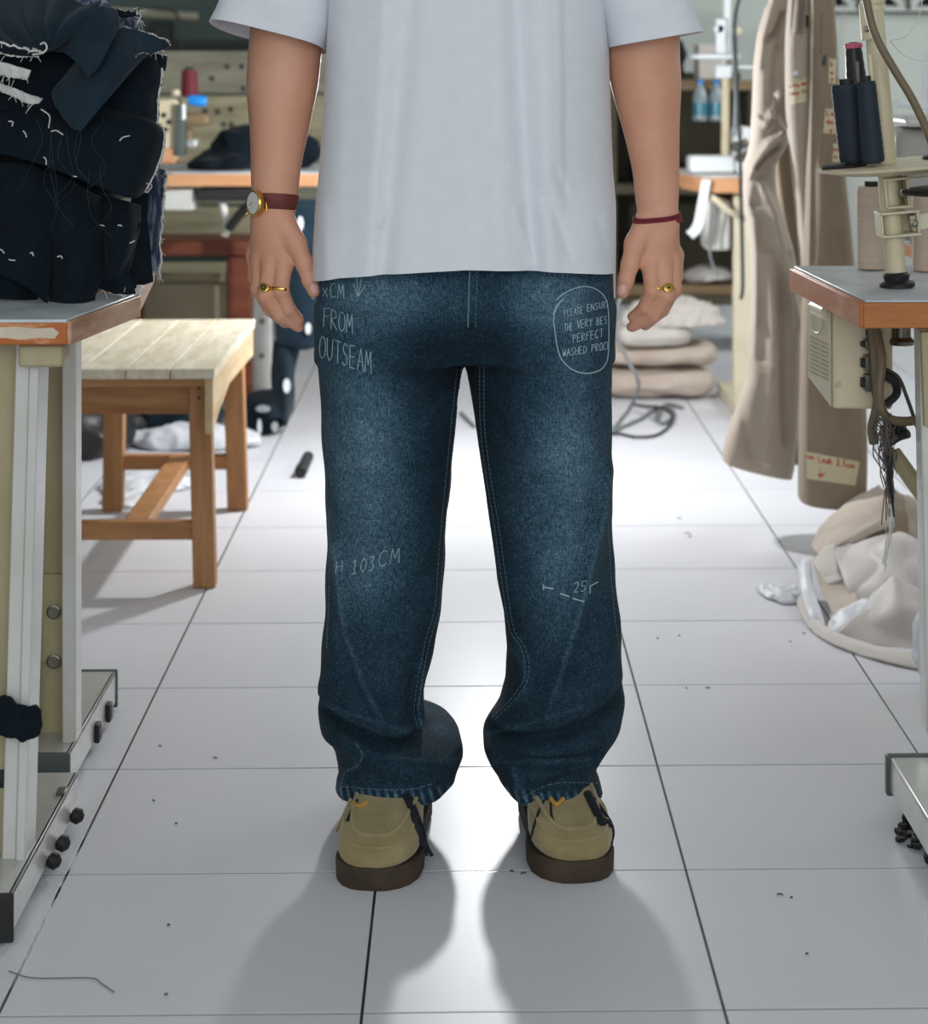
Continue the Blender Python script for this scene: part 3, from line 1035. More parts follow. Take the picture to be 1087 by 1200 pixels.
# channel leg
m = MB()
p0, p1 = P(1086, 860, 2.93), P(1077, 386, 2.93)
m.add([(p.x + a, p.y + b, p.z) for p in (p0, p1) for a, b in ((0, 0), (.06, 0), (.06, .04), (0, .04))],
      [(0, 3, 2, 1), (4, 5, 6, 7), (0, 1, 5, 4), (1, 2, 6, 5), (2, 3, 7, 6), (3, 0, 4, 7)])
m.build('leg', M_WHITEMET, tR, bevel=0.003)
m = MB()
m.add([(p.x + a, p.y + b, p.z) for p in (P(1083, 500, 2.92), p1 + Vector((0, -.01, -.002))) for a, b in ((0, 0), (.05, 0), (.05, .02), (0, .02))],
      [(0, 3, 2, 1), (4, 5, 6, 7), (0, 1, 5, 4), (1, 2, 6, 5), (2, 3, 7, 6), (3, 0, 4, 7)])
m.build('leg_shade', M_OLIVE, tR, bevel=0.002)  # added olive block: shade under the tabletop put into colour
fR = P(1041, 884, 2.91)
m = MB()
wd = 0.07
zf1 = fR.z
y0, y1 = 2.42, 2.905
m.box((fR.x + wd / 2, (y0 + y1) / 2, zf1 - 0.004), (wd, y1 - y0, 0.006))
m.box((fR.x + 0.003, (y0 + y1) / 2, zf1 / 2 + 0.012), (0.006, y1 - y0, zf1 - 0.034))
m.box((fR.x + wd - 0.003, (y0 + y1) / 2, zf1 / 2 + 0.012), (0.006, y1 - y0, zf1 - 0.034))
m.build('foot_channel', M_GREYMET, tR, bevel=0.003)
MB().box((fR.x + wd / 2 - 0.001, y1 + 0.002, zf1 / 2 + 0.012), (wd + 0.008, 0.016, zf1 - 0.022)).build('end_cap', M_CAP, tR, bevel=0.003)
for (gy, r) in ((2.86, .012), (2.72, .013), (2.6, .012)):
    MB().lathe([(r, 0), (r * 1.2, .008), (r * .8, .016), (.006, .02), (.006, .032)], (fR.x + 0.022, gy, 0.0), (0, 0, 1), 12).build('foot_glide', M_RUBBER, tR)
# control box slung under the top
Yc = 3.12
pa, pb_, pc = P(976, 400, Yc), P(1030, 400, Yc), P(948, 400, Yc + 0.12)
ztop, zbot = P(975, 363, Yc).z, P(978, 480, Yc).z
plan = [(pa.x, Yc), (pb_.x + 0.02, Yc - 0.004), (pb_.x + 0.02, Yc + 0.16), (pc.x + 0.01, Yc + 0.16), (pc.x, Yc + 0.12)]
zc = zbot + 0.028
vs = [Vector((a, b, ztop)) for a, b in plan] + [Vector((a, b, (zbot if i < 3 else zc))) for i, (a, b) in enumerate(plan)]
m = MB().add(vs, [(0, 1, 2, 3, 4), (5, 9, 8, 7, 6)] + [(i, (i + 1) % 5, 5 + (i + 1) % 5, 5 + i) for i in range(5)])
cb = m.build('control_box', M_BEIGESP, tR, bevel=0.005)
da = (Vector((pc.x, Yc + 0.12, 0)) - Vector((pa.x, Yc, 0)))
dn = Vector((-da.y, da.x, 0)).normalized()
if dn.y > 0:
    dn = -dn
fp = [Vector((pa.x, Yc, 0)) + da * t for t in (0.04, 0.97)]
MB().prism([Vector((fp[0].x, fp[0].y, ztop - .004)) + dn * .001, Vector((fp[1].x, fp[1].y, ztop - .004)) + dn * .001,
            Vector((fp[1].x, fp[1].y, zc + .004)) + dn * .001, Vector((fp[0].x, fp[0].y, zbot + .004)) + dn * .001], dn * 0.002).build('front_panel', M_BEIGE, cb, bevel=0.001)
for i in range(9):
    zz = P(960, 405 + i * 5.2, Yc).z
    for t0, t1 in ((0.12, 0.42), (0.5, 0.86)):
        a = Vector((pa.x, Yc, zz)) + da * t0 + dn * 0.0035
        b = Vector((pa.x, Yc, zz)) + da * t1 + dn * 0.0035
        MB().bar(a, b, 0.002, 0.0022, side=dn).build('vent_slat', M_OLIVE, cb)
pts = [Vector((pa.x, Yc, P(960, y, Yc).z)) + da * t + dn * 0.004 for t, y in ((.3, 380), (.5, 396), (.75, 394), (.82, 380))]
MB().tube(catmull(pts, 10), 0.0014, 6).build('panel_groove', M_BEIGE, cb)
MB().tube([P(972, 366, Yc + .02), P(958, 360, Yc + .10)], 0.014, 10).build('box_handle', M_BEIGE, cb)
for y_, hh in ((403, .014), (425, .024), (448, .026)):
    p = P(1020, y_, Yc - 0.012)
    MB().box(p, (0.020, 0.022, hh)).build('plug', M_STEEL, cb, bevel=0.002)
    MB().box(p + Vector((-0.012, 0, 0)), (0.006, 0.012, hh * .55)).build('plug_tab', M_RUBBER, cb, bevel=0.001)
# hoses and cables under the table
hs = MB()
hs.tube(catmull([P(1026, 384, 3.08), P(1033, 420, 3.06), P(1030, 455, 3.05), P(1033, 480, 3.05), P(1045, 492, 3.03), P(1070, 493, 3.0), P(1084, 485, 2.96), P(1090, 440, 2.94)], 40), 0.0068, 10)
hs.build('air_hose', M_HOSE, tR)
MB().tube(catmull([P(1022, 384, 3.09), P(1026, 430, 3.08), P(1028, 470, 3.08), P(1022, 500, 3.08), P(1024, 520, 3.08)], 30), 0.0075, 8).build('air_hose', M_HOSE, tR)
MB().tube(catmull([P(1018, 386, 3.1), P(1023, 420, 3.1), P(1026, 465, 3.1)], 16), 0.006, 8).build('cable', M_DCABLE, tR)
MB().tube(catmull([P(1036, 432, 3.08), P(1052, 442, 3.07), P(1062, 465, 3.06), P(1074, 500, 3.05), P(1090, 550, 3.05)], 30), 0.003, 8).build('cable', M_DCABLE, tR)
MB().tube(catmull([P(1036, 440, 3.09), P(1048, 448, 3.09), P(1050, 462, 3.08), P(1038, 474, 3.07)], 20), 0.0065, 8).build('cable', M_DCABLE, tR)
MB().lathe([(.018, 0), (.02, .006), (.014, .012), (.014, .05)], P(1056, 404, 3.12), (0, 0, 1), 16).build('motor_boss', M_STEEL, tR)
MB().tube([P(1046, 531, 3.08), P(1100, 606, 3.02)], 0.0125, 12).build('treadle_rod', M_OLIVE, tR)
MB().tube([P(1040, 508, 3.08), P(1060, 502, 3.07)], 0.012, 10).build('rod_joint', M_RUBBER, tR)
# tangle of waste threads hanging from the hoses
tg = thing('thread_tangle', P(1037, 490, 3.05), 'dusty tangle of waste threads hanging from the hoses under the table', 'threads')
m = MB()
for i in range(70):
    x0, y0 = random.gauss(1034, 6), random.uniform(482, 510)
    ln_ = random.choice([30, 45, 60, 80, 110])
    x1 = 1042 + random.gauss(0, 3)
    pts = [P(x0, y0, 3.04 + random.gauss(0, .006)), P(random.gauss(1036, 7), y0 + ln_ * .35, 3.03 + random.gauss(0, .008)),
           P(x1 + random.gauss(0, 3), y0 + ln_ * .7, 3.03 + random.gauss(0, .006)), P(x1 + random.gauss(0, 2.4), y0 + ln_ * 1.05, 3.03)]
    m.tube(catmull(pts, 10), random.uniform(.0005, .0011), 4)
o = m.build('loose_threads', M_TANGLE, tg, sharp=0)
o['kind'] = 'stuff'
MB().tube(catmull([P(1042, 536, 3.02), P(1042, 560, 3.02), P(1045, 585, 3.02), P(1047, 606, 3.02)], 14), [.005 - .0003 * i for i in range(14)], 6).build('black_strip', M_BLACK, tg)
MB().tube(catmull([P(1040, 520, 3.03), P(1052, 512, 3.03), P(1064, 508, 3.02)], 12), 0.007, 7).build('black_strip', M_BLACK, tg)
m = MB()
for i in range(12):
    pts = [P(1044 + random.gauss(0, 2), 590, 3.02), P(1044 + random.gauss(0, 3), 615, 3.02), P(1041 + random.gauss(0, 3), 640, 3.02), P(1036 + random.gauss(0, 2), 640 + random.uniform(5, 30), 3.02)]
    m.tube(catmull(pts, 8), 0.0005, 4)
o = m.build('thread_ends', M_FRAY, tg, sharp=0)
o['kind'] = 'stuff'

# ------------------------------------------------------------------ thread stand (leans a little)
Yt = 3.04
base = P(1051, 345, Yt)
base.z = zt + 0.001
stand = thing('thread_stand', base, 'cream thread stand with clamped pole leaning over the orange edged table', 'stand')
topv = (P(1022, 0, Yt) - base).normalized()
LAX = topv
LX = Vector((1, 0, 0)) - LAX * LAX.x
LX.normalize()
LY = LAX.cross(LX)


def SP(px, py, Y=Yt):
    return P(px, py, Y)


MB().tube([base, base + LAX * 0.62], 0.0148, 18).build('pole', M_POLE, stand)
MB().lathe([(.026, 0), (.026, .006), (.018, .010), (.02, .018), (.015, .022)], base, LAX, 20).build('pole_foot', M_RUBBER, stand)
m = MB()
pt = base + LAX * 0.405
for i in range(14):
    m.lathe([(.0168, 0), (.0176, .004), (.0168, .008)], pt + LAX * (i * 0.0105), LAX, 16)
m.build('tape_wrap', M_POLE, stand)
# trays
trc = SP(1050, 195)
R3 = Matrix((LX, LY, LAX)).transposed()
m = MB()
m.lathe([(.02, -.012), (.075, -.008), (.114, .0), (.116, .004), (.108, .006), (.02, .006)], trc, LAX, 40)
m.build('spool_tray', M_POLE, stand)
for dx, dy in ((-.078, -.01), (-.022, .075), (.075, 0.01)):
    MB().lathe([(.033, 0), (.034, .003), (.030, .005)], trc + LX * dx + LY * dy + LAX * .006, LAX, 22).build('felt_pad', M_RUBBER, stand)
for a, b, r in ((SP(1006, 100, 3.0), SP(1004, 72, 3.0), .0026), (SP(1021, 95, 2.99), SP(1019, 64, 2.99), .0032)):
    MB().tube([a, b], r, 8).build('spool_pin', M_STEEL if r < .003 else M_POLE, stand)
# clamps on the pole
for py0, py1, x0, x1, mm in ((207, 243, 1033, 1062, M_POLE), (246, 276, 1028, 1074, M_BEIGE)):
    c = (SP(x0, py0) + SP(x1, py1)) / 2
    sx = (x1 - x0) * Yt / F
    sz = (py1 - py0) * Yt / F
    m = MB()
    for dz in (-1, 1):
        m.box(c + LAX * (dz * (sz / 2 - .002)) + LY * -0.004, (sx, .05, .004), R3)
    for dx in (-1, 1):
        m.box(c + LX * (dx * (sx / 2 - .002)), (.004, .045, sz), R3)
    m.box(c + LY * 0.02, (sx, .004, sz), R3)
    cl = m.build('clamp', mm, stand, bevel=0.0015)
    MB().lathe([(.006, 0), (.006, .003), (.003, .004), (.003, .008)], c + LX * (sx / 2 - .010) + LY * -0.026, -LY, 12).build('clamp_screw', M_STEEL, cl)
MB().bar(SP(1066, 262), SP(1110, 252), 0.02, 0.024, side=(0, 1, 0)).build('tray_arm', M_BEIGE, stand, bevel=0.002)
MB().bar(SP(1058, 205), SP(1110, 200), 0.012, 0.012, side=(0, 1, 0)).build('tray_arm', M_POLE, stand, bevel=0.002)
trc2 = SP(1108, 222, 3.0)
MB().lathe([(.02, -.01), (.06, -.003), (.064, .001), (.062, .004), (.0, .004)], trc2, LAX, 32).build('spool_tray', M_RUBBER, stand)
# hinge plate with two screws at the top of the pole
c = SP(1018, 25, Yt - 0.012)
MB().box(c, (.026, .006, .055), R3).build('hinge_plate', M_POLE, stand, bevel=0.002)
for py_ in (9, 34):
    MB().lathe([(.0048, 0), (.0048, .002), (.002, .003)], P(1015.5, py_, Yt - 0.0155), (0, -1, 0), 12).build('hinge_screw', M_STEEL, stand)
MB().tube(catmull([P(1012, -30, 2.98), P(1016, 5, 2.98), P(1026, 42, 2.98), P(1048, 82, 2.98), P(1068, 115, 2.98), P(1088, 158, 2.98), P(1100, 200, 2.98)], 36), 0.0062, 10).build('air_hose', M_HOSE, stand)
m = MB()
for pts in ([P(1082, -10, 3.1), P(1076, 20, 3.1), P(1062, 42, 3.1), P(1042, 48, 3.08)], [P(1042, 48, 3.08), P(1058, 64, 3.1), P(1076, 71, 3.1), P(1090, 70, 3.1)]):
    m.tube(catmull(pts, 24), 0.0007, 5)
m.build('loose_thread', M_THREAD, stand, sharp=0)


def cone(name, base, r0, r1, hgt, mm, lab, grp, axis=None, cap=None, capm=None, pin=True):
    ax = Vector(axis) if axis is not None else Vector((0, 0, 1))
    ax.normalize()
    t = thing(name, base, lab, 'thread cone', grp)
    prof = [(r0 * .96, .002), (r0, .006)]
    n = 22
    for i in range(1, n):
        h_ = i / n
        prof.append((r0 + (r1 - r0) * h_ + (0.0004 if i % 2 else -0.0002), .006 + (hgt - .012) * h_))
    prof.append((r1 * .93, hgt - .003))
    MB().lathe(prof, base, ax, 28).build('wound_thread', mm, t)
    MB().lathe([(r0 * .72, 0), (r0 * .72, .004)], base, ax, 24).build('cone_base', capm or M_RUBBER, t)
    MB().lathe([(min(r1 * .5, .012), hgt - .004), (min(r1 * .5, .012), hgt + .005)], base, ax, 18).build('cone_tip', capm or M_RUBBER, t)
    return t


TB = trc + LAX * 0.0112


def on_tray(px, Y):
    """Point on the leaning tray's top at photo column px and depth Y."""
    lo_, hi_ = 0.0, 400.0
    for _ in range(50):
        mid = (lo_ + hi_) / 2
        if (P(px, mid, Y) - TB).dot(LAX) > 0:
            lo_ = mid
        else:
            hi_ = mid
    return P(px, lo_, Y)


cone('thread_cone', on_tray(1000, 3.03), .0205, .0235, .118, M_CONE_NAVY, 'wide navy thread cone at the tray\'s open edge, partly behind the narrower one', 'navy thread cones', axis=LAX)
cone('thread_cone', on_tray(1023, 2.985), .0165, .0135, .121, M_CONE_NAVY, 'narrower navy thread cone standing against the cream pole', 'navy thread cones', axis=LAX)
tk = cone('thread_cone', on_tray(1011, 3.1), .022, .0125, .170, M_BLACK, 'tall black thread cone with pink rim behind the navy pair', 'thread cones', axis=LAX)
p = on_tray(1011, 3.1) + LAX * .166
MB().lathe([(.0135, 0), (.0138, .006), (.010, .008)], p, LAX, 20).build('pink_rim', M_PINK, tk)
for px_, py_, r0, r1, hh, lab, cm in ((1021, 316, .023, .0245, .135, 'tall beige thread cone standing under the spool tray left of the pole', M_RUBBER),
                                     (1086, 318, .023, .024, .125, 'beige thread cone with pink base at the right frame edge', M_PINK)):
    b_ = FL(px_, py_, zt + 0.0005)
    t = cone('thread_cone', b_, r0, r1, hh, M_CONE_BEIGE, lab, 'beige thread cones', capm=cm)
    MB().lathe([(.017, 0.0002), (.0175, .007), (.016, .009)], b_, (0, 0, 1), 20).build('base_ring', cm, t)

# second sewing table and grey machine further right
t2 = thing('sewing_table', (1.1, 3.75, 0), 'sewing table mostly beyond the right frame edge carrying the grey machine', 'table', 'sewing tables')
MB().box((1.16, 3.78, .70), (0.66, 0.42, .036)).build('tabletop', M_LACQ, t2, bevel=.003)
for xx in (1.02, 1.4):
    MB().box((xx, 3.78, .355), (.05, .05, .66)).build('leg', M_WHITEMET, t2, bevel=.003)
    MB().box((xx, 3.78, .02), (.06, .4, .04)).build('foot_channel', M_GREYMET, t2, bevel=.004)
ms = thing('sewing_machine', (1.1, 3.75, .719), 'blurred grey sewing machine head behind the thread stand pole', 'sewing machine', 'sewing machines')
xa = P(1047, 140, 3.7).x
MB().box((xa + .2, 3.74, .83), (.40, .13, .20)).build('machine_arm', M_MACH, ms, bevel=.02, segs=3)
MB().box((xa + .25, 3.74, .735), (.46, .17, .03)).build('machine_bed', M_MACH, ms, bevel=.008)
MB().box((xa + .19, 3.72, .943), (.36, .15, .02)).build('top_cover', M_WHITEMET, ms, bevel=.008)
MB().tube(catmull([P(1048, 128, 3.66), P(1052, 121, 3.66), P(1075, 126, 3.66), P(1100, 126, 3.66)], 14), .006, 8).build('thread_guide', M_WHITEPL, ms)
MB().tube([P(1083, 130, 3.66), P(1086, 62, 3.66)], .006, 8).build('thread_pin', M_WHITEPL, ms)

# ================================================================== THE PERSON
YB = 2.87
person = thing('person', (0.0, YB, 0), 'person standing in oversized white t-shirt, baggy blue jeans and sand suede shoes', 'person')
PO = np.array(person.location)


def xz(px, py, Y=YB):
    p = P(px, py, Y)
    return p.x, p.z


def Zp(py, Y=YB):
    return P(543.5, py, Y).z


# ---- body: core, arms and hands, one skin mesh
def hand_chain(s, pts, k=0.004, sq=None):
    """pts: (px, py, Y, radius)."""
    for a, b in zip(pts[:-1], pts[1:]):
        s.cone(P(*a[:3]), P(*b[:3]), a[3], b[3], k, sq)


def arm_mesh(left):
    hgt = 0.0017
    if left:
        s = SDF(P(262, 402, 2.76), P(392, 30, 2.97), hgt)
        arm = [(338, -60, 2.885, .049), (337, 20, 2.88, .047), (333, 70, 2.88, .0455), (330, 105, 2.875, .0435), (327, 150, 2.865, .0360), (323, 195, 2.855, .0300), (322, 238, 2.848, .0268)]
        wr = [(322, 238, 2.848, .0268), (320, 262, 2.845, .0275)]
        Y0 = 2.842
        palm = [((319, 258, Y0), (331, 308, Y0 - .006), .024, .0145), ((318, 258, Y0), (318, 308, Y0 - .002), .024, .0150),
                ((317, 258, Y0 + .004), (306, 304, Y0 + .008), .023, .0140), ((315, 258, Y0 + .008), (299, 297, Y0 + .022), .021, .0125)]
        thumb = [(333, 262, Y0 - .004, .0165), (347, 286, Y0 - .012, .0140), (357, 310, Y0 - .016, .0115), (363, 328, Y0 - .017, .0105), (368, 341, Y0 - .016, .0092)]
        web = [((333, 275, Y0 - .004), (344, 293, Y0 - .006), .012, .009)]
        fing = [[(332, 309, Y0 - .008, .0128), (329, 340, Y0 - .022, .0108), (338, 362, Y0 - .014, .0094), (350, 375, Y0 - .002, .0078)],
                [(317, 309, Y0 - .004, .0130), (312, 345, Y0 - .018, .0112), (328, 369, Y0 - .010, .0096), (350, 383, Y0 + .004, .0076)],
                [(305, 305, Y0 + .008, .0122), (303, 338, Y0 + .004, .0108), (316, 362, Y0 + .014, .0094), (334, 378, Y0 + .024, .0078)],
                [(298, 298, Y0 + .022, .0110), (299, 324, Y0 + .024, .0094), (308, 345, Y0 + .032, .0084), (320, 358, Y0 + .040, .0070)]]
    else:
        s = SDF(P(694, 402, 2.76), P(828, 30, 2.97), hgt)
        arm = [(752, -60, 2.885, .049), (753, 20, 2.88, .047), (754, 70, 2.88, .0455), (758, 105, 2.875, .0425), (763, 150, 2.865, .0345), (768, 195, 2.855, .0284), (770, 240, 2.848, .0252)]
        wr = [(770, 240, 2.848, .0252), (771, 262, 2.845, .0262)]
        Y0 = 2.842
        palm = [((770, 258, Y0), (760, 306, Y0 - .006), .024, .0145), ((771, 258, Y0), (773, 308, Y0 - .002), .024, .0150),
                ((772, 258, Y0 + .004), (784, 305, Y0 + .008), .023, .0140), ((774, 258, Y0 + .008), (788, 299, Y0 + .022), .021, .0125)]
        thumb = [(757, 262, Y0 - .004, .0170), (744, 286, Y0 - .012, .0142), (738, 310, Y0 - .016, .0118), (733, 328, Y0 - .017, .0108), (729, 342, Y0 - .016, .0096)]
        web = [((757, 272, Y0 - .004), (748, 293, Y0 - .006), .012, .009)]
        fing = [[(762, 309, Y0 - .008, .0128), (764, 340, Y0 - .020, .0108), (755, 360, Y0 - .012, .0092), (741, 371, Y0 - .000, .0074)],
                [(776, 310, Y0 - .004, .0130), (780, 345, Y0 - .018, .0112), (765, 370, Y0 - .010, .0096), (740, 383, Y0 + .004, .0074)],
                [(787, 306, Y0 + .008, .0122), (789, 338, Y0 + .004, .0106), (776, 363, Y0 + .014, .0094), (756, 381, Y0 + .024, .0076)],
                [(792, 299, Y0 + .022, .0108), (792, 324, Y0 + .024, .0094), (785, 345, Y0 + .032, .0084), (772, 358, Y0 + .040, .0070)]]
    ap = catmull([Vector(a[:3]) for a in arm], 30)
    ar = [a.x for a in catmull([Vector((a[3], 0, 0)) for a in arm], 30)]
    hand_chain(s, [(p.x, p.y, p.z, r) for p, r in zip(ap, ar)], 0.010)
    hand_chain(s, wr, 0.01, ((0.25, 1, 0), 1.25))
    for a, b, ra, rb in palm:
        s.cone(P(*a), P(*b), ra, rb, 0.010, ((0.2, 1, 0), 1.25))
    for a, b, ra, rb in web:
        s.cone(P(*a), P(*b), ra, rb, 0.008)
    hand_chain(s, thumb, 0.006)
    f0 = s.f.copy()
    alld = None
    for ch in fing:
        t = SDF.__new__(SDF)
        t.lo, t.h, t.x, t.y, t.z = s.lo, s.h, s.x, s.y, s.z
        t.f = np.full(s.f.shape, 1e3)
        hand_chain(t, ch, 0.003)
        # knuckle
        t.cone(P(*ch[1][:3]), P(*ch[1][:3]), ch[1][3] * 1.04, ch[1][3] * 1.04, 0.003)
        alld = t.f if alld is None else np.minimum(alld, t.f)
    s.union(alld, 0.007)
    # open at the top so the arm runs on inside the sleeve
    v, q = s.mesh()
    v = smooth_np(v, q, 3, 0.5)
    return v, q, (arm, thumb, fing)


vL, qL, dataL = arm_mesh(True)
vR, qR, dataR = arm_mesh(False)


def core_mesh():
    s = SDF((-0.34, 2.66, 0.04), (0.34, 3.04, 1.80), 0.0075)
    c = s.cone
    for sg in (-1, 1):
        hx = 0.088 * sg
        c((hx, YB, .88), (hx * 1.15, YB - .01, .47), .085, .056, .04)
        c((hx * 1.15, YB - .01, .47), (hx * 1.22, YB + .02, .11), .052, .036, .02)
        c((hx * 1.22, YB + .04, .085), (hx * 1.25, YB - .05, .055), .028, .020, .02)
        c((0.05 * sg, YB, 1.40), (0.185 * sg, YB + .01, 1.385), .065, .055, .05)
        c((0.185 * sg, YB + .01, 1.38), (0.235 * sg, YB + .012, 1.16), .052, .046, .03)
    c((-.06, YB, .93), (.06, YB, .93), .105, .105, .05)
    c((0, YB, .93), (0, YB, 1.12), .112, .108, .06)
    c((-.05, YB, 1.25), (.05, YB, 1.25), .112, .112, .06)
    c((0, YB + .01, 1.38), (0, YB - .005, 1.53), .062, .055, .04)
    s.ell((0, YB - .015, 1.635), (.076, .096, .112), .03)
    c((0, YB - .075, 1.575), (0, YB - .085, 1.565), .034, .03, .03)
    c((0, YB - .108, 1.645), (0, YB - .124, 1.612), .010, .014, .012)
    c((-.02, YB - .105, 1.575), (.02, YB - .105, 1.575), .008, .008, .008)
    for sg in (-1, 1):
        s.ell((.079 * sg, YB - .005, 1.625), (.012, .02, .032), .008)
        s.ell((.032 * sg, YB - .1, 1.64), (.015, .012, .012), .006)
    v, q = s.mesh()
    return smooth_np(v, q, 2, 0.5), q


vC, qC = core_mesh()
off = 0
V, Q = [], []
for v, q in ((vC, qC), (vL, qL), (vR, qR)):
    V.append(v)
    Q.append(q + off)
    off += len(v)
V, Q = np.concatenate(V), np.concatenate(Q)
finish_np(np_mesh('body', V - PO, Q), 'body', M_SKIN, person)
body = bpy.data.objects['body']
bvhL = BVHTree.FromPolygons([Vector(p) for p in vL], [tuple(map(int, f)) for f in qL])
bvhR = BVHTree.FromPolygons([Vector(p) for p in vR], [tuple(map(int, f)) for f in qR])
# hair cap
s = SDF((-0.12, 2.72, 1.52), (0.12, 3.0, 1.80), 0.006)
s.ell((0, YB - .008, 1.655), (.088, .108, .112), 0)
s.f = np.maximum(s.f, (1.665 - s.z) - np.clip((s.y - (YB - .04)) * 1.6, -.02, .12))
v, q = s.mesh()
finish_np(np_mesh('hair', v - PO, q), 'hair', M_HAIR, person)
# thumb nails and finger nails the photo shows
for dat, c, up, sd in ((dataL, (368.5, 338), (0.28, 0, -1), 1), (dataR, (728.5, 339), (-0.2, 0, -1), -1)):
    hit = (bvhL if sd > 0 else bvhR).ray_cast(CAMP, (P(c[0], c[1], 3) - CAMP).normalized())
    if hit[0] is None:
        continue
    n = hit[1]
    if n.y > 0:
        n = -n
    u = Vector(up).normalized()
    u = (u - n * u.dot(n)).normalized()
    t = n.cross(u)
    m = MB()
    rr = []
    for rad, lift in ((1.0, -.0004), (0.9, .0006), (0.5, .0011), (0.05, .0012)):
        rr.append([hit[0] + u * (math.cos(a) * .0075 * rad) + t * (math.sin(a) * .0058 * rad) + n * (lift - abs(math.sin(a)) * .0009 * rad) for a in [2 * PI * k / 18 for k in range(18)]])
    m.rings(rr).build('thumbnail', M_NAIL, body)

# ---- jeans
jl = {'y': [300, 385, 430, 500, 560, 600, 640, 680, 720, 760, 800, 830, 847, 852, 866, 884, 900, 920, 942, 960],
      'l': [372, 372.5, 374, 377, 380, 383, 383, 382, 380, 376, 374, 372, 376, 384, 392, 396, 398, 395, 394, 394],
      'r': [545, 545, 541, 533, 528, 524, 522, 520, 516, 508, 498, 494, 499, 528, 539, 543, 536, 514, 500, 497]}
jr = {'y': [300, 385, 430, 500, 560, 600, 640, 680, 720, 760, 800, 830, 846, 858, 870, 884, 900, 920, 942, 960],
      'l': [545, 545, 547, 557, 566, 572, 578, 583, 591, 594, 592, 583, 573, 567, 565, 572, 584, 600, 615, 618],
      'r': [718, 717, 716, 716, 716, 718, 720, 722, 726, 728, 730, 731, 728, 722, 712, 699, 697, 702, 706, 706]}
hh = 0.0031
S = SDF((-0.235, 2.66, 0.02), (0.245, 3.04, 0.84), hh)


def leg_field(tab, cyo):
    ys = np.array(tab['y'], dtype=float)
    zz = np.array([Zp(y) for y in ys])
    xl = np.array([P(a, y, YB).x for a, y in zip(tab['l'], ys)])
    xr = np.array([P(a, y, YB).x for a, y in zip(tab['r'], ys)])
    o = np.argsort(zz)
    z = S.z.ravel()
    L = np.interp(z, zz[o], xl[o])
    R = np.interp(z, zz[o], xr[o])
    ry = np.interp(z, [0.0, .10, .16, .22, .30, .45, .65, .8], [.146, .142, .126, .104, .098, .104, .120, .125])
    cy = np.interp(z, [0.0, .12, .3, .5, .7], [YB + .006, YB + .008, YB + .012, YB + .0, YB]) + cyo
    cx, rx = ((L + R) / 2)[None, None, :], ((R - L) / 2)[None, None, :]
    ry, cy = ry[None, None, :], cy[None, None, :]
    n = 2.35
    r = ((np.abs(S.x - cx) / rx) ** n + (np.abs(S.y - cy) / ry) ** n) ** (1 / n)
    return (r - 1) * np.minimum(rx, ry)


dl, dr = leg_field(jl, 0.0), leg_field(jr, 0.0)
top_z = Zp(392)
kk = 0.018
dl = np.maximum(dl, S.z - Zp(360))
dr = np.maximum(dr, S.z - Zp(360))
hx0, hx1 = P(372, 340, YB).x, P(718, 340, YB).x
hipr = ((np.abs(S.x - (hx0 + hx1) / 2) / ((hx1 - hx0) / 2)) ** 2.6 + (np.abs(S.y - YB) / .128) ** 2.6) ** (1 / 2.6)
hip = np.maximum((hipr - 1) * .128, Zp(418) - S.z + 0 * S.x)
S.union(dl)
S.union(dr, kk)
S.union(hip, 0.014)


# crease map in photo pixels: ridges (+) and valleys (-)
def dist_poly(PX, PY, pl):
    best = np.full(PX.shape, 1e9)
    for (x0, y0), (x1, y1) in zip(pl[:-1], pl[1:]):
        dx, dy = x1 - x0, y1 - y0
        t = np.clip(((PX - x0) * dx + (PY - y0) * dy) / (dx * dx + dy * dy), 0, 1)
        best = np.minimum(best, np.hypot(PX - x0 - t * dx, PY - y0 - t * dy))
    return best


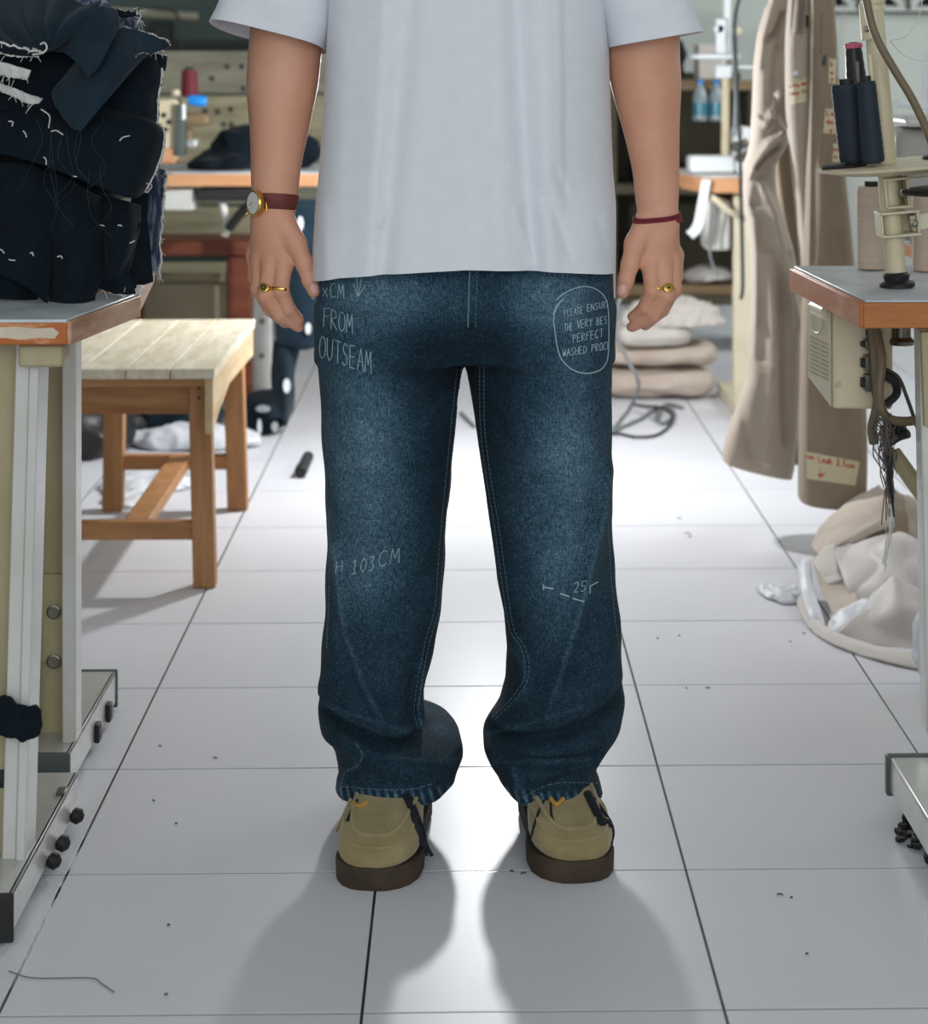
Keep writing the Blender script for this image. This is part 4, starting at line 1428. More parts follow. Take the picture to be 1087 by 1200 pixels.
CREASES = [
    ([(366, 836), (400, 848), (440, 862), (480, 872), (520, 876), (546, 876)], -.018, 7),
    ([(372, 824), (410, 836), (450, 850), (490, 860)], .009, 6),
    ([(400, 862), (440, 884), (500, 892), (540, 890)], .006, 9),
    ([(388, 640), (402, 740), (425, 800), (450, 845)], .008, 6),
    ([(396, 700), (416, 780)], -.003, 10),
    ([(497, 790), (490, 830), (496, 858)], .007, 5),
    ([(483, 800), (478, 840), (486, 862)], -.006, 6),
    ([(508, 745), (480, 790), (455, 830)], -.003, 9),
    ([(417, 872), (424, 885), (418, 898), (404, 905), (398, 930)], .005, 4),
    ([(430, 880), (434, 892), (420, 906)], -.004, 5),
    ([(450, 905), (520, 925)], -.002, 9),
    ([(545, 386), (505, 390), (470, 398), (430, 412)], -.007, 9),
    ([(548, 372), (500, 374), (450, 382)], .0015, 12),
    ([(430, 412), (445, 450), (470, 500), (490, 560)], -.005, 14),
    ([(528, 360), (470, 350), (420, 345)], -.002, 7),
    ([(540, 345), (480, 332)], -.002, 6),
    ([(542, 420), (505, 470), (470, 530), (440, 600)], -.004, 16),
    ([(520, 600), (480, 640), (450, 690)], -.002, 12),
    ([(515, 655), (470, 720), (430, 760)], -.003, 12),
    ([(553, 384), (600, 388), (650, 396)], -.005, 9),
    ([(556, 370), (610, 370), (650, 374)], .0012, 12),
    ([(556, 400), (600, 450), (650, 520), (700, 590)], -.003, 14),
    ([(570, 350), (640, 360)], -.002, 7),
    ([(560, 440), (620, 480), (700, 500)], -.002, 12),
    ([(650, 440), (672, 480), (690, 470)], -.005, 12),
    ([(716, 560), (706, 620), (685, 700), (660, 780), (640, 840)], .008, 7),
    ([(722, 640), (704, 720), (676, 800)], -.008, 12),
    ([(560, 876), (600, 868), (650, 857), (690, 845), (735, 826)], -.018, 7),
    ([(570, 860), (620, 848), (680, 830)], .009, 8),
    ([(590, 884), (640, 885), (680, 882), (700, 878)], -.011, 5),
    ([(576, 892), (640, 894), (690, 890)], .005, 5),
    ([(620, 922), (660, 900), (690, 892)], -.005, 6),
    ([(600, 760), (616, 790), (614, 812), (592, 834)], .006, 6),
    ([(596, 790), (604, 810), (588, 836)], -.005, 6),
    ([(600, 900), (606, 920), (612, 940)], .004, 4),
]
gx = S.x.ravel()
gz = S.z.ravel()
PXg, PYg = px_of(gx[:, None] + 0 * gz[None, :], YB - .09, gz[None, :] + 0 * gx[:, None])
fold = np.zeros(PXg.shape)
for pl, amp, wd_ in CREASES:
    fold += amp * np.exp(-(dist_poly(PXg, PYg, pl) / wd_) ** 2)
front = np.clip((YB + 0.02 - S.y) / 0.06, 0, 1)
wob = (0.0010 * np.sin(S.z * 41 + S.x * 23 + S.y * 17) * np.sin(S.x * 31 - S.z * 19 + 1.0) + 0.0007 * np.sin(S.z * 73 + S.x * 60 + S.y * 55)) * np.clip((1.0 - S.z) * 2, 0, 1)
S.f = S.f - fold[:, None, :] * front - wob
# hem: cut lower at the back, a turned band just above it
zh = 0.071 - np.clip((S.y - 2.74) / 0.24, -.1, 1) * 0.042 + np.where(S.x < 0, 0, -0.004 + (S.x - .13) * -0.05)
band = np.clip((zh + 0.024 - S.z) / 0.003, 0, 1)
S.f = S.f - 0.0018 * band
outer = S.f.copy()
S.f = np.maximum(S.f, zh - S.z)
S.f = np.maximum(S.f, -(np.maximum(outer + 0.009, S.z - 0.098)))
S.f = np.maximum(S.f, S.z - 0.825)
vJ, qJ = S.mesh()
del outer
vJ = smooth_np(vJ, qJ, 3, 0.5)
vJ2 = smooth_np(vJ, qJ, 5, 0.5)
mz = np.clip((vJ[:, 2] - .088) / .02, 0, 1) * np.clip((.27 - vJ[:, 2]) / .04, 0, 1)
vJ = vJ + (vJ2 - vJ) * mz[:, None]
meJ = np_mesh('jeans', vJ - PO, qJ)

# cloth tone: faded thighs and knees, worn ridges, dark unworn sides, painted crotch shade and ankle backlight
pxv, pyv = px_of(vJ[:, 0], vJ[:, 1], vJ[:, 2])


def gz2(cx, cy, sx, sy):
    return np.exp(-((pxv - cx) / sx) ** 2 - ((pyv - cy) / sy) ** 2)


wear_and_light = 0.17 + 0.47 * gz2(424, 530, 66, 185) + 0.46 * gz2(664, 540, 54, 185) + 0.36 * gz2(450, 346, 90, 36) + 0.36 * gz2(640, 350, 80, 38)
wear_and_light += 0.16 * gz2(430, 680, 40, 60) + 0.12 * gz2(650, 680, 40, 60)
wear_and_light -= 0.30 * gz2(490, 428, 46, 34) + 0.22 * gz2(575, 430, 22, 90) + .12 * gz2(545, 400, 40, 26) + .20 * gz2(505, 520, 26, 90) + .10 * gz2(640, 440, 20, 40)  # darker crotch and inner thighs; crotch fold shade is put into the colour
wear_and_light -= 0.12 * gz2(600, 470, 20, 80)
for pl, amp, wd_ in CREASES:
    if amp > .002:
        wear_and_light += 0.16 * np.exp(-(dist_poly(pxv, pyv, pl) / 3.0) ** 2)
wear_and_light += .30 * gz2(520, 853, 24, 12)  # backlight on the inner ankle fold, painted into the denim
backm = np.clip((vJ[:, 1] - YB) / 0.05, 0, 1)
wear_and_light = wear_and_light * (1 - backm) + 0.38 * backm
zhv = 0.071 - np.clip((vJ[:, 1] - 2.74) / 0.24, -.1, 1) * 0.042 + np.where(vJ[:, 0] < 0, 0, -0.004 + (vJ[:, 0] - .13) * -0.05)
hb = np.clip(1.6 * (1 - np.abs(vJ[:, 2] - zhv - 0.012) / 0.014), 0, 1)
rope = 0.5 + 0.5 * np.sin(vJ[:, 0] * 560 + vJ[:, 2] * 160)
wear_and_light += hb * ((rope ** 1.5) * 0.62 - 0.10)
wear_and_light += 0.6 * np.clip(1 - np.abs(vJ[:, 2] - zhv) / 0.004, 0, 1)
at = meJ.color_attributes.new('wear_and_light', 'FLOAT_COLOR', 'POINT')
wc = np.clip(wear_and_light, 0, 1)
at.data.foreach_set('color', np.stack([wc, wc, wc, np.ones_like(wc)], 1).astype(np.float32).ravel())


def denim_material():
    m = bpy.data.materials.new('washed_blue_denim')
    m.use_nodes = True
    nt = m.node_tree
    b = nt.nodes['Principled BSDF']
    b.inputs['Roughness'].default_value = 0.9
    b.inputs['Specular IOR Level'].default_value = 0.15
    b.inputs['Sheen Weight'].default_value = 0.02
    tc = nt.nodes.new('ShaderNodeTexCoord')
    ca = nt.nodes.new('ShaderNodeAttribute')
    ca.attribute_name = 'wear_and_light'

    def noi(scale, st, det=3):
        mp = nt.nodes.new('ShaderNodeMapping')
        mp.inputs['Scale'].default_value = st
        nt.links.new(tc.outputs['Object'], mp.inputs[0])
        n = nt.nodes.new('ShaderNodeTexNoise')
        n.inputs['Scale'].default_value = scale
        n.inputs['Detail'].default_value = det
        n.inputs['Roughness'].default_value = 0.7
        nt.links.new(mp.outputs[0], n.inputs['Vector'])
        return n.outputs['Fac']

    def mth(op, a, bb):
        q = nt.nodes.new('ShaderNodeMath')
        q.operation = op
        for i, v in enumerate((a, bb)):
            if isinstance(v, (int, float)):
                q.inputs[i].default_value = v
            else:
                nt.links.new(v, q.inputs[i])
        return q.outputs[0]

    slub = noi(260, (3.2, 3.2, 0.55))
    weft = noi(300, (.5, .5, 3.0))
    mott = noi(16, (1, 1, 1), 5)
    t = mth('ADD', ca.outputs['Fac'], mth('MULTIPLY', mth('SUBTRACT', slub, 0.5), 1.35))
    t = mth('ADD', t, mth('MULTIPLY', mth('SUBTRACT', weft, 0.5), 0.85))
    t = mth('ADD', t, mth('MULTIPLY', mth('SUBTRACT', mott, 0.5), 0.45))
    r = nt.nodes.new('ShaderNodeValToRGB')
    els = r.color_ramp.elements
    els[0].position = 0.0
    els[0].color = srgb(13, 29, 40)
    els[1].position = 1.0
    els[1].color = srgb(134, 156, 168)
    e_ = els.new(0.38)
    e_.color = srgb(38, 62, 77)
    e_ = els.new(0.68)
    e_.color = srgb(76, 103, 119)
    nt.links.new(t, r.inputs[0])
    nt.links.new(r.outputs[0], b.inputs['Base Color'])
    bp = nt.nodes.new('ShaderNodeBump')
    bp.inputs['Strength'].default_value = 0.35
    bp.inputs['Distance'].default_value = 0.0012
    nt.links.new(slub, bp.inputs['Height'])
    nt.links.new(bp.outputs[0], b.inputs['Normal'])
    return m


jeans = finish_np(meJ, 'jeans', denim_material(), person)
bvhJ = BVHTree.FromPolygons([Vector(p) for p in vJ], [tuple(map(int, f)) for f in qJ])


def seam(name, pls, r, m, dash=None, lift=0.0004, step=2.0, par=None):
    mb = MB()
    for pl in pls:
        for sg in project(bvhJ, pl, lift, step):
            if dash:
                i = 0
                while i < len(sg) - 1:
                    j = min(i + dash[0], len(sg) - 1)
                    mb.tube(sg[i:j + 1], r, 4)
                    i = j + dash[1]
            else:
                mb.tube(sg, r, 5)
    return mb.build(name, m, par or jeans, sharp=0)


def smooth_px(pl, n=30):
    return [(p.x, p.y) for p in catmull([Vector((a, b, 0)) for a, b in pl], n)]


sl = smooth_px([(540, 432), (531, 520), (523, 600), (518, 660), (514, 712), (503, 752), (494, 800), (490, 835), (494, 850)], 60)
srm = smooth_px([(562, 430), (563, 500), (570, 560), (580, 620), (588, 680), (597, 736), (610, 758), (615, 780), (612, 800), (598, 820), (584, 834), (574, 845)], 60)
sol = smooth_px([(385, 600), (386, 680), (383, 760)], 20)
sor = smooth_px([(711, 600), (716, 680), (722, 740), (727, 770)], 20)
fly = [(550, 318), (549, 350), (548, 383)]
seam('stitching', [sl, srm, sol, sor, smooth_px([(417, 872), (424, 884), (419, 897), (404, 906), (399, 930)], 20)], .0005, M_STITCH, dash=(2, 1), step=1.6)
seam('stitching', [[(x - 5, y) for x, y in sl], [(x + 5, y) for x, y in srm]], .00045, M_STITCH, dash=(2, 1), step=1.6)
seam('fly_seam', [fly], .0011, M_STITCH)
seam('stitching', [[(x + 9, y) for x, y in fly]], .0005, M_STITCH, dash=(2, 1), step=1.6)
seam('hem_stitching', [smooth_px([(398, 921), (440, 925), (480, 925), (509, 918)], 30), smooth_px([(612, 935), (640, 920), (670, 917), (704, 918)], 30)], .0005, M_STITCH, dash=(2, 1), step=1.6)
# chalk handwriting
chk = {}
chk['a'] = strokes('xCM', (378, 347), (8.8, 1.2), (0, -17), .85)
chk['b'] = [[(418, 322), (419, 346)], [(424, 322), (420, 347)], [(414, 332), (419, 347)], [(428, 334), (420, 347)]]
chk['c'] = strokes('FROM', (379, 383), (8.8, 2.2), (.5, -23), .85)
chk['d'] = strokes('OUTSEAM', (374, 419), (8.9, 2.8), (.6, -26), .82)
chk['e'] = strokes('H', (393.5, 671), (11, -2), (1, -13), .7) + strokes('103', (411, 673), (10, -1.6), (2.2, -17), .72) + strokes('CM', (443, 664), (13.5, -2.4), (1.6, -18), .8)
chk['f'] = strokes('25', (672, 694), (8, -.6), (1, -12), .8)
circ = smooth_px([(651, 352), (660, 344), (676, 337), (690, 336), (703, 342), (710, 352), (712.5, 366), (713, 390), (712.5, 412), (710, 425), (702, 434), (687, 437.5), (672, 434), (659, 423), (653, 408), (649.5, 384), (648.5, 374), (652, 360), (660, 350)], 60)
chk['g'] = [circ, [(647.5, 369), (652, 358), (659, 351)]]
chk['h'] = strokes('PLEASE', (661, 371.5), (3.85, -.75), (-.4, -8), .75) + strokes('ENSURE', (688, 365), (4.6, -.9), (-.2, -8), .72)
chk['i'] = strokes('THE', (661, 388), (3.6, -.5), (0, -8.5), .75) + strokes('VERY', (676, 385), (4.7, -.9), (0, -9), .75) + strokes('BEST', (699, 381), (4.3, -.8), (0, -8.5), .75)
chk['j'] = strokes('PERFECT', (671, 401.5), (5.2, -1.0), (.2, -9.5), .75)
chk['k'] = strokes('WASHED', (659, 418), (4.9, -.8), (.2, -8.5), .78) + strokes('PROCESS', (693, 412.5), (4.6, -.8), (.2, -9), .75)
for key, st in chk.items():
    if key in 'hik':
        st = [[q_ for q_ in densify(pl, .6) if q_[0] < 712] for pl in st]
        st = [pl for pl in st if len(pl) > 1]
    o = seam('chalk_lettering', st, .0005 if key != 'g' else .0008, M_CHALK, lift=0.0001, step=1.2)
    o['kind'] = 'stuff'
o = seam('chalk_lettering', [[(636.5, 685), (636.5, 691)], [(637, 688), (648, 690)], [(656, 695.5), (667, 699)], [(670, 701), (684, 705)], [(691, 687), (700, 682)], [(691, 687), (691, 695)]], .0010, M_CHALK, lift=0.0001, step=1.2)
o['kind'] = 'stuff'
for o in list(jeans.children):
    if 'stitching' in o.name:
        o['kind'] = 'stuff'

# ---- shoes
def shoe(tag_, toe, heel, sgn, lab):
    """Moccasin-style suede shoe from heel to toe points on the floor."""
    toe, heel = Vector(toe), Vector(heel)
    ax = toe - heel
    Ls = ax.length
    ax.normalize()
    sd = Vector((ax.y, -ax.x, 0))          # towards the photo's left when the toe points at the lens
    up = Vector((0, 0, 1))
    par = bpy.data.objects.new('shoe', None)

    def pt(u, s, z):
        return heel + ax * (u * Ls) + sd * s + up * z
    # outline half width along the shoe
    us = [0, .04, .12, .25, .42, .6, .74, .84, .91, .96, .99, 1.0]
    ws = [.010, .024, .033, .036, .038, .046, .0535, .0540, .0480, .0375, .0235, .0100]
    bend = [0, 0, 0, 0, .002, .004, .005, .005, .004, .003, .002, .001]
    hz = [.085, .095, .10, .102, .100, .092, .082, .070, .061, .052, .045, .037]
    rings = []
    N = 36
    for u, w_, bd, hgt in zip(us, ws, bend, hz):
        r = []
        for k in range(N):
            t = 2 * PI * k / N
            ct, st_ = math.cos(t), math.sin(t)
            x = math.copysign(abs(ct) ** (.55 if st_ > 0 else .38), ct) * w_
            zz = 0.026 + (hgt - .026) * (0.5 + 0.5 * math.copysign(abs(st_) ** .72, st_))
            r.append(pt(u, x + bd * sgn, zz))
        rings.append(r)
    m = MB().rings(rings)
    upm = m.build('shoe', M_SUEDE, person, sharp=0, subs=1)
    # sole slab
    m = MB()
    poly = []
    for u, w_, bd in zip(us, ws, bend):
        poly.append((u, w_ + .0012 + bd * sgn))
    out = [(u, s) for u, s in poly] + [(u, -(w_ + .0012) + bd * sgn) for u, w_, bd in reversed(list(zip(us, ws, bend)))]
    rr = []
    for z, gr in ((0.0, -.002), (.004, .0), (.024, .001), (.029, -.001)):
        rr.append([pt(u + (0.008 if u > .97 else 0) * (1 if gr > -.002 else .3), s * (1 + gr / .05), z) for u, s in out])
    m.rings(rr).build('sole', M_CREPE, upm, sharp=50)
    tree = BVHTree.FromPolygons(*shoe_geom(upm))
    # raised apron seam round the toe, apron plug and lip
    pth = []
    for k in range(41):
        t = PI * k / 40
        s = math.copysign(abs(math.cos(t)) ** .6, math.cos(t)) * .0395
        u = 0.46 + .455 * abs(math.sin(t)) ** .5
        o = pt(u, s + .004 * sgn, .30)
        hit = tree.ray_cast(o, Vector((0, 0, -1)))
        if hit[0] is not None:
            pth.append(hit[0] + hit[1] * .0006)
    MB().tube(pth, .0034, 8).build('apron_seam', M_SUEDE2, upm)
    p2 = []
    for k in range(41):
        t = PI * k / 40
        s = math.copysign(abs(math.cos(t)) ** .7, math.cos(t)) * .0475
        u = 0.66 + .305 * abs(math.sin(t)) ** .5
        hit = tree.ray_cast(pt(u, s + .004 * sgn, .3), Vector((0, 0, -1)))
        if hit[0] is not None:
            p2.append(hit[0] + hit[1] * .0002)
    MB().tube(p2, .0024, 7).build('welt_stitch', M_SUEDE2, upm)
    MB().box(pt(.10, sgn * -.032, .048), (.006, .05, .036), Matrix(((sd.x, -ax.x, 0), (sd.y, -ax.y, 0), (0, 0, 1)))).build('heel_counter', M_HEELL, upm, bevel=.002)
    return upm, pt, tree


def shoe_geom(o):
    dg = bpy.context.evaluated_depsgraph_get()
    dg.update()
    ev = o.evaluated_get(dg)
    me = ev.to_mesh()
    off = np.array(person.location)
    vs = [Vector(v.co) + person.location for v in me.vertices]
    fs = [tuple(p.vertices) for p in me.polygons]
    ev.to_mesh_clear()
    return vs, fs


toeL = FL(429, 1043)
toeR = FL(684, 1034)
sh1, pt1, tr1 = shoe('l', (toeL.x, toeL.y - .002, 0), (P(484, 970, 2.95).x, 2.940, 0), -1, '')
sh2, pt2, tr2 = shoe('r', (toeR.x, toeR.y - .002, 0), (P(629, 970, 2.96).x, 2.950, 0), 1, '')


def on_shoe(tree, px, py, Yd, lift):
    d = (P(px, py, 3.0) - CAMP).normalized()
    hit = tree.ray_cast(CAMP, d)
    if hit[0] is not None and hit[3] < 3.2:
        return hit[0] - d * lift
    return P(px, py, Yd)


def lace(sh, tree, pts, r, m=M_LACE):
    out = []
    for a, b in smooth_px(pts, 16):
        q_ = on_shoe(tree, a, b, out[-1].y if out else 2.74, (r[0] if isinstance(r, list) else r) * .8)
        out.append(q_)
    MB().tube(out, r, 7).build('lace', m, sh)


lace(sh1, tr1, [(474, 930), (482, 948), (488, 966), (494, 984), (499, 992)], .0044)
lace(sh1, tr1, [(480, 932), (489, 955), (496, 975), (499, 990), (506, 1003)], .0026)
lace(sh1, tr1, [(494, 984), (498, 994), (500, 1003)], .0016)
lace(sh1, tr1, [(418, 938), (412, 950), (407, 962)], .0024)
lace(sh1, tr1, [(411, 936), (404, 952), (398, 966), (394, 974)], .0022, M_SUEDE2)
MB().tube([on_shoe(tr1, a, b, 2.74, .003) for a, b in smooth_px([(414, 940), (420, 945), (430, 940)], 8)], .0032, 6).build('tongue_tag', M_LINING, sh1)
lace(sh2, tr2, [(688, 930), (695, 944), (702, 958), (707, 966)], .0056)
lace(sh2, tr2, [(696, 936), (706, 950), (715, 964), (718, 976), (716, 988)], .0026)
lace(sh2, tr2, [(699, 963), (707, 961), (716, 968)], .0036)
lace(sh2, tr2, [(637, 938), (630, 954), (625, 970), (622, 982)], .0018)
lace(sh2, tr2, [(645, 936), (646, 955), (650, 966)], .0016)
MB().tube([on_shoe(tr2, a, b, 2.74, .003) for a, b in smooth_px([(645, 936), (652, 943), (660, 936)], 8)], .0032, 6).build('tongue_tag', M_LINING, sh2)

# ---- t-shirt
YS = 2.865
sy = [-330, -250, -120, 0, 60, 160, 240, 290, 335]
sxl = [404, 372, 384, 386, 384, 378.5, 372, 369, 367]
sxr = [684, 716, 704, 712, 713, 716, 719, 719, 718.5]
zz = [Zp(y, YS) for y in sy]
order = np.argsort(zz)
zz = np.array(zz)[order]
lx = np.array([P(a, b, YS).x for a, b in zip(sxl, sy)])[order]
rx = np.array([P(a, b, YS).x for a, b in zip(sxr, sy)])[order]
NS, NT = 420, 150
hem_pts = [(366, 337), (376, 334), (400, 328), (450, 322), (500, 318), (545, 315), (590, 316), (640, 318), (690, 323), (719, 327)]
hx = np.array([P(a, b, 2.73).x for a, b in hem_pts])
hzv = np.array([P(a, b, 2.73).z for a, b in hem_pts])
zback = P(540, 346, 2.93).z
ztop = Zp(-330, YS)
vs = np.zeros((NT, NS, 3))
for j in range(NT):
    for k in range(NS):
        t = 2 * PI * k / NS
        ct, st_ = math.cos(t), math.sin(t)
        n = 3.0
        cx_ = math.copysign(abs(ct) ** (2 / n), ct)
        cy_ = math.copysign(abs(st_) ** (2 / n), st_)
        # hem height for this column
        f = min(max((0.55 - cy_) / 0.25, 0), 1) if cy_ > 0 else 1.0
        xm = 0.0 + cx_ * 0.2
        zhm = float(np.interp(xm, hx, hzv)) if cy_ < 0.1 else zback
        if cy_ < 0.1 and cy_ > -0.25:
            zhm = zhm
        u = (j / (NT - 1)) ** 0.9
        z = zhm + (ztop - zhm) * u
        a, b = np.interp(z, zz, lx), np.interp(z, zz, rx)
        c, r = (a + b) / 2, (b - a) / 2
        ry = np.interp(z, [.70, .80, .95, 1.1, 1.3, 1.48, 1.56], [.150, .148, .142, .138, .135, .115, .07])
        x = c + r * cx_
        y = YS + ry * cy_
        if cy_ > 0.1:
            x += math.copysign(.005, cx_) * min(1, (cy_ - .1) / .1) * min(1, max(0, (.95 - z) / .1))
        if cy_ < 0.3:
            pxx, pyy = px_of(x, y, z)
            fr_ = min(1, (0.3 - cy_) / .6)
            low = min(max((1.15 - z) / .35, 0), 1)
            d = 0.0
            for cx2, wd2, am, dr_ in ((465, 15, -.011, -.10), (445, 10, .004, -.05), (548, 34, .005, -.02), (612, 13, -.014, .06), (582, 16, .006, .02), (640, 12, .006, .03), (415, 14, -.003, -.03)):
                d += am * math.exp(-((pxx - cx2 - dr_ * (pyy - 130)) / wd2) ** 2) * (.75 + .25 * low)
            e0 = pxx - 658 - .01 * (pyy - 100)
            d -= (.0055 / (1 + math.exp(-e0 / 1.6)) + .00038 * max(0, e0)) * min(1, max(0, (262 - pyy) / 60))
            for (x0, y0, x1, y1), am, wd2 in (((452, 240, 444, 262), .004, 6), ((652, 200, 660, 222), -.004, 6), ((605, 248, 622, 310), .005, 6), ((640, 230, 668, 300), -.004, 7), ((700, 260, 712, 300), -.003, 6), ((378, 240, 382, 320), .004, 8)):
                tt = min(max(((pxx - x0) * (x1 - x0) + (pyy - y0) * (y1 - y0)) / ((x1 - x0) ** 2 + (y1 - y0) ** 2), 0), 1)
                dd = math.hypot(pxx - x0 - tt * (x1 - x0), pyy - y0 - tt * (y1 - y0))
                d += am * math.exp(-(dd / wd2) ** 2)
            y -= d * fr_
            y -= 0.0022 * soft((x, y, z * .6), 9, 2.0) * fr_
        vs[j, k] = (x, y, z)
mshirt = MB()
mshirt.rings([[Vector(p) for p in vs[j]] for j in range(NT)], cap=False)


def sleeve(hc, ha, hb, sc, sa, sb):
    rr = []
    n = 26
    for j in range(n):
        u = j / (n - 1)
        c = Vector(hc).lerp(Vector(sc), u)
        a = Vector(ha).lerp(Vector(sa), u)
        b = Vector(hb).lerp(Vector(sb), u)
        r = super_ring(c, a, b, 3.0 - .6 * u, 96)
        rr.append([p + (p - c).normalized() * (.004 * soft(p, 14, 1.0) + .003 * math.sin(p.z * 60 + p.x * 40)) for p in r])
    mshirt.rings(rr, cap=False)


sleeve(P(315, 44, YB), P(381, 60, YB) - P(315, 44, YB), (0.0, .085, -.010), (-.165, YB, 1.40), (.05, 0, -.085), (0, .085, 0))
sleeve(P(767, 47, YB), P(823, 37.5, YB) - P(767, 47, YB), (0.0, .085, -.002), (.165, YB, 1.40), (.05, 0, .085), (0, .085, 0))
shirt = mshirt.build('t_shirt', M_SHIRT, person, sharp=0, solid=0.0016)
# hem stitch line
# ---- watch, on the wrist nearer the dark cloth pile
def ringpath(c, ax, ra, rb, n=36, ph=0):
    ax = Vector(ax).normalized()
    u = (Vector((1, 0, 0)) - ax * ax.x).normalized()
    v = ax.cross(u)
    return [Vector(c) + u * (ra * math.cos(2 * PI * k / n)) + v * (rb * math.sin(2 * PI * k / n)) for k in range(n)]


wc_ = P(322, 237, 2.850)
wax = (P(321, 262, 2.847) - P(324, 205, 2.855)).normalized()
rr = []
for dz in (-.0105, -.0095, .0095, .0105):
    gr = .0 if abs(dz) > .01 else .0012
    rr.append(wrap(bvhL, wc_ + wax * dz, wax, 48, .0006 + gr))
watch = MB().rings(rr, cap=True).build('watch', M_STRAP, person, sharp=50)
watch['label'] = 'gold watch on a brown leather strap'
n = Vector((-.80, -.60, 0.05)).normalized()
cc = P(300.5, 238, 2.826)
MB().lathe([(.0165, -.003), (.0178, 0), (.0178, .004), (.0160, .0062), (.0150, .0062), (.0150, .005), (0, .005)], cc, n, 36).build('watch_case', M_GOLD, watch, sharp=30)
MB().lathe([(.0150, .0052), (.0150, .0058), (0, .0058)], cc, n, 36).build('dial', M_DIAL, watch)
u = Vector((0, 0, 1))
u = (u - n * u.z).normalized()
v = n.cross(u)
for a in range(12):
    t = 2 * PI * a / 12
    d_ = u * math.cos(t) + v * math.sin(t)
    MB().bar(cc + n * .0062 + d_ * .011, cc + n * .0062 + d_ * .0135, .0007, .0006, side=n).build('hour_mark', M_GOLD, watch)
for t, ln_ in ((0.5, .010), (2.4, .007)):
    d_ = u * math.cos(t) + v * math.sin(t)
    MB().bar(cc + n * .0066, cc + n * .0066 + d_ * ln_, .0008, .0006, side=n).build('watch_hand', M_GOLD, watch)
MB().lathe([(.0022, 0), (.0024, .003), (.0018, .004)], cc - u * .0178 + n * .001, -u, 10).build('crown', M_GOLD, watch)
MB().box(P(345, 238, 2.842), (.003, .012, .022)).build('buckle', M_GOLD, watch, bevel=.001)
MB().bar(P(312, 226, 2.8205), P(312.5, 249, 2.8205), .003, .003, side=(1, 0, 0)).build('strap_lug', M_GOLD, watch, bevel=.0008)

# ---- red cord bracelet
bc = P(770.5, 253, 2.848)
bax = Vector((-.10, -.12, 1)).normalized()
m = MB()
for dz in (-.0016, .0018):
    m.tube(wrap(bvhR, bc + bax * dz, bax, 48, .0012), .0019, 8, closed=True)
br = m.build('bracelet', M_CORD, person)
br['label'] = 'dark red cord bracelet with a sliding knot'
MB().lathe([(.001, -.009), (.0036, -.006), (.0042, 0), (.0036, .006), (.001, .009)], P(793, 257, 2.832), (1, 0, -.42), 10).build('bracelet_knot', M_CORD, br)

# ---- signet rings
fngL, fngR = dataL[2], dataR[2]
for chain, i0, frac, sgn_, lab, bv in ((fngL[1], 0, .86, -1, 'gold signet ring with dark engraved face', bvhL), (fngR[1], 0, .86, 1, 'gold signet ring with small dark stone', bvhR)):
    a, b = chain[i0], chain[i0 + 1]
    pa_, pb2 = P(*a[:3]), P(*b[:3])
    c = pa_.lerp(pb2, frac)
    ax = (pb2 - pa_).normalized()
    r = a[3] + (b[3] - a[3]) * frac + .0008
    rr = []
    for dz in (-.0022, -.0014, .0014, .0022):
        rr.append(wrap(bv, c + ax * dz, ax, 30, .0003 + (.0011 if abs(dz) < .002 else 0), .02))
    rg = MB().rings(rr).build('finger_ring', M_GOLD, person)
    rg['label'] = lab
    f = Vector((0.25 * sgn_, -1, 0))
    f = (f - ax * f.dot(ax)).normalized()
    t_ = ax.cross(f)
    hit = bv.ray_cast(c, f, .03)
    q = hit[0] + f * .0004 if hit[0] is not None else c + f * r
    rr = []
    for hh_, w1, w2 in ((-.001, .0068, .004), (.0010, .0066, .0052), (.0024, .0058, .0052), (.0027, .005, .0046)):
        rr.append([q + f * hh_ + t_ * (1.25 * w1 * math.cos(k * PI / 10)) + ax * (1.2 * w2 * math.sin(k * PI / 10)) for k in range(20)])
    MB().rings(rr).build('signet_face', M_GOLD, rg, sharp=30)
    sz = .0034 if sgn_ < 0 else .0016
    if sgn_ < 0:
        MB().lathe([(.0044, 0), (.0044, .0003)], q + f * .0027, f, 16).build('dark_enamel', M_BLACK, rg)
        for k in range(4):
            t = k * PI / 4
            d_ = t_ * math.cos(t) + ax * math.sin(t)
            MB().bar(q + f * .0032 - d_ * .0036, q + f * .0032 + d_ * .0036, .0006, .0003, side=f).build('star_ray', M_GOLD, rg)
    else:
        MB().lathe([(.0018, 0), (.0018, .0004)], q + f * .0027, f, 12).build('dark_stone', M_BLACK, rg)

# ================================================================== DARK CLOTH PILE ON THE LEFT TABLES
def sheet(name, net, m, parent=None, thick=0.003, nu=26, nv=26, amp=0.004, sc=14, seed=0.0, ridge=0.6, origin=None, sharp=0):
    vs, fs, g = patch(net, nu, nv, amp, sc, seed, ridge)
    o = MB().add(vs, fs).build(name, m, parent, sharp=sharp or 180, solid=thick, origin=origin)
    return o, g


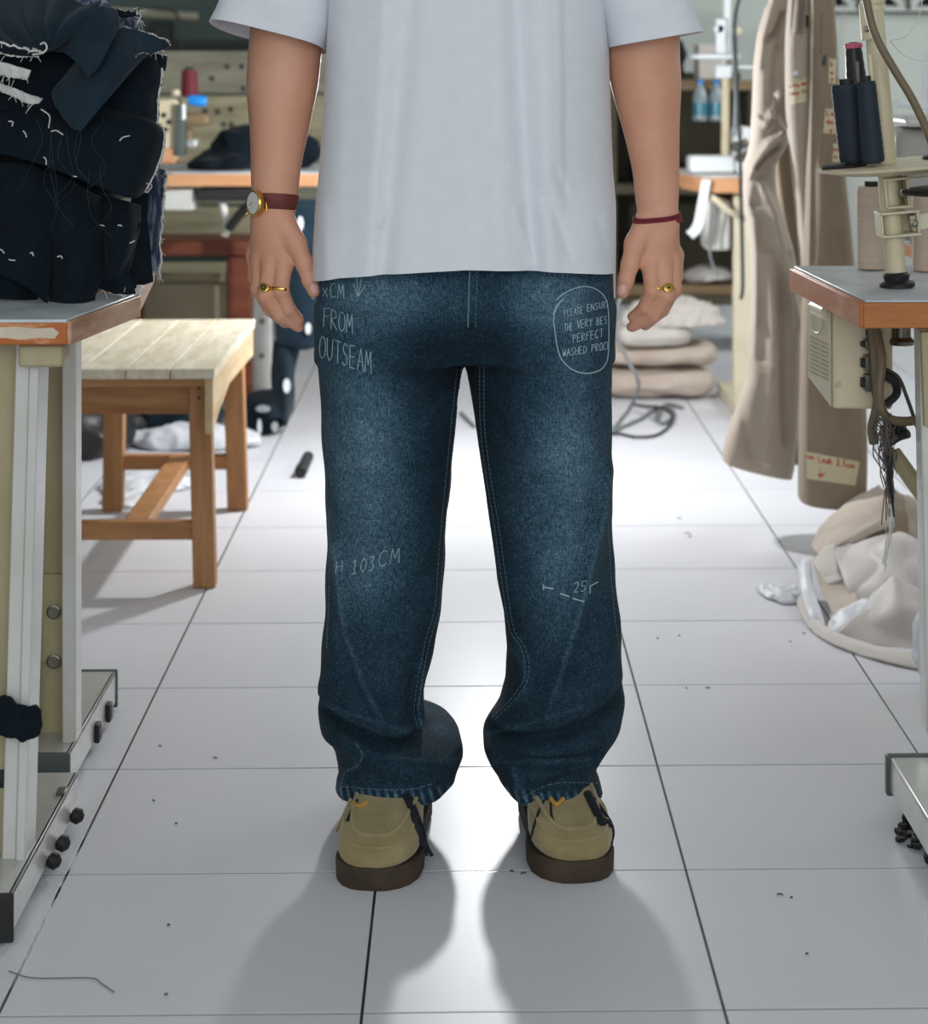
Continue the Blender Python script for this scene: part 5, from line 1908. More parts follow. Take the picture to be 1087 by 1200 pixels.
def fray(g, which, par, r=.0012, name='fray_rim', m=None, hairs=14, hl=.008):
    """Ragged white thread edging along one side of a sheet: fray plus drawn rim light."""
    if which == 'r':
        e_ = [r_[-2] + Vector((.001, -.002, 0)) for r_ in g]  # brought forward so the white thread also draws the rim light
    elif which == 'l':
        e_ = [r_[0] for r_ in g]
    elif which == 'b':
        e_ = list(g[-1])
    else:
        e_ = [p + Vector((0, -.002, .0005)) for p in g[0]]
    mb = MB()
    pth = catmull([p + Vector((random.gauss(0, .0007), random.gauss(0, .0007), random.gauss(0, .0007))) for p in e_], 60)
    mb.tube(pth, [r * random.uniform(.65, 1.3) for _ in pth], 6)
    for i in range(hairs):
        p = random.choice(pth)
        d_ = Vector((random.gauss(0, 1), random.gauss(-.5, .6), random.gauss(-.4, 1))).normalized() * hl * random.uniform(.4, 1.6)
        mb.tube([p, p + d_ * .5 + Vector((0, 0, .001)), p + d_], .0004, 4)
    o = mb.build(name, m or M_FRAY, par, sharp=0)
    return o


def bundle(name, x0, x1, y0, y1, z0, z1, m, lab, seed, grp):
    n = 3.2
    h = 0.011
    c = ((x0 + x1) / 2, (y0 + y1) / 2, (z0 + z1) / 2)
    r = ((x1 - x0) / 2, (y1 - y0) / 2, (z1 - z0) / 2)
    s = SDF((x0 - .02, y0 - .02, z0 - .02), (x1 + .02, y1 + .02, z1 + .02), h)
    s.f = ((np.abs((s.x - c[0]) / r[0]) ** 8 + np.abs((s.y - c[1]) / r[1]) ** 5 + np.abs((s.z - c[2]) / r[2]) ** n) ** (1 / n) - 1) * min(r)
    v, q = s.mesh()
    nn = vnormals(v, q)
    d = np.array([-.005 + .005 * soft(p, 10, seed) + .0035 * math.sin(p[2] * 300 + 6 * soft(p, 5, seed)) for p in v])
    v = v + nn * d[:, None]
    v[:, 2] = np.maximum(v[:, 2], z0)
    o = finish_np(np_mesh(name, v - np.array((c[0], c[1], z0)), q), name, m, None, origin=(c[0], c[1], z0))
    return tag(o, lab, 'fabric', grp)


PG = 'dark denim piled on the left work tables'
zb_ = za + .002
bundle('folded_denim_bundle', -1.20, -.475, 2.79, 3.22, zb_, zb_ + .10, M_NAVY, 'folded navy denim bundle at the bottom of the table pile', 1.0, PG)
bundle('folded_denim_bundle', -1.20, -.455, 2.80, 3.22, zb_ + .102, zb_ + .20, M_NAVY, 'folded navy denim bundle second from the bottom of the pile', 2.0, PG)
bundle('folded_denim_bundle', -1.20, -.470, 2.80, 3.20, zb_ + .202, zb_ + .295, M_NAVY, 'folded navy denim bundle third from the bottom of the pile', 3.0, PG)
bundle('folded_denim_bundle', -1.20, -.520, 2.81, 3.20, zb_ + .297, zb_ + .385, M_NAVY2, 'slate navy denim bundle near the top of the pile', 4.0, PG)


def panel(lab, net, m, seed, frays='', amp=0.004, thick=.003, sc=14, ridge=.75, r=.0012, nu=40, nv=40, hairs=14):
    amp *= 1.8
    c = P(*net[len(net) // 2][len(net[0]) // 2])
    o, g = sheet('denim_panel', net, m, None, thick, nu, nv, amp, sc, seed, ridge, origin=c)
    tag(o, lab, 'fabric', PG)
    for w_ in frays:
        fray(g, w_, o, r, hairs=hairs)
    return o, g


# lowest hanging drape
panel('broad near-black denim panel hanging lowest at the pile\'s left', [[(-40, 185, 2.80), (0, 190, 2.757), (30, 192, 2.752), (62, 205, 2.758)],
       [(-40, 230, 2.78), (0, 235, 2.740), (32, 240, 2.733), (64, 245, 2.745)], [(-40, 280, 2.755), (0, 285, 2.722), (36, 290, 2.715), (60, 296, 2.730)],
       [(-40, 305, 2.75), (0, 322, 2.717), (30, 336, 2.708), (57, 356, 2.722)]], M_NAVY, 11, '', .006, sc=9)
panel('near-black denim panel hanging behind the lowest broad one', [[(-40, 250, 2.80), (20, 250, 2.775), (50, 255, 2.775)], [(-40, 310, 2.79), (20, 310, 2.755), (45, 315, 2.76)], [(-40, 346, 2.79), (10, 350, 2.755), (44, 352, 2.762)]], M_NAVY, 27, '', .004)
panel('dark denim panel with a vertical fold hanging at the pile\'s lower middle', [[(46, 200, 2.775), (70, 205, 2.757), (100, 222, 2.754), (124, 232, 2.768)],
       [(50, 240, 2.765), (76, 246, 2.737), (104, 250, 2.737), (124, 255, 2.757)], [(52, 296, 2.752), (74, 300, 2.724), (100, 304, 2.726), (122, 308, 2.748)],
       [(58, 354, 2.745), (76, 356, 2.717), (98, 355, 2.720), (112, 352, 2.742)]], M_NAVY, 28, '', .006, sc=9)
panel('dark denim roll hanging at the pile\'s lower right', [[(112, 226, 2.785), (128, 230, 2.762), (150, 236, 2.757), (168, 240, 2.785)],
       [(114, 262, 2.775), (130, 262, 2.743), (150, 266, 2.743), (166, 270, 2.772)], [(114, 300, 2.765), (128, 300, 2.731), (144, 304, 2.733), (156, 308, 2.762)],
       [(112, 326, 2.765), (124, 330, 2.737), (136, 328, 2.737), (146, 324, 2.762)]], M_NAVY, 29, '', .005, sc=9)
panel('narrow dark denim strip folded over the pile\'s lower right corner', [[(112, 250, 2.772), (140, 255, 2.76), (166, 262, 2.772)], [(108, 300, 2.765), (128, 305, 2.745), (150, 300, 2.755)],
       [(112, 338, 2.76), (138, 345, 2.752), (158, 344, 2.76)]], M_NAVY, 12, 'b', .004, r=.0008)
# pale lining flap, lower right, with loose white threads
_, g = panel('pale frayed denim flap hanging at the pile\'s lower right edge', [[(168, 193, 2.86), (182, 193, 2.86), (195, 200, 2.865)], [(165, 240, 2.85), (180, 240, 2.85), (193, 240, 2.86)],
       [(165, 275, 2.85), (178, 280, 2.85), (190, 280, 2.86)], [(170, 306, 2.85), (180, 318, 2.855), (188, 326, 2.86)]], M_NAVYW, 13, 'rtb', .005, r=.0016, hairs=34)
panel('small dark denim corner tucked beside the pale frayed flap', [[(158, 225, 2.82), (178, 205, 2.82)], [(150, 262, 2.80), (172, 255, 2.81)], [(154, 340, 2.80), (180, 330, 2.83)]], M_NAVY, 14, '', .004)
# big mid panel
_, g = panel('wide dark denim panel across the middle of the pile', [[(-40, 100, 2.80), (40, 112, 2.77), (100, 122, 2.755), (150, 134, 2.75), (170, 144, 2.76), (182, 150, 2.79)],
       [(-40, 132, 2.76), (40, 138, 2.735), (100, 145, 2.722), (150, 150, 2.724), (173, 152, 2.737), (187, 160, 2.775)],
       [(-40, 160, 2.745), (40, 170, 2.72), (100, 186, 2.705), (150, 192, 2.712), (168, 192, 2.728), (181, 192, 2.765)],
       [(-40, 176, 2.738), (30, 186, 2.712), (90, 208, 2.697), (140, 228, 2.70), (158, 232, 2.718), (170, 222, 2.755)]], M_NAVY, 15, 'r', .005, sc=8, r=.0021)
panel('dark denim panel behind the diamond shaped one, white rim along right edge', [[(110, 66, 2.80), (150, 66, 2.785), (178, 68, 2.785), (193, 72, 2.81)], [(110, 100, 2.765), (150, 100, 2.752), (175, 100, 2.757), (190, 86, 2.79)],
       [(110, 150, 2.752), (145, 140, 2.742), (166, 145, 2.745), (186, 130, 2.785)], [(110, 172, 2.745), (140, 165, 2.735), (165, 152, 2.742), (181, 150, 2.78)]], M_NAVY, 16, 'r', .003, r=.0019)
panel('dark denim shred with a white edge at the pile\'s right', [[(168, 66, 2.80), (184, 63, 2.80), (196, 66, 2.81)], [(168, 76, 2.79), (186, 76, 2.79), (194, 80, 2.80)], [(172, 84, 2.79), (188, 83, 2.79), (192, 84, 2.80)]], M_NAVY, 17, 'bt', .002, r=.0009, nu=12, nv=12)
panel('dark denim panel behind the white frayed strips', [[(-40, 30, 2.80), (50, 34, 2.79), (140, 30, 2.79)], [(-40, 70, 2.775), (50, 72, 2.765), (130, 70, 2.765)], [(-40, 128, 2.76), (50, 130, 2.745), (120, 124, 2.745)]], M_NAVY, 22, '', .005)
# diamond shaped panel
panel('diamond shaped slate denim panel hanging at the pile\'s upper right', [[(92, 72, 2.765), (118, 52, 2.735), (137, 34, 2.735), (160, 36, 2.76), (198, 51, 2.80)],
       [(76, 92, 2.735), (104, 82, 2.705), (128, 68, 2.702), (150, 60, 2.725), (186, 60, 2.775)],
       [(62, 108, 2.722), (92, 108, 2.692), (118, 98, 2.687), (138, 84, 2.70), (172, 66, 2.75)],
       [(66, 124, 2.715), (90, 153, 2.684), (108, 138, 2.680), (128, 112, 2.692), (156, 78, 2.735)]], M_NAVY2, 18, '', .003, sc=9)
_, g = panel('slate denim point sticking out rightward below the pale tips', [[(134, 35, 2.752), (150, 33, 2.755), (168, 38, 2.77), (198, 50, 2.80)], [(140, 48, 2.735), (155, 50, 2.74), (172, 54, 2.76), (198, 52, 2.80)],
       [(146, 66, 2.725), (158, 66, 2.735), (172, 64, 2.755), (190, 58, 2.79)]], M_NAVY2, 19, 'tb', .002, r=.0013, nu=16, nv=16)
# folded strip
panel('slate denim strip folded double over the diamond shaped panel', [[(60, 60, 2.72), (88, 34, 2.705), (116, 8, 2.70), (134, 10, 2.715)], [(76, 62, 2.70), (98, 46, 2.682), (122, 26, 2.685), (139, 18, 2.705)],
       [(94, 78, 2.685), (110, 66, 2.672), (126, 48, 2.675), (140, 30, 2.70)], [(102, 90, 2.68), (114, 78, 2.668), (128, 54, 2.672), (140, 34, 2.70)]], M_NAVY2, 20, '', .003)
# top sheet with radiating wrinkles
vs, fs, g = patch([[(-40, -60, 3.05), (40, -58, 3.0), (90, -40, 2.95), (130, -20, 2.90)], [(-40, -20, 2.85), (30, -18, 2.82), (80, -10, 2.78), (122, -2, 2.76)],
                   [(-40, 20, 2.74), (20, 22, 2.72), (70, 20, 2.70), (112, 14, 2.71)], [(-40, 46, 2.70), (10, 50, 2.68), (46, 52, 2.665), (72, 50, 2.68)],
                   [(-40, 54, 2.70), (8, 58, 2.682), (40, 60, 2.67), (60, 60, 2.68)]], 44, 44, .003, 12, 21)
vv = []
for p in vs:
    x_, y_ = px_of(p.x, p.y, p.z)
    a = math.atan2(y_ - 66, x_ - 54)
    rr_ = math.hypot(x_ - 54, y_ - 66)
    w_ = .006 * math.sin(a * 13 + 1.5 * math.sin(rr_ * .05)) * min(1, rr_ / 40)
    vv.append(p + Vector((0, -w_ * .8, w_ * .6)))
c = P(30, 20, 2.73)
o = tag(MB().add(vv, fs).build('denim_panel', M_NAVY2, None, sharp=180, solid=.003, origin=c), 'crumpled slate denim sheet draped on top of the pile', 'fabric', PG)
# white frayed strips under the top sheet
for lab, net in (('broad white frayed strip under the pile\'s crumpled top sheet', [[(-40, 66, 2.69), (0, 73, 2.68), (36, 82, 2.672)], [(-40, 84, 2.685), (0, 88, 2.675), (32, 92, 2.67)]]),
                 ('lower white frayed strip slanting across the pile\'s left', [[(-40, 90, 2.70), (0, 98, 2.69), (30, 110, 2.685), (50, 116, 2.69)], [(-40, 100, 2.695), (0, 106, 2.685), (30, 120, 2.68), (46, 121, 2.685)]])):
    o, g = sheet('frayed_strip', net, M_FRAY, None, .004, 24, 8, .004, 40, 30, .8, origin=P(*net[0][1]))
    tag(o, lab, 'fabric', 'white frayed strips in the denim pile')
    fray(g, 'b', o, .0012, 'loose_thread', hairs=16, hl=.012)
o, g = sheet('frayed_strip', [[(-40, 44, 2.69), (0, 50, 2.675), (28, 58, 2.665), (50, 62, 2.665)], [(-40, 52, 2.69), (0, 62, 2.672), (28, 66, 2.664), (46, 66, 2.664)]], M_NAVY, None, .003, 20, 8, .002, 30, 31, .6, origin=P(0, 56, 2.68))
tag(o, 'dark strip with curling white thread just below the crumpled top sheet', 'fabric', 'white frayed strips in the denim pile')
fray(g, 'b', o, .0014, 'loose_thread', hairs=18, hl=.010)
MB().tube(catmull([P(38, 64, 2.66), P(50, 62, 2.658), P(55, 56, 2.658), P(52, 50, 2.658), P(47, 52, 2.658)], 20), .0012, 6).build('loose_thread', M_FRAY, o)
fray(g, 't', o, .0016, 'loose_thread', hairs=10, hl=.008)
# pale crumpled tips
for lab, net, m_ in (('dark folded tip poking out at the pile\'s upper right', [[(130, 12, 2.79), (148, 13, 2.785), (163, 10, 2.79)], [(132, 16, 2.78), (148, 18, 2.775), (162, 16, 2.78)]], M_NAVY),
                     ('pale frayed crumple beneath the dark folded tip', [[(140, 18, 2.79), (152, 17, 2.785), (165, 17, 2.79)], [(142, 27, 2.775), (152, 24, 2.772), (166, 24, 2.785)], [(138, 34, 2.775), (152, 34, 2.772), (160, 30, 2.785)]], M_NAVYW)):
    o, g = sheet('denim_panel', net, m_, None, .003, 14, 14, .004, 40, 8, .8, origin=P(150, 20, 2.78))
    tag(o, lab, 'fabric', PG)
    fray(g, 'r', o, .0010, hairs=6)
    fray(g, 't', o, .0008, hairs=6)
o, g = sheet('denim_panel', [[(80, -4, 2.74), (100, -2, 2.73), (122, -2, 2.735), (128, 6, 2.74)], [(90, 4, 2.725), (106, 8, 2.718), (124, 8, 2.72), (138, 20, 2.73)]], M_NAVYW, None, .003, 16, 10, .004, 50, 9, .8, origin=P(110, 2, 2.73))
tag(o, 'pale frayed selvedge along the pile\'s very top right', 'fabric', PG)
# loose threads lying on the pile
m = MB()
lint = [((48, 128), (58, 136), (57, 150)), ((60, 154), (66, 153), (74, 158)), ((140, 165), (144, 161), (152, 159)), ((10, 142), (15, 143), (14, 148)), ((27, 153), (30, 157), (31, 161)),
        ((51, 184), (54, 187), (54, 193)), ((10, 304), (14, 305), (18, 305)), ((35, 297), (38, 296), (39, 300)), ((67, 301), (71, 300), (73, 303)), ((152, 285), (156, 283), (158, 282)),
        ((86, 206), (88, 207), (90, 207)), ((0, 292), (3, 294), (5, 297)), ((172, 215), (178, 218), (172, 226)), ((118, 44 + 220), (120, 264), (122, 265)), ((138, 264), (141, 264), (143, 265))]
for q_ in lint:
    m.tube(catmull([P(a, b, 2.668 + (.022 if b > 215 else .0) + (.0 if a < 120 else .02)) for a, b in q_], 10), .0008, 5)
m2 = MB()
for i in range(12):
    a, b = random.uniform(40, 130), random.uniform(130, 200)
    m2.tube(catmull([P(a, b, 2.675), P(a + random.gauss(0, 8), b + 25, 2.672), P(a + random.gauss(0, 12), b + 55, 2.68), P(a + random.gauss(0, 14), b + 80, 2.70)], 12), .00025, 4)
tag(m2.build('dark_threads', M_DTHREAD, None, sharp=0), 'fine dark threads hanging down the pile\'s front', 'threads', kind='stuff')
o = tag(m.build('thread_scraps', M_FRAY, None, sharp=0), 'scattered white thread scraps clinging to the pile\'s front', 'threads', kind='stuff')
m = MB()
for i in range(8):
    m.tube(catmull([P(160 + i, 334, 2.78), P(162 + random.gauss(0, 3), 340, 2.775), P(163 + random.gauss(0, 4), 346, 2.775)], 6), .0006, 4)
o = tag(m.build('thread_scraps', M_FRAY, None, sharp=0), 'white thread ends dangling over the table corner under the pile', 'threads', kind='stuff')

# ================================================================== HANGING KHAKI TROUSERS
def flat_tube(rows, n=2.9, seg=84, sub=9, folds=(), seed=0.0, slant=0.0):
    """Garment leg from rows (py, xl, xr, Y, half depth)."""
    R = []
    for a, b in zip(rows[:-1], rows[1:]):
        for i in range(sub):
            t = i / sub
            t = t
            R.append([a[k] + (b[k] - a[k]) * t for k in range(5)])
    R.append(list(rows[-1]))
    # soften the row table
    A = np.array(R, dtype=float)
    for _ in range(6):
        A[1:-1, 1:] = (A[:-2, 1:] + 2 * A[1:-1, 1:] + A[2:, 1:]) / 4
    rr = []
    for py, xl, xr, Y, hd in A:
        c = P((xl + xr) / 2, py, Y)
        w_ = (P(xr, py, Y) - P(xl, py, Y)).length / 2
        r = super_ring(c, (w_, 0, 0), (0, hd, 0), n, seg)
        sl_ = slant * min(1, max(0, (py - 470) / 70))
        r = [p - Vector((0, 0, sl_ * (p.x - c.x))) for p in r]
        out = []
        for p in r:
            x_, y_ = px_of(p.x, p.y, p.z)
            d = 0.0
            if p.y < c.y + .01:
                for pl, am, wd_ in folds:
                    b = 1e9
                    for (x0, y0), (x1, y1) in zip(pl[:-1], pl[1:]):
                        dx, dy = x1 - x0, y1 - y0
                        t = min(max(((x_ - x0) * dx + (y_ - y0) * dy) / (dx * dx + dy * dy), 0), 1)
                        b = min(b, math.hypot(x_ - x0 - t * dx, y_ - y0 - t * dy))
                    d += 1.5 * am * math.exp(-(b / wd_) ** 2)
            q_ = p.copy()
            q_.y -= d + .003 * soft(p, 9, seed)
            out.append(q_)
        rr.append(out)
    m = MB()
    m.rings(rr, cap=False)
    return m


def mb_bvh(*ms):
    v, f = [], []
    for m in ms:
        o = len(v)
        v += [Vector(p) for p in m.v]
        f += [tuple(i + o for i in q) for q in m.f]
    return BVHTree.FromPolygons(v, f)


def seg_on(bvh, pls, r, m, par, name, lift=.0008, step=.8):
    mb = MB()
    for pl in pls:
        for sg in project(bvh, pl, lift, step):
            mb.tube(sg, r, 4)
    if not mb.v:
        return None
    o = mb.build(name, m, par, sharp=0)
    o['kind'] = 'stuff'
    return o


YA, YBt = 4.62, 4.42
tra = thing('hanging_trousers', (P(900, 300, YA).x, YA, 0.1), 'pale khaki trousers hanging sideways, left of the taped pair', 'trousers', 'khaki trousers on the hanging rail')
legA = flat_tube([(-62, 899, 926, YA, .035), (0, 903, 925, YA, .04), (12, 897, 924, YA, .045), (40, 889, 923, YA, .06), (72, 885, 924, YA, .07), (130, 883, 924, YA, .075), (160, 881, 922, YA, .075), (174, 879, 917, YA, .07),
                  (192, 874, 906, YA, .07), (225, 872, 907, YA, .07), (255, 875, 916, YA, .07), (290, 880, 927, YA, .07), (330, 881, 934, YA, .07), (370, 881, 937, YA, .068), (440, 878, 936, YA, .066), (480, 864, 934, YA, .066), (510, 854, 932, YA, .07),
                  (540, 848, 928, YA, .074), (549, 848, 926, YA, .072)],
                 folds=[([(905, 2), (894, 40), (888, 80)], .010, 4), ([(917, 18), (908, 40), (899, 47)], -.014, 4), ([(899, 47), (912, 49)], .010, 2.5), ([(921, 20), (912, 70), (909, 110)], .012, 4), ([(912, 48), (905, 100), (905, 130)], -.008, 4),
                        ([(909, 112), (902, 138), (896, 144)], .016, 3.5), ([(886, 138), (896, 146)], .012, 3), ([(911, 140), (914, 152)], .010, 3), ([(916, 155), (900, 168), (884, 190), (876, 205)], .022, 4.5), ([(912, 172), (896, 184), (886, 196)], -.014, 4),
                        ([(905, 190), (890, 210), (884, 240)], -.008, 5), ([(890, 215), (906, 250), (925, 330), (935, 380)], .014, 5), ([(886, 240), (898, 300), (893, 420)], -.009, 8), ([(884, 260), (884, 380)], .008, 5),
                        ([(900, 300), (908, 420), (898, 540)], .012, 8), ([(920, 300), (915, 420), (920, 520)], -.010, 6), ([(868, 470), (880, 530)], -.006, 7)], seed=3, slant=.24)
bA = mb_bvh(legA)
lA = legA.build('leg', M_KHAKI, tra, sharp=0, solid=.003)
legA2 = flat_tube([(120, 908, 944, YA + .13, .04), (180, 904, 938, YA + .13, .04), (250, 912, 938, YA + .13, .04), (330, 925, 942, YA + .12, .05), (430, 934, 945, YA + .1, .05), (500, 925, 940, YA + .1, .05), (540, 912, 934, YA + .1, .05)], seed=5)
legA2.build('leg', M_KHAKI2, tra, sharp=0, solid=.003)  # far leg in the darker twill: its shade is put into colour
seg_on(bA, [[(848, 537), (885, 545), (926, 551)]], .0006, M_KHAKI2, lA, 'hem_stitching')
seg_on(bA, [[(897, 47), (911, 48)], [(886, 132), (892, 134)]], .0012, M_KHAKI2, lA, 'pocket_seam')
MB().lathe([(.004, 0), (.004, .002)], P(893, 132, YA - .08), (0, -1, 0), 12).build('button', M_WHITEPL, lA)

trb = thing('hanging_trousers', (P(970, 300, YBt).x, YBt, 0.08), 'khaki cargo trousers hanging with masking tape notes in red marker', 'trousers', 'khaki trousers on the hanging rail')
legB = flat_tube([(-62, 950, 972, YBt, .04), (0, 949, 975, YBt, .05), (40, 947, 977, YBt, .06), (100, 946, 980, YBt, .065), (200, 945, 987, YBt, .07), (310, 943, 998, YBt, .075), (400, 940, 1008, YBt, .075), (500, 938, 1013, YBt, .075),
                  (560, 937, 1013, YBt, .075), (586, 937, 1011, YBt, .072), (589, 938, 1010, YBt, .07)],
                 folds=[([(951, 0), (948, 200), (946, 320)], .008, 3.5), ([(956, 60), (954, 300)], -.004, 4), ([(964, 200), (972, 320), (980, 500)], .005, 7), ([(955, 330), (952, 560)], -.005, 7)], seed=7, slant=.09)
bB = mb_bvh(legB)
lB = legB.build('leg', M_KHAKI2, trb, sharp=0, solid=.003)
flapB = flat_tube([(-62, 928, 950, YBt + .06, .03), (0, 925, 952, YBt + .06, .04), (38, 922, 951, YBt + .05, .055), (100, 922, 950, YBt + .05, .06), (140, 923, 949, YBt + .05, .06), (200, 929, 948, YBt + .06, .05), (280, 937, 948, YBt + .06, .045), (335, 941, 948, YBt + .06, .04)],
                  folds=[([(926, 0), (924, 36)], .01, 3), ([(934, 0), (931, 36)], .008, 2.5), ([(941, 0), (938, 36)], -.012, 3), ([(924, 60), (925, 140), (932, 220)], .006, 3)], seed=9)
bF = mb_bvh(flapB)
fB_ = flapB.build('leg', M_KHAKI, trb, sharp=0, solid=.003)
pk = sheet_on(bF, [(922.5, 40), (946, 39), (945, 92), (924, 98)], 10, .006)
pkt = pk.build('cargo_pocket', M_KHAKI, trb, sharp=0, solid=.003)
bP = mb_bvh(pk, flapB)
MB().lathe([(.0055, 0), (.0055, .002), (.003, .003)], P(931.5, 86, YBt - .034), (0, -1, 0), 14).build('button', M_WHITEPL, pkt)


def tape(bvh, quad, texts, lab, par):
    m = sheet_on(bvh, quad, 8, .004)
    o = m.build('masking_tape_note', M_TAPE, par, sharp=0, solid=.0006)
    o['label'] = lab
    b = mb_bvh(m)
    pls = []
    for t_ in texts:
        pls += t_ if isinstance(t_, list) else strokes(*t_)
    seg_on(b, pls, .0011, M_RED, o, 'marker_writing', .0006)
    return o


tape(bB, [(944, 529), (1007, 541), (1002, 569), (945, 561)], [('mm', (944.5, 537), (5.0, .9), (.2, -5.5), .85), ('Leah', (959, 541.5), (4.1, .8), (.3, -7.5), .85), ('2,5', (980, 545), (3.6, .7), (.3, -7.5), .9), ('cm', (992, 547.5), (4.6, .9), (.3, -6.5), .9),
      [[(961, 549), (961, 559)], [(958, 555), (961, 559.5), (966, 554)]], [[(959, 555.5), (961, 558), (964, 555)]]], 'masking tape note reading mm Leah 2,5 cm with a red arrow', trb)
tape(bP, [(924.5, 94), (945, 90), (945, 119), (925, 123)], [('etta', (925, 103), (3.0, -.4), (.1, -4.5), .85), ('we', (938.5, 100), (3.4, -.4), (.1, -4.5), .85), ('clan', (925.5, 112), (2.9, -.4), (.1, -4.5), .85), ('le', (939, 109), (3.2, -.3), (.1, -4.5), .85)], 'masking tape note below the cargo pocket', trb)
tape(bB, [(967, 127), (979.5, 128), (979, 157), (964, 156)], [('Le', (968.5, 135), (5, .5), (.3, -6), .85), ('da', (968, 145), (4.5, .3), (.2, -6), .85), ('e', (972, 155), (4, 0), (.2, -6), .85)], 'masking tape note on the right thigh', trb)
tape(bB, [(976, 168), (984, 168), (984, 190), (975, 190)], [('ne', (976.5, 177), (3.4, 0), (.1, -5), .85), ('a', (977, 186), (4, 0), (.1, -5), .85)], 'masking tape note low on the thigh', trb)
tape(bB, [(971, 68), (979, 70), (978.5, 98), (970.5, 97)], [('k', (973, 78), (4, 0), (.1, -6), .85), ('e', (973, 87), (4, 0), (.1, -5), .85), ('s', (973, 95), (4, 0), (.1, -5), .85)], 'masking tape note near the hip pocket', trb)
seg_on(bB, [[(962.5, 15), (962, 64)]], .0012, M_RUBBER, lB, 'pocket_seam')
sheet_on(bB, [(964, 65), (967.5, 65), (967, 77), (962.5, 76)], 4, .004).build('woven_tab', M_BLACK, trb, sharp=0, solid=.001)
sheet_on(bF, [(944, 18), (947, 18), (947, 32), (944, 32)], 4, .012).build('woven_tab', M_BLACK, trb, sharp=0, solid=.001)
seg_on(bB, [[(938, 583), (970, 585), (1010, 584)]], .0006, M_KHAKI, lB, 'hem_stitching')

# rail the trousers hang on (above the frame)
rl = thing('hanging_rail', (P(930, -60, 4.52).x, 4.52, 1.27), 'steel rail hung from the ceiling carrying the khaki trousers', 'rail')
zr = P(930, -68, 4.52).z
for yy in (YA, YBt):
    MB().tube([(P(880, 0, yy).x, yy, zr), (P(1000, 0, yy).x, yy, zr)], .010, 10).build('rail_tube', M_GREYMET, rl)
    for px_ in (884, 996):
        MB().tube([(P(px_, 0, yy).x, yy, zr), (P(px_, 0, yy).x, yy, 3.0)], .003, 6).build('rail_cord', M_GREYMET, rl)
# fine threads beside the trousers
m = MB()
for dx in (0, 4, 7):
    m.tube(catmull([P(990 + dx, -20, 4.3), P(983 + dx * .6, 40, 4.3), P(978 + dx * .5, 90, 4.3)], 16), .0006, 4)
m.build('loose_thread', M_THREAD, trb, sharp=0)['kind'] = 'stuff'

# ================================================================== SACK AND CLOTH ON THE FLOOR, RIGHT
SG = 'sack and cloth heaped on the floor at the right'
sk = thing('cloth_sack', FL(1015, 752), 'translucent white sack slumped open on the floor under the right table', 'sack', SG)
sk.location = FL(1015, 752)
sheet('sack_body', [[(972, 638, 4.14), (1000, 636, 4.10), (1040, 625, 4.07), (1056, 622, 4.06), (1080, 634, 4.05), (1110, 646, 4.04)],
                    [(980, 655, 4.05), (1004, 652, 4.04), (1036, 643, 4.0), (1060, 640, 3.99), (1082, 650, 3.98), (1110, 662, 3.97)],
                    [(990, 685, 3.95), (1012, 680, 3.94), (1042, 672, 3.93), (1060, 668, 3.92), (1084, 676, 3.91), (1110, 685, 3.90)],
                    [(1000, 702, 3.91), (1020, 706, 3.89), (1046, 702, 3.87), (1064, 700, 3.86), (1086, 704, 3.85), (1110, 712, 3.84)],
                    [(1008, 714, 3.87), (1028, 730, 3.82), (1050, 735, 3.80), (1066, 738, 3.79), (1090, 745, 3.77), (1110, 750, 3.76)]], M_SACK, sk, .0015, 60, 60, .010, 9, 40, .9)
sheet('sack_body', [[(1024, 696, 3.89), (1036, 684, 3.885), (1050, 674, 3.88), (1074, 688, 3.85), (1096, 696, 3.83)], [(1008, 716, 3.83), (1030, 712, 3.815), (1052, 706, 3.80), (1076, 714, 3.785), (1096, 722, 3.77)],
                    [(986, 738, 3.785), (1016, 742, 3.765), (1050, 744, 3.745), (1074, 748, 3.73), (1096, 752, 3.715)], [(968, 750, 3.785), (1000, 760, 3.735), (1045, 766, 3.70), (1074, 774, 3.675), (1096, 780, 3.66)]], M_SACK, sk, .0015, 50, 50, .007, 12, 41, .9)
sheet('sack_rim', [[(933, 666, 4.10), (941, 657, 4.11), (949, 656, 4.12)], [(938, 690, 4.00), (946, 689, 3.99), (953, 688, 4.0)], [(945, 715, 3.90), (954, 716, 3.89), (961, 715, 3.90)], [(954, 734, 3.845), (960, 736, 3.84), (967, 732, 3.845)]], M_SACKW, sk, .003, 16, 24, .006, 26, 42)
sheet('sack_rim', [[(974, 722, 3.865), (994, 708, 3.885), (1008, 702, 3.885)], [(966, 736, 3.82), (990, 728, 3.82), (1020, 706, 3.855)], [(946, 734, 3.83), (985, 750, 3.775), (1010, 738, 3.79)]], M_SACKW, sk, .002, 24, 18, .008, 20, 43)
fl0 = [FL(a, b, .003) for a, b in ((931, 690), (935, 712), (948, 736), (975, 755), (1010, 768), (1050, 779), (1095, 788))]
fl1 = [FL(a, b, .012) for a, b in ((940, 684), (946, 706), (960, 728), (988, 745), (1024, 756), (1060, 764), (1095, 772))]
vs, fs, g = patch([fl0, [a.lerp(b, .5) + Vector((0, 0, .003)) for a, b in zip(fl0, fl1)], fl1], 30, 10, .004, 18, 3, px=False)
MB().add(vs, fs).build('sack_skirt', M_FABRICW, sk, sharp=180, solid=.002)
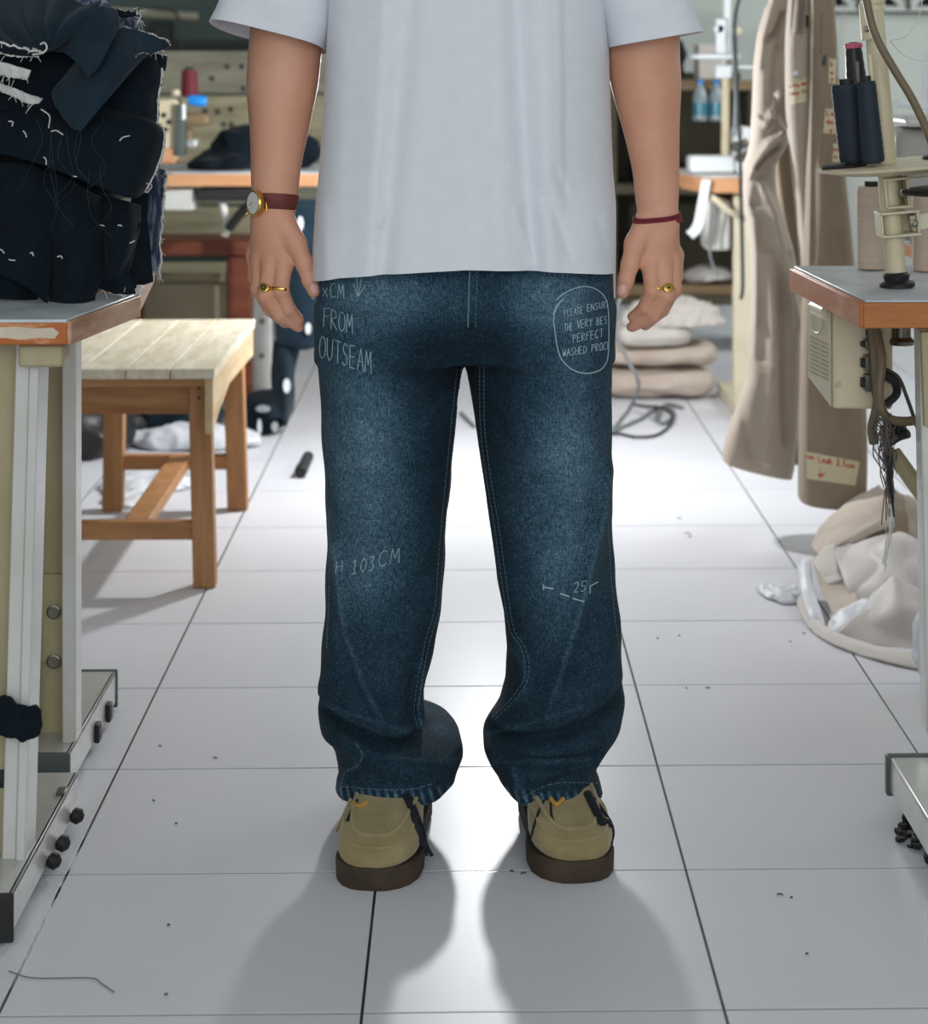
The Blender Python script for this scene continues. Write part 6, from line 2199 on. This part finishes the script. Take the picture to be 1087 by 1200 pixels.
for lab, net, mm, sd in (('greige fabric folded over the back of the white sack', [[(950, 640, 4.22), (966, 610, 4.26), (1000, 585, 4.3), (1030, 568, 4.32)], [(958, 650, 4.16), (976, 620, 4.18), (1006, 598, 4.2), (1040, 580, 4.22)],
                            [(968, 652, 4.12), (988, 632, 4.12), (1020, 612, 4.14), (1046, 606, 4.16)], [(976, 642, 4.12), (1000, 634, 4.11), (1020, 626, 4.12), (1040, 618, 4.14)]], M_FABRIC, 50),
                         ('brownish fabric bulge behind the sack under the thread tangle', [[(1012, 600, 4.28), (1040, 570, 4.3), (1056, 580, 4.3)], [(1010, 622, 4.2), (1040, 606, 4.18), (1062, 600, 4.2)], [(1016, 636, 4.16), (1040, 630, 4.14), (1066, 628, 4.16)]], M_KHAKI2, 51),
                         ('pinkish beige fabric spilling from the mouth of the sack', [[(950, 650, 4.12), (976, 655, 4.08), (992, 672, 4.02)], [(958, 680, 4.02), (978, 690, 3.97), (1002, 694, 3.93)], [(972, 712, 3.91), (988, 714, 3.885), (1006, 706, 3.89)], [(978, 726, 3.86), (990, 722, 3.86), (1004, 712, 3.87)]], M_FABRIC, 52),
                         ('off-white cloth lip curling over the sack\'s left mouth', [[(956, 662, 4.08), (966, 645, 4.1), (976, 640, 4.12)], [(960, 672, 4.03), (974, 664, 4.03), (984, 662, 4.04)], [(970, 686, 3.99), (984, 680, 3.985), (994, 684, 3.99)]], M_FABRICW, 53)):
    o, g = sheet('fabric_piece', net, mm, None, .004, 24, 24, .010, 11, sd, .6, origin=P(*net[1][1]))
    tag(o, lab, 'fabric', SG)
o = tag(crumple_heap('folded_cloth', [(P(1050, 640, 4.30) * 1.0, (.09, .09, .10)), (FL(1080, 690) + Vector((0, .25, .06)), (.09, .10, .07))], M_FABRIC, None, h=.012, amp=.02, seed=6, floor=.002, origin=FL(1020, 690)),
        'greige cloth heap at the back of the sack', 'fabric', SG)
o = tag(crumple_heap('cloth_bag', [(P(1092, 752, 3.50), (.028, .03, .055)), (P(1108, 758, 3.50), (.04, .035, .06))], M_SACKW, None, h=.006, amp=.012, sc=20, seed=8, floor=.012, origin=FL(1090, 775)),
        'small white crumpled bag at the right frame edge beside the sack', 'bag', SG)
o = tag(crumple_heap('plastic_scrap', [(FL(912, 692, .004), (.04, .05, .007)), (FL(922, 700, .004), (.03, .04, .008))], M_SACKW, None, h=.004, amp=.012, sc=30, seed=5, floor=.0015, k=.01, origin=FL(914, 694)),
        'crinkled clear plastic scrap on the floor left of the sack', 'scrap')

# ================================================================== BACKGROUND LEFT
YT = 6.0
zT = P(250, 203, YT).z
tL = thing('sewing_table', (P(260, 210, YT).x, YT + .25, 0), 'sewing table with pale wooden edge standing at the back left wall', 'table', 'sewing tables')
xa, xb = P(-20, 210, YT).x, P(378, 210, YT).x
MB().box(((xa + xb) / 2, YT + .25, zT - .020), (xb - xa, .5, .036)).build('tabletop', M_ORANGEW, tL, bevel=.003)
MB().box(((xa + xb) / 2, YT + .25, zT), (xb - xa, .5, .004)).build('laminate_sheet', M_LAMTOP, tL, bevel=.001)
for px_ in (307, 20):
    xx = P(px_, 350, YT + .1).x
    lg = MB().box((xx, YT + .12, (zT - .04) / 2 + .02), (.052, .05, zT - .08)).build('leg', M_WHITEMET, tL, bevel=.004)
    for zz_ in (.17, .27):
        MB().lathe([(.008, 0), (.008, .004)], (xx, YT + .095, zz_ + .02), (0, -1, 0), 12).build('bolt', M_STEEL, lg)
    MB().box((xx, YT + .22, .02), (.06, .5, .04)).build('foot_channel', M_GREYMET, tL, bevel=.004)
MB().box(P(270, 224, YT + .1) + Vector((0, 0, -.004)), (.17, .2, .035)).build('drawer_tray', M_RUBBER, tL, bevel=.005)
MB().box(P(212, 233, YT + .08), (.09, .12, .06)).build('under_box', M_WHITEMET, tL, bevel=.006)
MB().tube(catmull([P(258, 228, YT + .05), P(262, 244, YT + .05), P(266, 262, YT + .05), P(262, 276, YT + .05)], 16), .012, 8).build('drain_pipe', M_WHITEMET, tL)
MB().tube(catmull([P(310, 232, YT - .02), P(296, 238, YT - .02), P(282, 250, YT), P(268, 268, YT + .02)], 16), .014, 8).build('belt', M_RUBBER, tL)
# machine on it
sm = thing('sewing_machine', P(205, 204, YT + .2), 'beige sewing machine head beside the dark cloth wedge at the back left', 'sewing machine', 'sewing machines')
body_m = [P(a, b, YT + .12) for a, b in ((176, 118), (206, 116), (209, 122), (209, 186), (200, 188), (186, 172), (180, 150), (172, 150))]
MB().prism(body_m, (0, .14, 0)).build('machine_head', M_BEIGESP, sm, bevel=.006)
MB().box(P(212, 152, YT + .14), (.026, .08, .15)).build('face_plate', M_CAP, sm, bevel=.004)
MB().tube([P(215, 122, YT + .10), P(215, 140, YT + .10)], .006, 8).build('tension_lever', M_WHITEPL, sm)
MB().box(P(226, 140, YT + .2), (.10, .10, .035)).build('machine_arm', M_OLDWOOD, sm, bevel=.01)
MB().box(P(220, 160, YT + .2), (.03, .06, .05)).build('machine_post', M_OLDWOOD, sm, bevel=.006)
MB().box(P(196, 182, YT + .16), (.06, .1, .045)).build('wood_base', M_ORANGEW, sm, bevel=.006)
MB().box(P(226, 168, YT + .2), (.035, .07, .03)).build('machine_bed', M_GREYMET, sm, bevel=.008)
for a, b in ((192, 135), (198, 143), (194, 152), (187, 148)):
    MB().lathe([(.008, 0), (.008, .003)], P(a, b, YT + .119), (0, -1, 0), 12).build('screw_hole', M_RUBBER, sm)
MB().lathe([(.010, 0), (.014, .01), (.010, .022)], P(206, 114, YT + .16), (0, 0, 1), 12).build('spool_post', M_BEIGE, sm)
b_ = P(222, 113, YT + .2)
MB().lathe([(.05, 0), (.052, .004), (.02, .006)], b_ - Vector((0, 0, .008)), (0, 0, 1), 20).build('spool_plate', M_WHITEMET, sm)
cone('thread_cone', b_, .026, .023, .082, M_CONE_RED, 'crimson thread cone standing on the back left machine', 'thread cones')
MB().lathe([(.012, 0), (.016, .008), (.016, .045), (.012, .052)], P(221, 117, YT + .10), (1, 0, -.1), 16).build('bobbin_case', M_BLUEPL, sm)
# dark cloth wedge on the table
o = tag(crumple_heap('dark_cloth', [(P(272, 188, YT + .22), (.095, .12, .030)), (P(290, 168, YT + .25), (.10, .1, .055)), (P(250, 193, YT + .2), (.055, .08, .018)), (P(330, 176, YT + .25), (.12, .1, .055))], M_NAVY, None, h=.010, amp=.022, sc=9, seed=3, floor=zT + .003, origin=P(290, 202, YT + .2)),
        'dark navy cloth heaped on the back left sewing table', 'fabric')
# low dark wooden bench behind
zbn = P(240, 283, 6.35).z
bn = thing('wooden_bench', (P(230, 300, 6.35).x, 6.45, 0), 'low red-brown wooden bench under the back left sewing table', 'bench')
x0, x1 = P(120, 290, 6.35).x, P(293, 290, 6.35).x
MB().box(((x0 + x1) / 2, 6.5, zbn - .022), (x1 - x0, .3, .044)).build('bench_top', M_DKWOOD, bn, bevel=.004)
for px_ in (280, 140):
    MB().box((P(px_, 300, 6.38).x, 6.40, (zbn - .044) / 2), (.075, .06, zbn - .046)).build('leg', M_DKWOOD, bn, bevel=.004)
    MB().box((P(px_, 300, 6.38).x, 6.60, (zbn - .044) / 2), (.075, .06, zbn - .046)).build('leg', M_DKWOOD, bn, bevel=.004)
cr = thing('crate', FL(225, 470) * 1.0, 'pale wooden crate pushed under the red-brown bench', 'crate')
cx_ = P(215, 360, 6.55).x
MB().box((cx_, 6.85, .17), (.40, .34, .34)).build('crate_box', M_CRATE, cr, bevel=.005)
MB().box((cx_, 6.83, .36), (.43, .38, .028)).build('crate_lid', M_PLANK2, cr, bevel=.004)
cr.location = (cx_, 6.85, 0)
for c_ in cr.children:
    c_.location = Vector((0, 0, 0)) - Vector((cx_, 6.85, 0)) + Vector(FL(225, 470))
# plank partition behind
pp = thing('plank_partition', (P(240, 120, 7.9).x, 7.95, 0), 'rough pale plank partition with knot holes along the back left', 'partition')
z0, z1, z2 = P(240, 192, 7.9).z, P(240, 111, 7.9).z, P(240, 60, 7.9).z
xa, xb = P(120, 100, 7.9).x, P(420, 100, 7.9).x
for (zl, zh_), mm in (((z0, z1 - .004), M_PLANK2), ((z1 + .004, z2), M_PLANK)):
    MB().box(((xa + xb) / 2, 7.95, (zl + zh_) / 2), (xb - xa, .04, zh_ - zl)).build('plank', mm, pp, bevel=.005)
zl = .34
for k in range(2):
    MB().box(((xa + xb) / 2, 7.96, zl + .08), (xb - xa, .035, .15)).build('plank', M_PLANK if k else M_PLANK2, pp, bevel=.005)
    zl += .16
for xx in (xa + .1, xb - .1):
    MB().box((xx, 8.01, z2 / 2), (.06, .06, z2)).build('post', M_OLDWOOD, pp, bevel=.004)
for a, b in ((266, 78), (248, 92), (285, 104), (270, 128), (255, 131), (262, 146), (271, 146), (240, 130), (283, 78)):
    MB().lathe([(.010, 0), (.010, .002)], P(a, b, 7.929), (0, -1, 0), 12).build('knot_hole', M_RUBBER, pp)
# pale rail high on the dark wall, cable hanging from it
o = thing('wall_rail', P(205, 18, 8.4), 'pale horizontal conduit tube high on the dark green wall', 'tube')
MB().tube([P(120, 12, 8.5), P(232, 20, 8.5)], .018, 12).build('conduit_tube', M_PLANK, o)
MB().tube(catmull([P(180, 10, 8.47), P(205, 14, 8.47), P(211, 40, 8.46), P(211, 80, 8.4), P(211, 110, 8.2)], 24), .006, 6).build('hanging_cable', M_DCABLE, o)
MB().box(P(190, 38, 8.56), (.075, .08, .085)).build('switch_box', M_RUBBER, o, bevel=.006)

# clothes heaped on the floor
NG = 'garments on the floor at the back left'
o = thing('navy_trousers', FL(322, 512), 'navy trousers with white size stickers slumped against the white table leg', 'trousers', NG)
sheet('trouser_leg', [[(322, 250, 5.86), (345, 235, 5.84), (382, 235, 5.85)], [(318, 330, 5.82), (350, 330, 5.78), (385, 330, 5.8)], [(326, 405, 5.80), (356, 410, 5.76), (385, 400, 5.78)]], M_NAVY2, o, .006, 22, 22, .02, 7, 60)
sheet('trouser_leg', [[(322, 400, 5.82), (338, 396, 5.80), (352, 402, 5.82)], [(318, 430, 5.80), (334, 430, 5.75), (345, 440, 5.78)], [(322, 470, 5.82), (332, 478, 5.78), (345, 466, 5.82)], [(334, 494, 5.9), (336, 498, 5.88), (340, 488, 5.92)]], M_NAVY2, o, .006, 20, 20, .01, 9, 61)
sheet('trouser_leg', [[(272, 485, 6.0), (300, 462, 6.02), (326, 455, 6.04)], [(262, 505, 5.92), (300, 480, 5.9), (330, 478, 5.92)], [(272, 512, 5.86), (312, 508, 5.85), (336, 494, 5.88)]], M_NAVY2, o, .02, 22, 18, .02, 8, 62)
for a, b, yy, rx_, rz_ in ((336, 452, 5.755, .010, .020), (308, 479, 5.885, .020, .010), (322, 500, 5.85, .010, .014), (304, 500, 5.83, .006, .022), (361, 385, 5.755, .008, .016), (352, 262, 5.77, .008, .02)):
    MB().lathe([(1, 0), (1, .002)], P(a, b, yy - .006), (0, -1, 0), 16, rx_, rz_).build('size_sticker', M_WHITEPL, o)
o = tag(crumple_heap('navy_cloth', [(FL(205, 505) + Vector((0, .02, .05)), (.13, .12, .07)), (FL(225, 505) + Vector((0, .0, .05)), (.08, .10, .075))], M_NAVY2, None, h=.013, amp=.03, sc=8, seed=9, floor=.002, origin=FL(230, 500)),
        'slate navy garments heaped on the floor behind the bench stool', 'fabric', NG)
o = tag(crumple_heap('black_cloth', [(FL(90, 540) + Vector((0, .1, .06)), (.13, .13, .085)), (FL(112, 525) + Vector((0, .10, .04)), (.12, .12, .06))], M_BLACK, None, h=.013, amp=.03, sc=7, seed=12, floor=.002, origin=FL(110, 535)),
        'black cloth lump on the floor behind the stool\'s left legs', 'fabric', NG)
o = tag(crumple_heap('white_cloth', [(FL(205, 527) + Vector((0, .05, .02)), (.13, .07, .035)), (FL(250, 528) + Vector((0, .05, .018)), (.12, .07, .03)), (FL(190, 527) + Vector((0, .05, .015)), (.05, .05, .025))], M_SACKW, None, h=.010, amp=.022, sc=12, seed=14, floor=.002, origin=FL(215, 528)),
        'white plastic wrapped garment on the floor behind the stool', 'fabric', NG)
o = tag(crumple_heap('white_cloth', [(FL(165, 572) + Vector((0, .0, .004)), (.10, .09, .012)), (FL(205, 562) + Vector((0, .0, .004)), (.09, .07, .010)), (FL(150, 592) + Vector((0, .02, .004)), (.06, .07, .010))], M_SACKW, None, h=.007, amp=.016, sc=14, seed=15, floor=.002, k=.02, origin=FL(190, 566)),
        'flattened white plastic sheet on the floor under the stool', 'fabric', NG)
# black marker on the floor
o = thing('marker_pen', FL(356, 552), 'short dark marker lying on the bright floor by the stool', 'pen')
a, b = FL(352, 553, .017), FL(361, 535, .017)
d = (b - a).normalized()
MB().lathe([(.013, 0), (.016, .004), (.016, .05), (.014, .055)], a, d, 14).build('pen_cap', M_RUBBER, o)
MB().lathe([(.014, 0), (.015, .004), (.015, (b - a).length - .055), (.010, (b - a).length - .045)], a + d * .052, d, 14).build('pen_barrel', M_DCABLE, o)

# ================================================================== BACKGROUND RIGHT
YR = 6.1
zR = P(850, 207, YR).z
t3 = thing('sewing_table', (P(845, 210, YR).x, YR + .2, 0), 'small sewing table with orange wooden edge left of the hanging trousers', 'table', 'sewing tables')
x0, x1 = P(806, 210, YR).x, P(900, 210, YR).x
pl = [Vector((P(826, 210, YR).x, YR, zR)), Vector((x1 + .2, YR, zR)), Vector((x1 + .2, YR + .45, zR)), Vector((x0, YR + .45, zR)), Vector((x0 + .003, YR + .2, zR))]
MB().prism([p - Vector((0, 0, .048)) for p in pl], (0, 0, .044)).build('tabletop', M_ORANGEW, t3, bevel=.003)
MB().prism([p - Vector((0, 0, .004)) for p in pl], (0, 0, .004)).build('laminate_sheet', M_WHITEMET, t3, bevel=.001)
xx = P(871, 300, YR + .05).x
MB().box((xx, YR + .08, (zR - .05) / 2 + .01), (.055, .05, zR - .06)).build('leg', M_BEIGE, t3, bevel=.004)
MB().box((xx + .03, YR + .08, .3), (.006, .056, .2)).build('leg_slot', M_RUBBER, t3)
MB().box((xx, YR + .2, .02), (.06, .5, .04)).build('foot_channel', M_BEIGE, t3, bevel=.004)
MB().box(P(838, 262, YR + .12), (.075, .14, .15)).build('motor_box', M_WHITEMET, t3, bevel=.012)
MB().tube(catmull([P(825, 228, YR + .02), P(838, 234, YR), P(852, 246, YR), P(862, 252, YR + .02)], 14), .010, 8).build('bracket_arm', M_BEIGE, t3)
MB().tube(catmull([P(838, 240, YR - .01), P(832, 270, YR - .01), P(832, 300, YR - .01), P(840, 322, YR)], 18), .004, 6).build('cable', M_CABLE, t3)
sm3 = thing('sewing_machine', P(845, 205, YR + .2), 'white sewing machine on the small table left of the trousers', 'sewing machine', 'sewing machines')
MB().box(P(832, 192, YR + .2), (.135, .12, .05)).build('machine_bed', M_WHITEPL, sm3, bevel=.010, segs=3)
MB().box(P(868, 175, YR + .2), (.05, .1, .14)).build('machine_head', M_WHITEPL, sm3, bevel=.012, segs=3)
for a, b, r in ((862, 172, .016), (872, 168, .014), (866, 184, .014), (876, 180, .013)):
    hw = MB().lathe([(r, 0), (r * 1.05, .006), (r * .5, .014)], P(a, b, YR + .14), (0, -1, 0), 14).build('tension_disc', M_STEEL, sm3)
sheet('hanging_cover', [[(822, 210, YR - .01), (833, 211, YR - .015)], [(817, 238, YR - .02), (828, 240, YR - .02)], [(812, 262, YR - .03), (823, 268, YR - .03)], [(804, 272, YR - .04), (812, 280, YR - .04)]], M_WHITEPL, t3, .006, 10, 20, .0, 9, 1)
# thread stand on it
ts = thing('thread_stand', P(848, 206, YR + .33), 'white thread stand with two trays behind the trousers', 'stand')
ts.location = (P(848, 206, YR + .33).x, YR + .33, zR + .002)
pb0 = P(849, 205, YR + .33)
pb0.z = zR + .002
MB().tube([pb0, P(850, 90, YR + .33)], .0125, 14).build('pole', M_POLE, ts)
MB().tube([P(850, 92, YR + .33), P(853, -40, YR + .33)], .012, 12).build('pole', M_WHITEPL, ts)
MB().box(P(847, 84, YR + .33), (.05, .05, .04)).build('clamp', M_WHITEPL, ts, bevel=.006)
MB().box(P(852, 72, YR + .33), (.02, .04, .05)).build('clamp', M_STEEL, ts, bevel=.003)
MB().lathe([(.02, -.012), (.075, -.004), (.078, .006), (.07, .010), (.0, .010)], P(838, 67, YR + .33), (0, 0, 1), 28).build('spool_tray', M_WHITEPL, ts)
MB().lathe([(.02, -.008), (.06, -.002), (.062, .004), (.0, .006)], P(880, 79, YR + .33), (0, 0, 1), 28).build('spool_tray', M_WHITEPL, ts)
MB().bar(P(844, 66, YR + .31), P(844, 22, YR + .31), .03, .03, side=(1, 0, 0)).build('upright', M_WHITEPL, ts, bevel=.006)
MB().bar(P(838, 38, YR + .31), P(848, 30, YR + .31), .03, .03, side=(0, 1, 0)).build('thread_guide', M_WHITEPL, ts, bevel=.006)
MB().lathe([(.012, 0), (.014, .012), (.010, .02)], P(862, 36, YR + .31), (.3, -1, 0), 12).build('guide_knob', M_BEIGE, ts)
MB().tube([P(893, 78, YR + .2), P(891, 30, YR + .2)], .006, 8).build('spool_pin', M_WHITEPL, ts)
pcab = thing('power_cable', P(866, 100, YR - .02), 'dark cable dropping past the white thread stand to the table leg', 'cable')
MB().tube(catmull([P(868, -10, YR + .1), P(861, 26, YR + .05), P(863, 90, YR + .0), P(866, 160, YR - .03), P(868, 230, YR - .03), P(870, 330, YR - .02), P(868, 350, YR)], 40), .0055, 8).build('cable', M_DCABLE, pcab)
MB().tube(catmull([P(860, 40, YR + .12), P(862, 110, YR + .12), P(860, 160, YR + .12)], 20), .007, 8).build('cable', M_CABLE, pcab)

# dark storage shelf behind the right arm
YD = 7.5
sh = thing('storage_shelf', (P(790, 300, YD).x, YD + .2, 0), 'dark wooden storage shelf standing behind the right hand side', 'shelf')
x0, x1 = P(560, 300, YD).x, P(885, 300, YD).x
for py_, mm in ((100, M_OLDWOOD), (222, M_DKOLIVE), (340, M_OLDWOOD), (352, M_DKOLIVE)):
    z_ = P(800, py_, YD).z
    MB().box(((x0 + x1) / 2, YD + .2, z_), (x1 - x0, .42, .034)).build('shelf_board', mm, sh, bevel=.003)
MB().box(((x0 + x1) / 2, YD + .41, P(0, 220, YD).z), (x1 - x0, .016, .82)).build('back_board', M_DKOLIVE, sh)
for px_ in (562, 716, 883):
    MB().box((P(px_, 200, YD).x, YD + .2, (P(0, 96, YD).z) / 2), (.04, .40, P(0, 96, YD).z)).build('upright', M_DKOLIVE, sh, bevel=.003)
ztop = P(800, 100, YD).z + .018
z2 = P(800, 222, YD).z + .018
z3 = P(800, 340, YD).z + .018
SGp = 'things kept on the dark storage shelf'
o = tag(crumple_heap('dark_cloth', [((P(735, 70, YD).x, YD + .2, ztop + .06), (.12, .13, .08)), ((P(780, 70, YD).x, YD + .2, ztop + .07), (.09, .13, .10))], M_NAVY, None, h=.014, amp=.03, seed=21, floor=ztop, origin=(P(760, 80, YD).x, YD + .2, ztop)),
        'dark cloth bundle on top of the storage shelf by the right sleeve', 'fabric', SGp)
o = tag(MB().box((P(842, 70, YD).x, YD + .2, ztop + .066), (.12, .16, .13)).build('carton', M_FABRICW, None, bevel=.006, origin=(P(842, 70, YD).x, YD + .2, ztop)), 'pale carton on the shelf top beside the dark cloth bundle', 'carton', SGp)
for px_, lab in ((819, 'left of two clear water bottles with blue labels hung on the shelf'), (838, 'right of two clear water bottles with blue labels hung on the shelf')):
    b_ = Vector((P(px_, 140, YD - .06).x, YD - .09, P(0, 142, YD - .06).z))
    t = thing('water_bottle', b_, lab, 'bottle', 'water bottles by the storage shelf')
    MB().lathe([(.022, 0), (.026, .004), (.026, .085), (.02, .105), (.010, .125), (.010, .135)], b_, (0, 0, 1), 18).build('bottle_body', M_CLEAR, t)
    MB().lathe([(.0268, .02), (.0268, .065)], b_, (0, 0, 1), 18).build('bottle_label', M_BLUEW, t)
    MB().lathe([(.011, .132), (.011, .146)], b_, (0, 0, 1), 14).build('bottle_cap', M_BLUEPL, t)
    MB().tube([b_ + Vector((0, .0, .146)), Vector((b_.x, YD - .09 + .08, ztop - .02))], .002, 6).build('hanging_string', M_DCABLE, t)
for cpx, lab, r3, mm, sd in ((770, 'dark folded cloth on the middle shelf', (.09, .12, .06), M_NAVY, 24), (842, 'pale crumpled cloth on the middle shelf', (.07, .12, .05), M_FABRICW, 25)):
    o = tag(crumple_heap('folded_cloth', [((P(cpx, 0, YD).x, YD + .16, z2 + r3[2] * .7), r3)], mm, None, h=.012, amp=.03, sc=10, seed=sd, floor=z2, origin=(P(cpx, 0, YD).x, YD + .16, z2)), lab, 'fabric', SGp)
for cpx, lab, r3, mm, sd in ((834, 'white cloth lying on the low shelf board behind the table leg', (.09, .13, .028), M_FABRICW, 27), (764, 'dark garment lump on the low shelf board', (.08, .13, .07), M_NAVY, 28)):
    o = tag(crumple_heap('folded_cloth', [((P(cpx, 0, YD).x, YD + .14, z3 + r3[2] * .7), r3)], mm, None, h=.012, amp=.025, sc=10, seed=sd, floor=z3, origin=(P(cpx, 0, YD).x, YD + .14, z3)), lab, 'fabric', SGp)

# rolls of fabric on the floor
RG = 'fabric stacked on the floor behind the right hand'
Yq = FL(780, 470).y
def slab(name, px0, px1, py0, py1, Y, dep, mm, lab, sd, sag=.0):
    a, b = P(px0, py1, Y), P(px1, py0, Y)
    s = SDF((a.x - .03, Y - .03, a.z - .03), (b.x + .03, Y + dep + .03, b.z + .03), .011)
    c = ((a.x + b.x) / 2, Y + dep / 2, (a.z + b.z) / 2)
    r = ((b.x - a.x) / 2, dep / 2, (b.z - a.z) / 2)
    s.f = ((np.abs((s.x - c[0]) / r[0]) ** 5 + np.abs((s.y - c[1]) / r[1]) ** 4 + np.abs((s.z - c[2]) / r[2]) ** 2.6) ** (1 / 3.0) - 1) * min(r)
    v, q = s.mesh()
    n = vnormals(v, q)
    d = np.array([-.003 + .012 * soft(p, 7, sd) + .014 * (ridged((p[0] * .5, p[1], p[2] * 1.6), 14, sd) - .5) for p in v])
    v = v + n * d[:, None]
    v[:, 2] = np.maximum(v[:, 2], max(a.z, .002))
    org = (c[0], c[1], max(a.z, .002))
    return tag(finish_np(np_mesh(name, v - np.array(org), q), name, mm, None, origin=org), lab, 'fabric', RG)


slab('fabric_bolt', 706, 842, 434, 471, Yq, .4, M_FABRIC, 'lowest greige fabric bolt on the floor behind the right hand', 1)
slab('fabric_bolt', 704, 842, 408, 432, Yq + .02, .36, M_FABRIC, 'greige fabric bolt lying second from the floor', 2)
slab('fabric_bolt', 724, 812, 384, 408, Yq + .03, .3, M_FABRICW, 'pale rolled cloth on top of the two greige bolts', 3)
zz_ = P(0, 384, Yq + .1).z
o = tag(crumple_heap('white_cloth', [(P(795, 380, Yq + .16), (.13, .12, .065)), (P(770, 374, Yq + .16), (.09, .10, .055)), (P(832, 392, Yq + .16), (.06, .1, .045)), (P(746, 384, Yq + .14), (.05, .08, .04)), (P(812, 366, Yq + .16), (.05, .08, .03))], M_FABRICW, None, h=.009, amp=.04, sc=13, seed=33, floor=zz_ + .003, origin=P(785, 384, Yq + .15)),
        'off-white cloth bundle topping the fabric stack', 'fabric', RG)
# cables on the floor
o = thing('power_cable', FL(745, 500), 'grey cable hanging down and looping over the floor beside the right leg', 'cable')
hang = [P(742, 318, 5.9), P(726, 352, 5.9), P(720, 385, 5.9), P(734, 420, 5.9), P(748, 450, 5.92), FL(738, 478, .012), FL(722, 498, .008), FL(717, 506, .006), FL(730, 500, .006), FL(752, 490, .006), FL(766, 480, .006), FL(782, 478, .008), FL(790, 486, .006), FL(776, 496, .008), FL(770, 486, .012), FL(780, 474, .008), FL(800, 478, .006)]
MB().tube(catmull(hang, 140), .0052, 8).build('cable', M_CABLE, o)
MB().tube(catmull([FL(700, 512, .006), FL(722, 508, .006), FL(745, 512, .006), FL(768, 510, .006), FL(783, 500, .006), FL(788, 488, .012), FL(776, 478, .016), FL(756, 476, .006), FL(742, 474, .006)], 80), .0042, 8).build('cable', M_DCABLE, o)
MB().tube(catmull([FL(540, 484, .006), FL(548, 492, .006), FL(556, 500, .006)], 12), .006, 8).build('cable', M_CABLE, o)
# floor socket slot and lint
m = MB()
for a, b, l in ((827, 806, 6), (803, 806, 2), (769, 748, 3), (795, 745, 2), (793, 607, 7), (802, 625, 9), (806, 629, 6), (910, 1048, 9), (926, 1052, 3), (944, 1118, 3), (186, 874, 3), (250, 888, 5), (178, 938, 4), (205, 965, 3), (193, 1166, 4), (196, 1084, 3), (720, 726, 3), (610, 1024, 8), (597, 1021, 6), (940, 742, 4), (925, 752, 2)):
    p = FL(a, b, .0010)
    q_ = FL(a + l * .8, b + random.uniform(-1, 1), .0012)
    m.tube(catmull([p, p.lerp(q_, .5) + Vector((0, .002, .0006)), q_], 6), .0009, 5)
o = tag(m.build('lint', M_LINT, None, sharp=0), 'scattered dark lint and specks on the white tiled floor', 'lint', kind='stuff')
m = MB()
m.tube(catmull([FL(10, 1138, .0012), FL(40, 1146, .0012), FL(105, 1146, .0012), FL(118, 1152, .0012), FL(134, 1163, .0012)], 30), .0006, 5)
o = tag(m.build('thread', M_LINT, None, sharp=0), 'long grey thread lying on the front left tile', 'thread')
o = thing('floor_fragment', FL(1068, 975), 'black crumbling rubber debris by the right table foot', 'debris')
m = MB()
for i in range(26):
    p = FL(random.uniform(1052, 1087), random.gauss(975, 9), .004)
    m.box(p, (random.uniform(.003, .012), random.uniform(.003, .01), random.uniform(.003, .008)), Matrix.Rotation(random.uniform(0, 3), 3, 'Z'))
m.build('rubber_crumbs', M_RUBBER, o)['kind'] = 'stuff'
